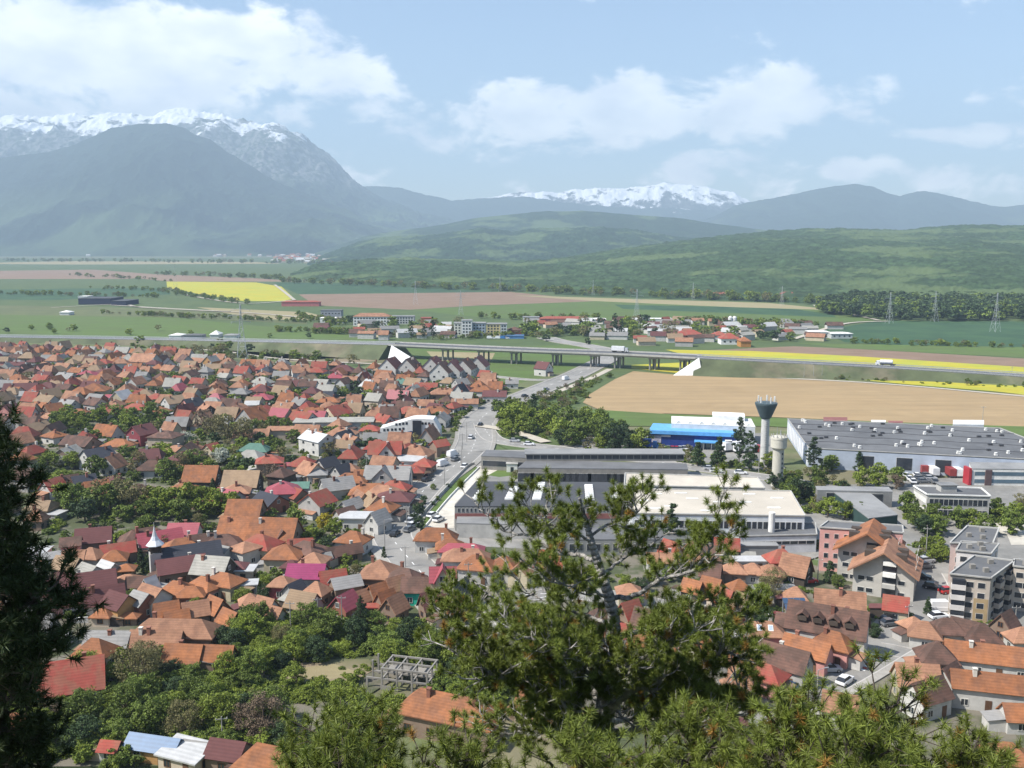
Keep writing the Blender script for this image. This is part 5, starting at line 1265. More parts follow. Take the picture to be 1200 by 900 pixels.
# far village and the town at the mountain's foot
def masscluster(name, label, items):
    a, b = MB(), MB()
    for (x, y, L_, W_, h, rh, rt, rc) in items:
        M_ = Matrix.Translation((x, y, 0)) @ Matrix.Rotation(rt, 4, 'Z'); a.box(-L_ / 2, L_ / 2, -W_ / 2, W_ / 2, -.2, h, WALL[rf_.choice('wwwcgb')], M_); roof_gable(b, L_, W_, h, rh, ROOF[rc], M=M_, th=.3)
    o = a.obj(name); stuff(o, label); o['category'] = 'houses'; b.obj('roof', o)
it = []
for poly, n_, sz in (([(362, 384), (410, 380), (480, 382), (530, 384), (535, 396), (470, 400), (380, 396)], 34, 1), ([(612, 378), (700, 376), (820, 378), (950, 382), (1000, 384), (945, 398), (890, 404), (830, 403), (700, 398), (640, 392)], 105, 1), ([(745, 400), (790, 399), (830, 403), (825, 408), (760, 406)], 9, 1), ([(950, 386), (900, 398), (945, 402), (980, 399)], 10, 1)):
    k = 0
    while k < n_:
        x = rf_.uniform(min(p[0] for p in poly), max(p[0] for p in poly)); y = rf_.uniform(min(p[1] for p in poly), max(p[1] for p in poly))
        if not inpoly(x, y, poly): continue
        k += 1
        p = P(x, y)
        if hits_house(p.x, p.y, 6) or on_road(p.x, p.y, 4): continue
        it.append((p.x, p.y, rf_.uniform(7, 17), rf_.uniform(6, 8.5), rf_.uniform(2.6, 4.5), rf_.uniform(1.5, 3.2), rf_.uniform(-.6, .6), rf_.choice('RTBMGWAWBGN'))); HOUSES.append((p.x, p.y, 6, 5, 0))
masscluster('village_houses', 'mass of small village houses beyond the motorway', it)
it = []
for k in range(330):
    x = rf_.uniform(250, 395) if k < 120 else rf_.gauss(360, 22) if k < 200 else rf_.uniform(90, 330)
    y = rf_.uniform(297.5, 301) if k < 120 else rf_.uniform(299, 309) if k < 200 else rf_.gauss(298, .8)
    p = P(x, max(y, 297.2)); it.append((p.x, p.y, rf_.uniform(14, 40), rf_.uniform(14, 20), rf_.uniform(5, 14), 5, 0, rf_.choice('WWRRTAB')))
masscluster('distant_town', 'distant town at the foot of the snowy mountain', it)

# ================================================================== trees
LEAF = dict(
 bright=mat('leaf_bright_green', (.19, .24, .034), isl=.45, rnd=.18, var=.25, rough=.6, transl=.25), green=mat('leaf_green', (.125, .17, .030), isl=.45, rnd=.2, var=.25, rough=.6, transl=.2),
 dark=mat('leaf_dark_green', (.042, .07, .024), isl=.4, rnd=.2, rough=.6, transl=.1), olive=mat('leaf_budding_olive', (.17, .155, .065), isl=.45, rnd=.15, rough=.7, transl=.2),
 brown=mat('twig_budding_brown', (.15, .11, .075), isl=.4, rnd=.1, rough=.8), blossom=mat('blossom_white', (.42, .44, .36), isl=.4, rnd=.1, transl=.2), yellow=mat('leaf_yellow', (.36, .30, .03), isl=.35, rnd=0, transl=.25),
 red=mat('leaf_dark_red', (.12, .03, .03), isl=.35))
BARK = mat('tree_bark', (.10, .075, .055), var=.3, scale=4)
def crown_mesh(shape, leafmat, nclump, nleaf, ls, seed):
    g = np.random.default_rng(seed); cs = []
    while len(cs) < nclump:
        p = g.uniform(-1, 1, 3)
        r = np.linalg.norm(p)
        if r > 1 or (shape != 'col' and r < .35): continue
        if shape == 'round': q = np.array([p[0], p[1], 1.25 + p[2] * .95]); 
        elif shape == 'broad': q = np.array([p[0] * 1.0, p[1] * 1.0, 1.0 + p[2] * .72])
        elif shape == 'col': z = (p[2] + 1) / 2; k = .95 * (math.sin(math.pi * min(1, .12 + z * .88)) ** .6); q = np.array([p[0] * k, p[1] * k, .4 + z * 5.4])
        elif shape == 'cone': z = ((p[2] + 1) / 2) ** 1.3; k = (1 - z) * 1.0 + .05; a = g.uniform(0, 6.28); q = np.array([math.cos(a) * k * g.uniform(.5, 1), math.sin(a) * k * g.uniform(.5, 1), .4 + z * 3.4])
        elif shape == 'bush': q = np.array([p[0] * 1.0, p[1] * 1.0, .55 + p[2] * .6])
        cs.append(q * np.array([1 + g.uniform(-.08, .08)] * 2 + [1]))
    cs = np.array(cs); n = nclump * nleaf; c = np.repeat(cs, nleaf, 0)
    cr = np.repeat(g.uniform(.16, .34, nclump), nleaf)[:, None] * (1 if shape != 'cone' else .75)
    d = g.normal(size=(n, 3)); d /= np.linalg.norm(d, axis=1)[:, None]; pos = c + d * cr * np.power(g.uniform(.15, 1, (n, 1)), .6) * np.array([1.15, 1.15, .75])
    a = g.normal(size=(n, 3)); a = a * .7 + d * .6 + np.array([0, 0, .5]); a /= np.linalg.norm(a, axis=1)[:, None]
    t = np.cross(a, g.normal(size=(n, 3))); t /= np.linalg.norm(t, axis=1)[:, None]; u = np.cross(a, t); s = ls * g.uniform(.6, 1.3, (n, 1))
    v = np.stack([pos - t * s, pos + u * s * .6, pos + t * s, pos - u * s * .6], 1).reshape(-1, 3)
    return npmesh('crown', v, np.arange(4 * n).reshape(-1, 4), [leafmat]), cs
def trunk_mesh(cs, h0, shape, seed):
    b = MB(); g = random.Random(seed); top = 1.2 if shape != 'col' else 4.5
    if shape == 'cone': top = 3.4
    if shape == 'bush': top = .5
    b.tube((0, 0, -.1), (.02, .01, h0), .085, .06, BARK, 7); b.tube((.02, .01, h0), (0, 0, top), .06, .02, BARK, 6)
    if shape in ('round', 'broad', 'bush'):
        for c in cs[::4]: s = g.uniform(.25, .7); b.tube((0, 0, h0 * .7 + s * .4), (c[0] * .85, c[1] * .85, c[2]), .035, .008, BARK, 4)
    me = b.mesh('trunk'); return me
TV = {}
def tree_var(kind, size, i):
    k = (kind, size, i)
    if k not in TV:
        shape, lf = {'bright': ('round', 'bright'), 'green': ('round', 'green'), 'broad': ('broad', 'green'), 'dark': ('round', 'dark'), 'olive': ('round', 'olive'), 'bare': ('round', 'brown'), 'blossom': ('broad', 'blossom'), 'willow': ('round', 'yellow'),
                     'conifer': ('cone', 'dark'), 'poplar': ('col', 'dark'), 'bush': ('bush', 'bright'), 'dbush': ('bush', 'green'), 'redbush': ('bush', 'red')}[kind]
        nc, nl, ls = {2: (70, 80, .06), 1: (46, 44, .10), 0: (26, 20, .19)}[size]
        if shape in ('col', 'cone'): nc = int(nc * 1.7)
        if kind in ('bare', 'olive'): nl = int(nl * .75); ls *= .7
        me, cs = crown_mesh(shape, LEAF[lf], nc, nl, ls, hash((kind, size, i)) % 1000 if False else (sum(map(ord, kind)) * 7 + size * 31 + i * 101))
        TV[k] = (me, trunk_mesh(cs, .5 if shape not in ('bush',) else .2, shape, i))
    return TV[k]
KN = dict(bright='bright green leafy tree', green='mid green leafy tree', broad='broad green leafy tree', dark='dark green tree', olive='olive budding tree', bare='brown bare-twigged tree', blossom='white blossoming tree', willow='yellow leaved tree', conifer='dark green conifer', poplar='tall dark poplar', bush='bright green bush', dbush='green bush', redbush='dark red bush')
NM = dict(conifer='conifer', poplar='poplar_tree', bush='bush', dbush='bush', redbush='bush')
TREES = []; rt_ = random.Random(77); NT = [0]
def tree(pos, r, kind, group='trees of the town', desc=None, label=None):
    s = SC(*toPix(pos)[:2]) if toPix(pos)[1] > 300 else 1.0
    size = 2 if s < .19 else 1 if s < .42 else 0
    me, tm = tree_var(kind, size, rt_.randrange(4)); z = hill_z(pos[0], pos[1]); px = toPix((pos[0], pos[1], z + r))[:2]
    root = thing(NM.get(kind, 'tree'), 'bush' if 'bush' in kind else 'tree', (pos[0], pos[1], z), rt_.uniform(0, 6.28), desc or KN[kind] if not label else None, label, group, px)
    root.scale = (r, r, r * rt_.uniform(.85, 1.15)); link('crown', me, root); link('trunk', tm, root); TREES.append((pos[0], pos[1], r)); NT[0] += 1
MT = []
def scatter(poly, n_, kinds, r0, r1, sep=.75, avoid=True, group='trees of the town', tries=40, crowd=False):
    k = 0; ww = [P(*q) for q in poly]; px = [(p.x, p.y) for p in ww]
    for _ in range(n_ * tries):
        if k >= n_: break
        x = rt_.uniform(min(p[0] for p in px), max(p[0] for p in px)); y = rt_.uniform(min(p[1] for p in px), max(p[1] for p in px))
        if not inpoly(x, y, px): continue
        r = rt_.uniform(r0, r1)
        if avoid and (hits_house(x, y, r * .35, 1.0) or on_road(x, y, r * .5)): continue
        if any((x - a) ** 2 + (y - b_) ** 2 < (sep * (r + c)) ** 2 for a, b_, c in TREES): continue
        if crowd: MT.append((x, y, r)); TREES.append((x, y, r)); k += 1; continue
        tree((x, y, 0), r, rt_.choices(list(kinds), weights=list(kinds.values()))[0], group); k += 1
def T(x, y, r, kind, **k): tree(P(x, y), r, kind, **k)   # x, y: foot of the tree
# single trees
for (x, y, r, kd) in [(190, 648, 2.4, 'olive'), (166, 672, 1.4, 'conifer'), (173, 672, 1.2, 'conifer'), (250, 580, 1.6, 'conifer'), (287, 573, 1.7, 'conifer'), (380, 622, 2.4, 'willow'), (345, 622, 3.0, 'green'), (362, 636, 2.2, 'bright'), (392, 630, 2.2, 'bright'),
    (423, 748, 1.5, 'poplar'), (438, 757, 1.3, 'dark'), (492, 620, 1.5, 'dark'), (490, 606, 1.7, 'dark'), (497, 592, 1.3, 'dark'), (485, 612, 1.2, 'dark'), (450, 655, .8, 'conifer'), (508, 575, 1.0, 'green'), (625, 500, 2.6, 'poplar'), (470, 484, 1.9, 'poplar'),
    (310, 704, 1.6, 'dark'), (428, 690, 1.6, 'dark'), (482, 398, 2.6, 'poplar'), (497, 398, 2.2, 'poplar'), (507, 398, 2.8, 'poplar'), (953, 556, 2.6, 'poplar'), (866, 542, 2.6, 'poplar'), (878, 553, 2.8, 'poplar'), (817, 547, 2.6, 'conifer'), (842, 549, 2.9, 'conifer'), (735, 538, 2.4, 'conifer'), (1006, 552, 2.0, 'conifer'),
    (975, 552, 2.8, 'green'), (838, 547, 2.0, 'dark'), (787, 645, 2.3, 'poplar'), (1050, 574, 2.4, 'bare'), (1010, 570, 2.6, 'bright'), (1063, 588, 1.6, 'dark'), (970, 606, 3.0, 'bright'), (990, 610, 2.4, 'bright'), (1006, 608, 2.0, 'green'), (936, 588, 3.0, 'dark'), (925, 592, 2.6, 'green'), (945, 585, 2.6, 'dark'), (958, 572, 1.8, 'green'),
    (905, 706, 3.0, 'olive'), (890, 715, 2.4, 'bright'), (972, 684, 1.6, 'conifer'), (982, 690, 1.4, 'green'), (925, 570, 2.2, 'green'), (1024, 748, 1.4, 'dark'), (1087, 722, 1.0, 'conifer'), (1065, 728, .9, 'green'), (1050, 795, .8, 'dark'),
    (162, 812, 4.0, 'olive'), (150, 845, 3.0, 'green'), (175, 858, 3.2, 'broad'), (215, 866, 2.8, 'olive'), (310, 868, 3.2, 'bare'), (292, 862, 2.4, 'bare'), (345, 806, 2.0, 'bright'), (60, 855, 2.6, 'bare'), (240, 842, 2.4, 'green'), (100, 855, 3.0, 'green'), (265, 800, 2.2, 'bright'), (285, 812, 2.0, 'green'),
    (267, 520, 5.0, 'olive'), (252, 515, 5.0, 'olive'), (285, 522, 4.2, 'olive'), (240, 508, 4.2, 'bare'), (218, 520, 3.2, 'blossom'), (130, 600, 5.0, 'olive'), (118, 606, 4.4, 'green'), (155, 604, 4.4, 'olive'), (165, 598, 3.6, 'bare'), (145, 598, 4.0, 'green'), (190, 606, 3.6, 'bright'), (205, 606, 3.8, 'bright'), (222, 606, 3.8, 'bright'), (240, 606, 4.0, 'bright'), (256, 606, 3.6, 'bright'), (270, 606, 3.0, 'bright'), (178, 602, 3.2, 'bright'), (88, 604, 3.6, 'green'), (100, 612, 3.4, 'dark'), (75, 600, 3.4, 'green'),
    (260, 538, 3, 'bright'), (285, 532, 2.6, 'bright'), (318, 568, 3.2, 'brown' if False else 'bare'), (180, 500, 1.8, 'conifer'), (385, 606, 2.4, 'green'), (324, 478, 2.0, 'conifer'), (331, 478, 2.0, 'conifer'), (291, 460, 2.2, 'dark'), (250, 409, 2.4, 'dark'), (415, 470, 2.4, 'dark'), (600, 490, 4.4, 'bright'), (598, 502, 4.4, 'bright'), (615, 508, 4.0, 'bright'), (640, 400, 3, 'dark'), (689, 404, 2.4, 'dark'), (540, 434, 2.0, 'dark'), (492, 437, 2.6, 'dark'), (486, 432, 2.4, 'green'), (466, 440, 2, 'green'), (768, 397, 4.0, 'dark'), (720, 396, 3.6, 'poplar'), (728, 396, 3.0, 'poplar'), (742, 396, 4, 'green'), (700, 396, 4.0, 'green'), (708, 397, 4, 'green')]:
    T(x, y, r, kd)
G1 = dict(bright=6, green=4, dark=1.2, bush=1, olive=.7)
scatter([(262, 755), (300, 735), (340, 728), (410, 740), (500, 752), (580, 765), (560, 800), (500, 790), (440, 780), (415, 772), (310, 792), (262, 800)], 44, G1, 1.7, 2.9, .62)
scatter([(90, 800), (150, 785), (300, 800), (330, 825), (335, 880), (250, 862), (120, 890), (40, 890), (60, 820)], 26, dict(bright=3, green=5, dark=2.5, olive=2, bush=1), 1.6, 3.0, .65)
scatter([(60, 575), (100, 580), (280, 588), (285, 612), (110, 618), (60, 612)], 8, dict(bright=4, green=3, olive=1), 2.4, 3.6, .6)
scatter(TREEZ[0], 14, dict(bright=4, green=4, blossom=.6, dark=1), 2.6, 4.2, .6); scatter(TREEZ[2], 20, dict(bright=4, green=4, blossom=1.2, dark=1, olive=1), 2.0, 3.6, .7); scatter(TREEZ[5], 7, dict(green=4, olive=1, bright=1), 2.4, 3.6, .65)
scatter([(580, 478), (640, 500), (648, 525), (600, 520), (578, 505)], 12, dict(bright=5, green=2), 2.6, 4.4, .6)
scatter([(640, 500), (700, 492), (735, 510), (762, 535), (700, 538), (655, 528)], 22, dict(bright=4, green=4, dark=1.5), 2.8, 4.6, .6)
scatter([(600, 470), (680, 450), (690, 470), (640, 496)], 8, dict(dbush=4, bare=2, green=2), 1.4, 2.6, .8)
scatter([(1060, 602), (1180, 604), (1190, 628), (1070, 634)], 14, dict(bright=3, green=5, dark=2), 2.2, 3.2, .62)
scatter([(1085, 640), (1108, 640), (1112, 690), (1090, 688)], 9, dict(bright=3, bush=3, green=2), 1.2, 2.0, .7)
scatter([(880, 545), (960, 545), (1080, 575), (1060, 600), (930, 600)], 10, dict(green=4, dark=3, bright=2), 1.8, 3.0, .7)
scatter([(1180, 570), (1230, 575), (1230, 612), (1165, 605)], 6, dict(olive=2, green=2, bright=2), 1.8, 2.6, .8)
scatter([(690, 640), (860, 650), (930, 715), (880, 760), (700, 760)], 9, dict(green=4, dark=3, bright=3), 1.2, 2.0, .8)
scatter([(365, 375), (540, 380), (540, 400), (380, 398)], 24, dict(green=4, dark=3, olive=1), 3, 5, .7, crowd=True); scatter([(612, 380), (820, 380), (945, 386), (940, 402), (830, 402), (700, 396), (612, 400)], 70, dict(green=4, dark=4, olive=2), 3, 5.5, .7, crowd=True)
scatter([(-60, 384), (200, 388), (430, 396), (430, 398), (-60, 390)], 16, dict(dark=3, green=2), 2, 3.2, 1, crowd=True)
scatter([(150, 404), (260, 404), (330, 416), (440, 428), (330, 432), (180, 418)], 14, dict(green=3, dark=3, olive=2), 2.5, 4, .8, crowd=True)
scatter([(30, 410), (560, 450), (560, 500), (480, 545), (380, 560), (200, 560), (30, 500)], 330, dict(green=5, dark=4, bright=2, olive=2, conifer=1.4, blossom=.7, bare=1), 1.4, 2.8, .75, crowd=True)
scatter([(60, 600), (450, 600), (480, 690), (300, 720), (80, 730)], 34, dict(green=4, bright=3, dark=2, olive=1.5, bush=2, conifer=.6), 1.0, 2.0, .85)
scatter([(540, 640), (640, 650), (640, 690), (560, 690)], 5, dict(green=3, dark=2), 1.0, 1.6, .9)
scatter([(505, 545), (540, 540), (520, 590), (480, 620)], 4, dict(dark=3, green=2), .7, 1.0, 1)
print('TREES', NT[0], len(MT))
# countless ones: garden shrubs, woods and hedges as masses
def mass(name, label, places, kind, size=0, cat='trees'):
    src = [tree_var(kind if isinstance(kind, str) else kind[i], size, i % 4)[0] for i in range(4)]; arrs = []
    for me in src:
        a = np.zeros(len(me.vertices) * 3, np.float32); me.vertices.foreach_get('co', a); arrs.append(a.reshape(-1, 3))
    V_ = []; mi = []
    for k, (x, y, r) in enumerate(places):
        i = rt_.randrange(4); t = rt_.uniform(0, 6.28); a = arrs[i] * r; c_, s_ = math.cos(t), math.sin(t)
        V_.append(np.stack([a[:, 0] * c_ - a[:, 1] * s_ + x, a[:, 0] * s_ + a[:, 1] * c_ + y, a[:, 2] * .9 + hill_z(x, y)], 1)); mi.append(np.full(len(a) // 4, i))
    V_ = np.concatenate(V_); mats = [m_.materials[0] for m_ in src]
    o = link(name, npmesh(name, V_, np.arange(len(V_)).reshape(-1, 4), mats, np.concatenate(mi))); stuff(o, label); return o
def places(poly, n_, r0, r1, avoid=True, m_=1.0):
    out = []; ww = [P(*q) for q in poly]; px = [(p.x, p.y) for p in ww]; tr = 0
    while len(out) < n_ and tr < n_ * 30:
        tr += 1; x = rt_.uniform(min(p[0] for p in px), max(p[0] for p in px)); y = rt_.uniform(min(p[1] for p in px), max(p[1] for p in px))
        if inpoly(x, y, px) and not (avoid and (hits_house(x, y, .2, 1.0) or on_road(x, y, m_))): out.append((x, y, rt_.uniform(r0, r1)))
    return out
mass('garden_shrubs', 'garden shrubs and low trees growing between the houses', places([(-60, 410), (560, 450), (560, 500), (470, 600), (560, 740), (480, 760), (300, 740), (-100, 760)], 2900, .6, 1.7) + places([(540, 650), (860, 650), (1080, 690), (1250, 720), (1250, 760), (700, 780), (560, 740)], 260, .5, 1.1), ['bush', 'dbush', 'green', 'dbush'])
mass('undergrowth', 'dense green undergrowth below the town gardens', places([(255, 745), (340, 722), (440, 738), (600, 770), (640, 830), (420, 860), (380, 830), (440, 810), (480, 782), (430, 770), (310, 782), (250, 800)], 520, .7, 1.6, m_=0) + places([(-60, 790), (60, 790), (150, 770), (310, 790), (330, 900), (-60, 900)], 640, .7, 1.7), ['bush', 'dbush', 'bright', 'green'], 1)
mass('clearing_bushes', 'green bushes ringing the sandy clearing', places([(310, 784), (345, 776), (345, 800), (320, 806)], 26, .6, 1.3) + places([(400, 800), (445, 795), (440, 820), (330, 826), (330, 806)], 60, .6, 1.4) + places([(380, 790), (440, 776), (446, 784), (400, 800)], 10, .4, .8), ['bush', 'dbush', 'bright', 'bush'], 1)
mass('verge_shrubs', 'scrub along the embankments, factory yards and road verges', places([(580, 478), (690, 445), (720, 440), (650, 490), (640, 528), (590, 520)], 260, .6, 1.8) + places([(640, 500), (760, 520), (900, 548), (870, 552), (700, 540)], 120, .8, 1.8) + places([(880, 545), (960, 560), (1100, 610), (1200, 600), (1200, 615), (930, 605)], 170, .7, 1.7) + places([(500, 440), (600, 450), (590, 478), (550, 500)], 120, 1, 2) + places([(820, 428), (1260, 452), (1260, 458), (820, 438)], 200, .6, 1.6) + places([(150, 404), (330, 416), (440, 428), (180, 416)], 130, 1, 2.4) + places([(600, 552), (690, 556), (690, 562), (600, 562)], 50, .5, 1.1) + places([(955, 640), (1115, 640), (1105, 655), (1090, 690), (1060, 700), (960, 690)], 60, .5, 1.2) + places([(840, 640), (960, 640), (960, 646), (850, 646)], 60, .6, 1.0), ['dbush', 'green', 'bush', 'olive'])
mass('woodland', 'dark mixed woodland along the foot of the forested hill', places([(955, 362), (990, 352), (1260, 356), (1260, 377), (1060, 377), (1000, 372), (965, 368)], 760, 5, 8, False), ['dark', 'green', 'dark', 'dark'])
hg = []
for a, c, n_, r in [((0, 345), (190, 349), 50, 4), ((330, 331), (960, 356), 150, 7), ((120, 368), (360, 378), 70, 3), ((350, 372), (400, 382), 30, 4), ((186, 342), (288, 357), 36, 4), ((80, 323), (200, 330), 30, 5), ((560, 373), (700, 376), 30, 4), ((800, 379), (960, 384), 50, 4), ((320, 388), (500, 396), 70, 3), ((510, 398), (700, 392), 60, 3), ((990, 402), (1200, 408), 40, 2.5), ((180, 322), (330, 327), 50, 6), ((0, 306), (400, 309), 130, 9), ((360, 309), (500, 322), 60, 9), ((100, 338), (220, 342), 30, 4)]:
    for k in range(n_):
        t = rt_.random(); r = r * .8 if k == 0 else r; p = P(a[0] + (c[0] - a[0]) * t + rt_.gauss(0, 2), a[1] + (c[1] - a[1]) * t + rt_.gauss(0, .5)); hg.append((p.x, p.y, r * rt_.uniform(.6, 1.3)))
mass('hedgerows', 'hedgerow trees lining the distant fields', hg, ['green', 'bright', 'green', 'olive'])
mass('garden_trees', 'smaller trees standing among the far roofs and villages', MT, ['green', 'dark', 'bright', 'olive'], 0)
# ================================================================== vehicles
CP = {k: mat('car_paint_' + k, c, rough=.25, spec=.6, var=.03, rnd=0) for k, c in dict(white=(.72, .72, .72), silver=(.42, .43, .44), black=(.02, .02, .022), red=(.42, .03, .03), blue=(.03, .16, .42), grey=(.14, .145, .15)).items()}
TYRE = mat('tyre', (.02, .02, .02)); RIM = mat('wheel_rim', (.4, .4, .41), rough=.35, metal=.5); LAMP = mat('headlight', (.75, .75, .7), rough=.15)
def wheel_meshes(r=.32, w_=.2):
    a = MB(); b = MB(); M_ = Matrix.Rotation(R(90), 4, 'X'); n = 12
    for mb, rr, ww, mt in ((a, r, w_, TYRE), (b, r * .58, w_ + .03, RIM)):
        vs = [M_ @ Vector((rr * math.cos(2 * math.pi * i / n), rr * math.sin(2 * math.pi * i / n), z)) for z in (-ww / 2, ww / 2) for i in range(n)]
        mb.add(vs, [(i, (i + 1) % n, n + (i + 1) % n, n + i) for i in range(n)] + [tuple(range(n - 1, -1, -1)), tuple(range(n, 2 * n))], mt)
    return a.mesh('wheel'), b.mesh('rim')
WH = wheel_meshes(); WHB = wheel_meshes(.5, .3)
def loft(secs, mt, b=None):
    b = b or MB(); k = len(secs[0]); vs = [v for s in secs for v in s]
    b.add(vs, [(j * k + i, j * k + (i + 1) % k, (j + 1) * k + (i + 1) % k, (j + 1) * k + i) for j in range(len(secs) - 1) for i in range(k)] + [tuple(range(k - 1, -1, -1)), tuple(range((len(secs) - 1) * k, len(secs) * k))], mt); return b
_cm = {}
def car_meshes(col, van):
    k = (col, van)
    if k not in _cm:
        prof = [(-2.1, .45, .62, .78), (-2.0, .3, .85, .86), (-1.2, .25, .95, .88), (1.0, .25, .95, .88), (1.9, .3, .80, .84), (2.1, .42, .62, .74)]
        if van: prof = [(-2.5, .4, 1.2, .9), (-2.45, .3, 1.25, .95), (0, .25, 1.2, .96), (1.6, .25, 1.1, .95), (2.3, .3, .95, .9), (2.5, .42, .7, .8)]
        body = loft([[(x, -w_, z0), (x, w_, z0), (x, w_, z1 - .12), (x, w_ * .92, z1), (x, -w_ * .92, z1), (x, -w_, z1 - .12)] for x, z0, z1, w_ in prof], CP[col])
        c = [(-1.9, .95, .7), (-1.35, 1.42, .62), (.2, 1.45, .62), (1.05, .94, .74)] if not van else [(-2.45, 1.2, .9), (-2.35, 2.2, .82), (1.1, 2.25, .82), (2.0, 1.05, .86)]
        zb = .93 if not van else 1.12
        cab = loft([[(x, -.76 if not van else -.9, zb), (x, .76 if not van else .9, zb), (x, w_, max(z, zb + .02)), (x, -w_, max(z, zb + .02))] for x, z, w_ in c], GLASS if not van else CP[col])
        rf = MB(); z = 1.46 if not van else 2.26; rf.box(-1.3 if not van else -2.3, .15 if not van else 1.05, -.6 if not van else -.8, .6 if not van else .8, z - .02, z + .02, CP[col])
        if van: cab.box(1.12, 1.5, -.87, .87, 1.35, 1.95, GLASS)
        hl = MB(); hl.box(-.05, .05, -.16, .16, -.07, .07, LAMP)
        _cm[k] = (body.mesh('body'), cab.mesh('cabin'), rf.mesh('roof_panel'), hl.mesh('headlight'))
    return _cm[k]
def car(x, y, rot, col, van=False, z=.42, desc=None, label=None):
    p = P(x, y); root = thing('parked_van' if van else 'parked_car', 'van' if van else 'car', (p.x, p.y, z), R(rot), desc or (None if label else '%s %s' % (col, 'van' if van else 'car')), label, 'cars and vans of the town')
    bm, cm, rm, hm = car_meshes(col, van); link('body', bm, root); link('cabin', cm, root); link('roof_panel', rm, root)
    L2 = 2.1 if not van else 2.5
    for sx in (-1, 1):
        for sy in (-1, 1): w_ = link('wheel', WH[0], root, (sx * (L2 - .8), sy * .8, .32)); link('rim', WH[1], w_)
    for sy in (-1, 1): link('headlight', hm, root, (L2 - .02, sy * .55, .58))
for c in [(507, 607, 62, 'white'), (514, 612, 62, 'white', False), (463, 629, 75, 'black'), (519, 547, 55, 'white', True), (530, 536, 60, 'white', True), (500, 565, 60, 'black'), (503, 561, 60, 'black'), (478, 578, 62, 'black'), (474, 584, 62, 'grey'), (545, 549, 70, 'white'), (552, 515, 80, 'white'), (534, 541, 60, 'grey'),
          (482, 614, 62, 'silver'), (486, 609, 62, 'silver'), (484, 619, 62, 'white'), (480, 624, 62, 'grey'), (972, 789, 5, 'silver'), (963, 783, 35, 'silver'), (928, 811, 40, 'blue'), (1043, 730, 20, 'black'), (1050, 726, -15, 'silver'), (1043, 735, 15, 'grey'),
          (1103, 718, 0, 'white', True), (1100, 727, 10, 'white'), (1111, 697, 12, 'red'), (1093, 692, -30, 'black'), (1080, 680, -25, 'black'), (1085, 661, 12, 'silver'), (1092, 657, 10, 'silver'), (1084, 667, 12, 'grey'), (990, 803, 45, 'white'), (947, 685, 10, 'red'), (832, 552, -12, 'silver'), (839, 555, -12, 'white'), (868, 557, -8, 'white'),
          (663, 446, 50, 'white', True), (640, 458, 52, 'silver'), (615, 466, 50, 'black'), (700, 430, 60, 'white'), (580, 482, 52, 'grey'), (563, 500, 80, 'black'), (620, 523, -8, 'white'), (603, 519, -8, 'silver')]:
    car(*c)
rc_ = random.Random(3)
for i in range(16): car(779 + (i % 8) * 4.4 + rc_.uniform(-.5, .5), 522 + (i // 8) * 6 + rc_.uniform(-.4, .4), 85, rc_.choice(['white', 'silver', 'grey', 'red', 'black', 'white']), desc=None)
for i in range(9): car(1061 + i * 4.2, 560 + (i % 3) * 3.5, rc_.choice((0, 80)), rc_.choice(['white', 'silver', 'grey', 'black', 'white']))
for i in range(7): car(577 + i * 4.5 + rc_.uniform(-1, 1), 543 + (i % 3) * 1.8, rc_.choice((80, 10)), rc_.choice(['white', 'silver', 'black', 'grey']))
for i in range(5): car(574 + i * 5, 397.5, 0, rc_.choice(['white', 'silver', 'blue', 'white']), rc_.random() < .4)
TR_R = mat('container_red', (.27, .05, .05), rough=.5); TR_W = mat('container_white', (.68, .68, .68), rough=.5); TR_B = mat('container_blue', (.03, .10, .40), rough=.5)
def lorry(pos, rot, bodym, cabcol, label, tank=False):
    root = thing('lorry', 'lorry', pos, R(rot), label=label); root.scale = (.75, .85, .85) if 'yard' in label or 'before' in label else (1, 1, 1); b = MB()
    if tank:
        for k in range(1): b.lathe([(.9, 0), (1.25, .3), (1.25, 6.7), (.9, 7)], bodym, 14)
        M_ = Matrix.Translation((2, 0, 2.3)) @ Matrix.Rotation(R(-90), 4, 'Y'); b.v = [tuple(M_ @ Vector(v)) for v in b.v]
    else: b.box(-6.5, 1.6, -1.25, 1.25, 1.1, 3.8, bodym)
    b.obj('trailer', root); b = MB(); b.box(-6.6, 1.7, -1.1, 1.1, .7, 1.09, DARKM); b.obj('chassis', root)
    c = loft([[(x, -1.2, .6), (x, 1.2, .6), (x, 1.2, z), (x, -1.2, z)] for x, z in ((2.2, 3.0), (3.6, 2.9), (4.1, 1.9), (4.3, 1.7))], CP[cabcol]).obj('cab', root)
    g = MB(); g.box(3.98, 4.2, -1.05, 1.05, 1.9, 2.6, GLASS); g.obj('windscreen', c)
    for x in (-5.4, -4.2, .6, 3.2):
        for s in (-1, 1): link('wheel', WHB[0], root, (x, s * 1.1, .5))
def deckpos(px, off, dz=.05):
    i = min(range(len(near) - 1), key=lambda k: abs((toPix(near[k])[0] + toPix(near[k + 1])[0]) / 2 - px)); a, c = near[i], near[i + 1]; xa, xb = toPix(a)[0], toPix(c)[0]; p = a.lerp(c, (px - xa) / (xb - xa)); t = (c - a).normalized(); return p + Vector((-t.y, t.x, 0)) * off + Vector((0, 0, dz)), math.degrees(math.atan2(t.y, t.x))
p, a = deckpos(1038, 12); lorry(p, a + 180, TR_W, 'white', 'white tanker lorry driving on the motorway between the yellow fields', True)
p, a = deckpos(722, 12); lorry(p, a, TR_W, 'silver', 'small pale lorry crossing the motorway viaduct')
lorry(P(758, 526), -14, TR_B, 'blue', 'blue lorry parked left of the blue store')
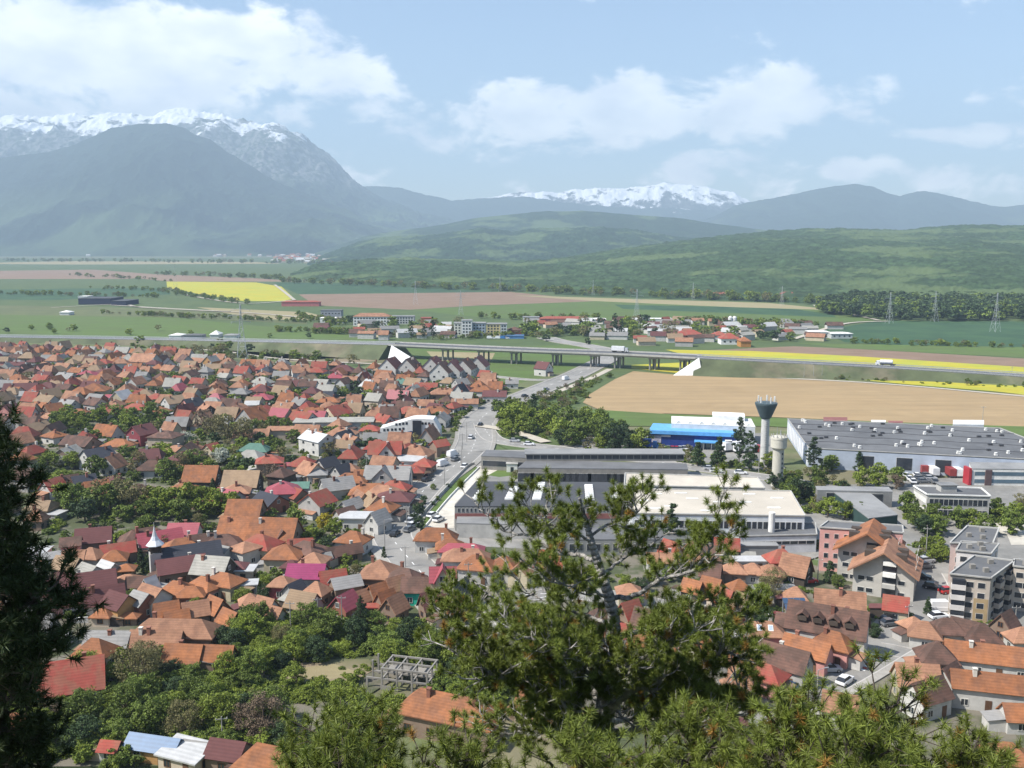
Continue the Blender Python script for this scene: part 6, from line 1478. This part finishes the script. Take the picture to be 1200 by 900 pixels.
for x, y, r_, m_, cc, lab in ((1078, 553, 85, TR_R, 'red', 'leftmost red trailer in the yard before the grey warehouse'), (1090, 556, 88, TR_W, 'white', 'white roofed lorry among the red trailers before the grey warehouse'), (1098, 552, 92, TR_R, 'white', 'second red trailer from the left in the warehouse yard'), (1110, 557, 86, TR_R, 'red', 'red trailer nearest the viewer in the warehouse yard'), (1104, 550, 90, TR_R, 'red', 'red trailer furthest back in the warehouse yard'), (1122, 553, 88, TR_R, 'white', 'rightmost red trailer in the warehouse yard'), (1117, 557, 89, TR_W, 'red', 'white box trailer with red cab in the warehouse yard'),
                              (853, 526, 80, TR_W, 'blue', 'white lorry with blue cab parked right of the blue store'), (866, 529, 20, TR_W, 'white', 'long white trailer parked behind the slim water tower'), (880, 531, 10, TR_W, 'red', 'white trailer with red cab beside the slim water tower')):
    lorry(P(x, y), r_, m_, cc, lab)

# ================================================================== poles, pylons, walls
WOODP = mat('pole_concrete', (.30, .29, .27), stain=.3)
def pole(x, y, h, lamp=False):
    p = P(x, y); root = thing('street_lamp' if lamp else 'utility_pole', 'street lamp' if lamp else 'utility pole', p, R(rc_.uniform(-20, 20)), 'tall grey street lamp' if lamp else 'concrete utility pole', None, 'poles along the streets')
    b = MB(); b.tube((0, 0, -.3), (0, 0, h), .14, .08, WOODP, 7); b.obj('post', root)
    b = MB()
    if lamp: b.tube((0, 0, h), (1.4, 0, h + .3), .05, .04, METAL, 5); b.box(1.2, 1.9, -.12, .12, h + .22, h + .34, METAL)
    else:
        b.box(-.9, .9, -.05, .05, h - .5, h - .38, WOODP)
        for k in (-.8, 0, .8): b.tube((k, 0, h - .38), (k, 0, h - .2), .05, .05, CONCW, 5)
    b.obj('lamp_head' if lamp else 'crossarm', root)
for x, y, h, l_ in [(451, 646, 8, 1), (475, 666, 5.5, 0), (477, 622, 7, 0), (549, 690, 6, 0), (401, 741, 7.5, 0), (373, 740, 7, 0), (341, 745, 7, 0), (261, 872, 4.5, 0), (636, 697, 5.5, 1), (958, 684, 6, 0), (1063, 746, 6.5, 0), (957, 822, 5.5, 1), (1085, 650, 7, 0), (1189, 738, 5, 0), (541, 545, 7, 1), (521, 570, 7, 1), (547, 519, 8, 1), (542, 528, 6.5, 0), (889, 556, 9, 1), (430, 560, 7, 0), (483, 577, 8, 0), (205, 700, 4, 0), (1185, 446, 8, 0), (1151, 498, 8, 0)]: pole(x, y, h, bool(l_))
PYL = mat('pylon_steel', (.42, .44, .45), rough=.6)
def strut(b, a, c, r, mt=PYL): b.tube(a, c, r, r, mt, 4)
def pylon(x, y, h, label, wide=1.0):
    p = P(x, y); root = thing('electricity_pylon', 'pylon', p, R(20), label=label); b = MB(); w0 = h * .09 * wide; r = .13 if label.startswith('nearest') else .075
    if SC(x, y) > 1: r *= .75
    lv = [0, .22, .4, .55, .68, .8, .9, 1.0]; wd = [w0 * (1 - .88 * min(1, t * 1.25)) for t in lv]
    for i in range(len(lv) - 1):
        z0, z1, a, c = lv[i] * h, lv[i + 1] * h, wd[i], wd[i + 1]; q = [(-1, -1), (1, -1), (1, 1), (-1, 1)]
        for k in range(4):
            s, t = q[k], q[(k + 1) % 4]; strut(b, (s[0] * a, s[1] * a, z0), (s[0] * c, s[1] * c, z1), r); strut(b, (s[0] * a, s[1] * a, z0), (t[0] * c, t[1] * c, z1), r * .6); strut(b, (t[0] * a, t[1] * a, z0), (s[0] * c, s[1] * c, z1), r * .6); strut(b, (s[0] * c, s[1] * c, z1), (t[0] * c, t[1] * c, z1), r * .6)
    b.obj('tower', root)
    for z in (.68, .8, .9):
        b = MB(); aw = h * (.17 if z != .8 else .22) * wide
        for s in (-1, 1): strut(b, (0, 0, z * h + h * .03), (s * aw, 0, z * h), r * .7); strut(b, (0, 0, z * h), (s * aw, 0, z * h), r * .7); strut(b, (s * aw, 0, z * h), (s * aw, 0, z * h - h * .03), r)
        b.obj('crossarm', root)
pylon(284, 420, 36, 'nearest lattice pylon, standing above the red roofs at the motorway'); pylon(1042, 379, 30, 'lattice pylon before the dark woodland, left of two'); pylon(1166, 389, 34, 'lattice pylon in the dark green field near the right edge')
pylon(746, 377, 32, 'faint lattice pylon behind the very long red shed'); pylon(540, 369, 26, 'thin lattice pylon on the pinkish ploughed field'); pylon(206, 340, 44, 'faint lattice pylon at the left corner of the yellow field'); pylon(812, 352, 24, 'faint pylon beneath the forested hill left of the barns'); pylon(916, 358, 24, 'faint pylon beneath the forested hill right of the barns')
pylon(695, 347, 24, 'faint pylon at the field edge beneath the middle of the forested hill'); pylon(1095, 377, 30, 'thin pylon before the woodland between two larger ones'); pylon(586, 342, 24, 'very faint pylon beneath the left end of the forested hill'); pylon(487, 357, 30, 'small faint pylon at the edge of the ploughed field above the flats')
for x, l_ in ((942, 'left'), (953, 'middle'), (963, 'right')):
    p = P(x, 444); b = MB(); b.tube((0, 0, 0), (0, 0, 8), .12, .07, METAL, 5); o = b.obj('lamp_post', None, p); tag(o, 'post', label='thin pale post beside the motorway embankment, %s one of three' % l_)
# retaining wall along the green strip
ln_ = smooth_line([P(*q) for q in [(556, 546), (547, 550), (520, 578), (499, 601), (486, 616)]], 6); b = MB(); ribbon(b, ln_, -.15, .15, -.1, 1.3, CONC); o = b.obj('retaining_wall'); tag(o, 'wall', label='low concrete wall on the left of the grass strip by the main road')
ln_ = smooth_line([P(*q) for q in [(562, 549), (529, 582), (499, 618)]], 6); b = MB(); ribbon(b, ln_, -.12, .12, -.1, .8, CONCW); o = b.obj('kerb_wall'); tag(o, 'wall', label='low white edging wall between grass strip and pale concrete lane')
for (x0, y0, x1, y1, lab) in ((300, 726, 332, 732, 'white boundary wall below the terracotta gables at the left of the thicket'), (80, 733, 104, 731, 'pale garden wall left of the grey shed'), (900, 723, 918, 726, 'dark red garden fence by the olive tree'), (957, 641, 1000, 644, 'long pale wall before the pink flats')):
    a, c = P(x0, y0), P(x1, y1); b = MB(); ribbon(b, [a, a.lerp(c, .5), c], -.1, .1, -.1, 1.5, WALL['m'] if 'red' in lab else CONCW); o = b.obj('fence' if 'fence' in lab else 'garden_wall'); tag(o, 'fence' if 'fence' in lab else 'wall', label=lab)
# red parasols at the market hall
for x, y, l_ in ((323, 500, 'left'), (342, 502, 'right')):
    p = P(x, y); root = thing('parasol', 'parasol', p, label='red market parasol, %s of two by the pale market hall' % l_); b = MB(); b.tube((0, 0, 0), (0, 0, 3), .06, .05, METAL); b.obj('pole', root); b = MB(); b.lathe([(2.3, 2.5), (1.4, 3.0), (.05, 3.4)], mat('parasol_red', (.55, .05, .07)), 8); b.obj('canopy', root)
# factory hall extras
p = P(600, 553); root = thing('guard_hut', 'hut', p, label='small white concrete hut on the grass mound behind the dark factory'); b = MB(); b.box(-1.8, 1.8, -1.5, 1.5, -.2, 3, CONCW); b.obj('wall', root); b = MB(); b.box(-2, 2, -1.7, 1.7, 3.003, 3.25, CONC); b.obj('roof', root); b = MB(); b.box(-.5, .5, -1.56, -1.51, 0, 2, DGL); b.obj('door', root)
# ================================================================== foreground pines
NEED = mat('pine_needles', (.15, .185, .033), isl=.5, rnd=0, rough=.5, var=.35, scale=1.6, transl=.14, spec=.3); NEEDO = mat('pine_needles_orange', (.30, .17, .04), isl=.3, rnd=0, transl=.2)
NEED_SHADE = mat('pine_needles_dark', (.036, .054, .018), isl=.4, rnd=0, rough=.6, transl=.05); PBARK = mat('pine_bark', (.34, .32, .29), var=.6, scale=9, stain=.95, bump=.6, rnd=0); PBARKD = mat('pine_bark_dark', (.09, .075, .06), var=.4, scale=9, bump=.5, rnd=0)  # dark needle colour paints in the shade on the left-edge pine
def needle_mesh(tufts, per, ln_, wd, mats, seed, orange=.02):
    g = np.random.default_rng(seed); tp = np.array([t[0] for t in tufts]); td = np.array([t[1] for t in tufts]); td /= np.linalg.norm(td, axis=1)[:, None]; n = len(tufts) * per
    p = np.repeat(tp, per, 0); d = np.repeat(td, per, 0); s = g.uniform(-.5, 1, (n, 1)); r = g.normal(size=(n, 3)); r /= np.linalg.norm(r, axis=1)[:, None]
    base = p + d * s * ln_ * .55; nd = d * g.uniform(.1, 1.0, (n, 1)) + r * 1.0; nd /= np.linalg.norm(nd, axis=1)[:, None]
    side = np.cross(nd, g.normal(size=(n, 3))); side /= np.linalg.norm(side, axis=1)[:, None]; l_ = ln_ * g.uniform(.7, 1.15, (n, 1)); w_ = wd
    v = np.stack([base - side * w_, base + side * w_, base + nd * l_], 1).reshape(-1, 3)
    mi = np.repeat((g.uniform(size=len(tufts)) < orange).astype(int), per)
    return npmesh('needles', v, np.arange(3 * n).reshape(-1, 3), mats, mi)
class Pine:
    def __init__(s, seed): s.r = random.Random(seed); s.b = MB(); s.tufts = []; s.tw = MB()
    def limb(s, pts, r0, r1, mt, n=8, jit=.0, sides=7):
        ln_ = smooth_line([Vector(p) for p in pts], n); ln_ = [p + Vector([s.r.uniform(-jit, jit) for _ in range(3)]) for p in ln_]; k = len(ln_)
        for i in range(k - 1): s.b.tube(ln_[i], ln_[i + 1], r0 + (r1 - r0) * i / (k - 1), r0 + (r1 - r0) * (i + 1) / (k - 1), mt, sides)
        return ln_
    def twigs(s, ln_, start, dens, lo, hi, up=.5, mt=None, ntw=4, sub=True):
        """side shoots with tufts at their tips"""
        tot = 0
        for i in range(1, len(ln_)):
            d = ln_[i] - ln_[i - 1]; tot += d.length
        acc = 0
        for i in range(1, len(ln_)):
            d = ln_[i] - ln_[i - 1]; acc += d.length
            if acc / tot < start: continue
            m_ = dens * d.length; c = int(m_) + (s.r.random() < m_ % 1)
            for _ in range(c):
                q = ln_[i - 1].lerp(ln_[i], s.r.random()); dn = d.normalized(); v = Vector([s.r.gauss(0, 1) for _ in range(3)]); v -= dn * v.dot(dn) * .6; v.normalize(); v = (v * .8 + dn * .5 + Vector((0, 0, up))).normalized(); L_ = s.r.uniform(lo, hi)
                e = q + v * L_; mid = q.lerp(e, .5) + Vector((s.r.uniform(-.05, .05), s.r.uniform(-.05, .05), -.06 * L_)); s.tw.tube(q, mid, .013, .010, mt, 4); s.tw.tube(mid, e, .010, .006, mt, 4); s.tufts.append((tuple(e), tuple(v + Vector((0, 0, .5)))))
                for k in range(ntw):
                    t = s.r.uniform(.35, .95); a = q.lerp(mid, t * 2) if t < .5 else mid.lerp(e, t * 2 - 1); w_ = (v + Vector([s.r.gauss(0, .7) for _ in range(3)]) + Vector((0, 0, .45))).normalized(); f = a + w_ * s.r.uniform(.10, .30); s.tw.tube(a, f, .007, .005, mt, 3); s.tufts.append((tuple(f), tuple(w_ + Vector((0, 0, .5)))))
    def finish(s, label, base, per, nl, nw, seed, mats, orange=.02, name='pine_tree'):
        root = thing(name, 'pine tree', base, label=label)
        o = s.b.obj('trunk', root, -Vector(base), smooth=True); o2 = s.tw.obj('twigs', root, -Vector(base)); o3 = link('needles', needle_mesh(s.tufts, per, nl, nw, mats, seed, orange), root, -Vector(base)); print(label, len(s.tufts)); return root
# --- the big open pine in the middle, 14 m in front of the viewer
D0 = 14.0
def Q(x, y, dd=0): return PD(x, y, D0 + dd)
pn = Pine(5)
base = Vector((Q(706, 880).x, D0, hill_z(0, D0) - .3)); PB = PBARK
trunk = pn.limb([base, Q(707, 900), Q(708, 863), Q(709, 833), Q(708, 806), Q(714, 765, .1), Q(720, 731), Q(713, 698, -.1), Q(701, 661), Q(691, 628), Q(684, 604, .1), Q(679, 583)], .20, .02, PB, n=6, jit=.012, sides=9)
LM = [([Q(708, 845), Q(718, 826, -.3), Q(744, 806, -.7), Q(773, 795, -.9), Q(803, 800, -1.1), Q(832, 780, -1.2), Q(861, 760, -1.3)], .10, .02),
      ([Q(706, 850), Q(690, 846, -.3), Q(663, 831, -.6), Q(627, 806, -.9), Q(590, 795, -1.2), Q(553, 777, -1.3), Q(522, 757, -1.3)], .085, .015),
      ([Q(709, 828), Q(690, 806, .2), Q(656, 782, .4), Q(619, 767, .6), Q(575, 748, .8), Q(540, 724, 1.0)], .08, .015),
      ([Q(706, 868), Q(680, 862, .4), Q(645, 853, .8), Q(610, 858, 1.0)], .05, .015), ([Q(706, 866), Q(690, 858, -.5), Q(668, 838, -1.1), Q(660, 825, -1.3)], .05, .02),
      ([Q(701, 661), Q(680, 650, .3), Q(656, 648, .5), Q(619, 629, .8), Q(592, 622, 1.0), Q(583, 607, 1.0)], .04, .010),
      ([Q(714, 700), Q(744, 698, -.2), Q(773, 680, -.5), Q(810, 668, -.8), Q(832, 645, -.9), Q(837, 618, -.9)], .045, .010),
      ([Q(716, 748), Q(745, 741, .3), Q(773, 738, .5), Q(810, 754, .8), Q(845, 733, 1.0), Q(862, 716, 1.1)], .05, .012), ([Q(714, 765), Q(700, 770, -.3), Q(678, 764, -.6), Q(640, 745, -.9), Q(610, 735, -1.0)], .045, .012),
      ([Q(717, 735), Q(690, 722, .6), Q(650, 712, 1.0), Q(625, 695, 1.2)], .035, .010), ([Q(691, 628), Q(715, 613, .2), Q(735, 606, .3), Q(750, 596, .3)], .025, .008), ([Q(694, 636), Q(665, 620, -.3), Q(640, 612, -.5), Q(634, 600, -.5)], .025, .008),
      ([Q(705, 675), Q(730, 655, .5), Q(760, 640, .9), Q(785, 622, 1.0)], .03, .009), ([Q(709, 840), Q(725, 845, .9), Q(760, 835, 1.6), Q(800, 830, 2.0), Q(840, 815, 2.2)], .06, .014), ([Q(708, 815), Q(730, 790, -1.0), Q(760, 765, -1.6), Q(790, 745, -1.8)], .05, .012),
      ([Q(709, 822), Q(690, 790, -1.0), Q(650, 760, -1.7), Q(600, 742, -2.0)], .05, .012), ([Q(712, 700), Q(690, 690, -.6), Q(660, 684, -1.1), Q(640, 668, -1.3)], .03, .009), ([Q(705, 858), Q(740, 856, -.5), Q(790, 842, -1.0), Q(850, 838, -1.4), Q(890, 822, -1.6)], .06, .014)]
for i, (pts, r0, r1) in enumerate(LM):
    ln_ = pn.limb(pts, r0, r1, PB, n=6, jit=.016); lo_ = i < 5 or i in (7, 8, 13, 14, 15, 17); pn.twigs(ln_, .3, 13.5 if lo_ else 8.5, .2 if lo_ else .12, .5 if lo_ else .32, .45, PB, 4)
    for k in range(11 if (i < 5 or i in (7, 8, 13, 14, 15, 17)) else 4):     # secondary limbs
        j = int(len(ln_) * pn.r.uniform(.25, .95)); a = ln_[min(j, len(ln_) - 2)]; d = (ln_[-1] - ln_[0]).normalized(); v = (d * pn.r.uniform(.2, .8) + Vector((pn.r.gauss(0, .5), pn.r.gauss(0, .7), pn.r.uniform(-.05, .3)))).normalized(); L_ = pn.r.uniform(.45, 1.0) * (1.0 if i < 5 or i in (13, 17) else .55)
        l2 = pn.limb([a, a + v * L_ * .5 + Vector((0, 0, -.05)), a + v * L_ + Vector((0, 0, .08))], r1 * 1.3, .008, PB, n=3, jit=.01, sides=5); pn.twigs(l2, .3, 9.0, .18, .42, .6, PB, 3)
pn.twigs(trunk[-16:], .1, 7, .12, .28, .4, PB, 4)
for i in range(70):      # dead bare shoots inside the crown
    a = Q(pn.r.uniform(560, 860), pn.r.uniform(740, 850), pn.r.uniform(-1.2, 1.2)); v = Vector((pn.r.gauss(0, .4), pn.r.gauss(0, .4), pn.r.gauss(0, .25))); 
ln_ = pn.limb([Q(590, 707, 1.1), Q(572, 696, 1.1), Q(556, 682, 1.1), Q(541, 670, 1.1)], .018, .006, PB, n=3, sides=5); ln_ = pn.limb([Q(625, 695, 1.2), Q(600, 708, 1.1), Q(590, 707, 1.1), Q(575, 690, 1.1), Q(560, 684, 1.2)], .02, .006, PB, n=3, sides=5)
pn.finish('open-crowned pine with pale bark in the middle foreground', base, 120, .096, .0040, 1, [NEED, NEEDO], .035)
# --- younger pines filling the lower edge
def young_pine(x, ytop, dist, rad, seed, label, dens=6.2, mats=None, up=.5, bark=None, hgt=None, orange=.03, per=84, nl=.10, nwd=.0036, nl_limbs=46):
    p = Pine(seed); top = PD(x, ytop, dist); base = Vector((top.x, dist, hill_z(0, dist) - .3)); bark = bark or PBARKD; H = top.z - base.z
    tr = p.limb([base, base.lerp(top, .4) + Vector((.05, 0, 0)), base.lerp(top, .8) + Vector((-.04, .03, 0)), top], .09 + .01 * H, .015, bark, n=6, sides=8)
    for i in range(nl_limbs):
        t = 1 - (i / nl_limbs) ** 1.15 * .82; a = base.lerp(top, t); az_ = i * 2.4 + p.r.uniform(-.5, .5); L_ = rad * (min(1, (1 - t) * 2.6 + .16)) * p.r.uniform(.7 if x > 0 else .35, 1.15 if x > 0 else 1.35); d = Vector((math.cos(az_), math.sin(az_), 0))
        l2 = p.limb([a, a + d * L_ * .5 + Vector((0, 0, L_ * .08)), a + d * L_ + Vector((0, 0, L_ * .38))], .012 + .02 * L_, .008, bark, n=4, jit=.008, sides=5); p.twigs(l2, .18, dens, .14, .36, up, bark, 4)
    p.twigs(tr[-6:], .0, 12, .1, .25, .8, bark, 3)
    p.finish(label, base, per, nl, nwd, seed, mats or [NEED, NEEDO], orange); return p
young_pine(402, 844, 9.2, 0.92, 31, 'young pine at the bottom edge, left of the open-crowned pine')
young_pine(535, 892, 8.6, 0.88, 32, 'young pine below the left limbs of the open-crowned pine')
young_pine(690, 896, 8.0, 0.92, 33, 'dark young pine right under the trunk of the open-crowned pine')
young_pine(815, 852, 8.8, 0.97, 34, 'young pine below the right limbs of the open-crowned pine')
young_pine(925, 846, 8.2, 0.80, 35, 'young pine at the bottom between the street and the open-crowned pine')
young_pine(1040, 828, 8.6, 0.80, 36, 'young pine with upright shoots below the curving street')
young_pine(1135, 892, 8.4, 0.79, 37, 'lowest young pine in the bottom right corner')
young_pine(390, 906, 7.6, 0.62, 38, 'small young pine in front of the leftmost one at the bottom')
young_pine(1010, 886, 7.4, 0.79, 39, 'young pine nearest the viewer below the curving street')
young_pine(890, 884, 10.5, 0.88, 40, 'young pine half hidden behind the others at the bottom right')
# --- the dark pine at the left edge, shade put into its needle colour
young_pine(-34, 500, 9.0, 0.54, 50, 'dark pine with shade-toned needles filling the left edge', dens=11, mats=[NEED_SHADE, NEED_SHADE], up=.25, hgt=1, per=70, nl=.12, nwd=.006, nl_limbs=84)

# ================================================================== haze
b = MB(); b.box(-12000, 12000, -900, 14600, -2.0, 1980, None if False else mat('haze_tmp', (1, 1, 1)))
hz = b.obj('haze'); hz['kind'] = 'stuff'; hz['label'] = 'thin pale air haze over the whole valley'
hm = bpy.data.materials.new('haze_air'); hm.use_nodes = True; t = hm.node_tree; t.nodes.clear(); pv = t.nodes.new('ShaderNodeVolumePrincipled'); oo = t.nodes.new('ShaderNodeOutputMaterial'); t.links.new(pv.outputs[0], oo.inputs['Volume'])
pv.inputs['Color'].default_value = (.62, .82, 1.0, 1); pv.inputs['Density'].default_value = 1.15e-4; pv.inputs['Anisotropy'].default_value = 0.0
hz.data.materials.clear(); hz.data.materials.append(hm)

# ================================================================== labels that single each thing out
LMK = [(185, 655, 'the spired chapel'), (360, 668, 'the magenta roof'), (300, 617, 'the twin orange barns'), (424, 608, 'the white flat-roofed store'), (445, 667, 'the terracotta pyramid roof'), (490, 690, 'the turquoise walled house'), (519, 680, 'the cream tower house'), (118, 530, 'the charcoal roofed chalet'),
 (166, 503, 'the maroon gabled house'), (297, 485, 'the orange A-frame house'), (330, 572, 'the crimson pyramid roof'), (484, 500, 'the white modern offices'), (510, 430, 'the villa row'), (103, 437, 'the bright crimson roof'), (110, 454, 'the orange pyramid roof'), (170, 420, 'the big terracotta roof'), (284, 412, 'the nearest pylon'),
 (205, 737, 'the long terracotta farmhouse'), (84, 790, 'the big red roof'), (128, 747, 'the grey shed'), (460, 797, 'the concrete skeleton'), (527, 828, 'the long orange hip roof'), (1030, 665, 'the gabled flats'), (1000, 640, 'the pink flats'), (1140, 690, 'the balconied flats'), (972, 725, 'the brown dormered roof'), (1157, 768, 'the long orange roof'),
 (555, 520, 'the road junction'), (640, 580, 'the dark factory roof'), (830, 590, 'the pale factory roof'), (1060, 520, 'the grey warehouse'), (812, 505, 'the blue store'), (895, 500, 'the funnel water tower'), (911, 545, 'the drum water tower'), (700, 700, 'the open-crowned pine'), (435, 376, 'the peach roofed block'), (555, 386, 'the white tower flats'),
 (810, 396, 'the red farm roof'), (975, 392, 'the white farm halls'), (1115, 590, 'the grey office'), (395, 493, 'the pale market hall'), (205, 395, 'the white motorway shed'), (480, 545, 'the white metal roof'), (490, 590, 'the main road'), (1040, 780, 'the zebra crossing'), (20, 453, 'the long maroon roof'), (250, 508, 'the olive tree clump'), (370, 510, 'the white metal-roofed house'),
 (290, 890, 'the bottom orange roof'), (1010, 750, 'the street corner')]
NW = 'zero one two three four five six seven eight nine ten eleven twelve thirteen fourteen fifteen sixteen seventeen eighteen nineteen twenty'.split()
OW = 'zeroth first second third fourth fifth sixth seventh eighth ninth tenth eleventh twelfth thirteenth fourteenth fifteenth sixteenth seventeenth eighteenth nineteenth twentieth'.split()
def rel(px, lm):
    dx, dy = px[0] - lm[0], (px[1] - lm[1]) * 1.8
    if abs(dx) > abs(dy): return 'left of' if dx < 0 else 'right of'
    return 'behind' if dy < 0 else 'in front of'
groups = {}
for r_ in REG:
    x, y = r_['px']; lm = sorted(LMK, key=lambda l_: (l_[0] - x) ** 2 + ((l_[1] - y) * 1.8) ** 2)
    lm = [l_ for l_ in lm if (l_[0] - x) ** 2 + (l_[1] - y) ** 2 > 81][0]
    groups.setdefault('%s %s %s' % (r_['desc'], rel((x, y), lm), lm[2]), []).append(r_)
for bse, rs in groups.items():
    rs.sort(key=lambda r_: r_['px'][0]); n = len(rs)
    for i, r_ in enumerate(rs):
        if n == 1: s = bse
        elif i == 0: s = bse + ', leftmost of %s' % NW[min(n, 20)]
        elif i == n - 1: s = bse + ', rightmost of %s' % NW[min(n, 20)]
        else: s = bse + ', %s from left of %s' % (OW[min(i + 1, 20)], NW[min(n, 20)])
        r_['o']['label'] = s
        if len(s.split()) > 16: print('LONG', s)
print('objects', len(bpy.data.objects))
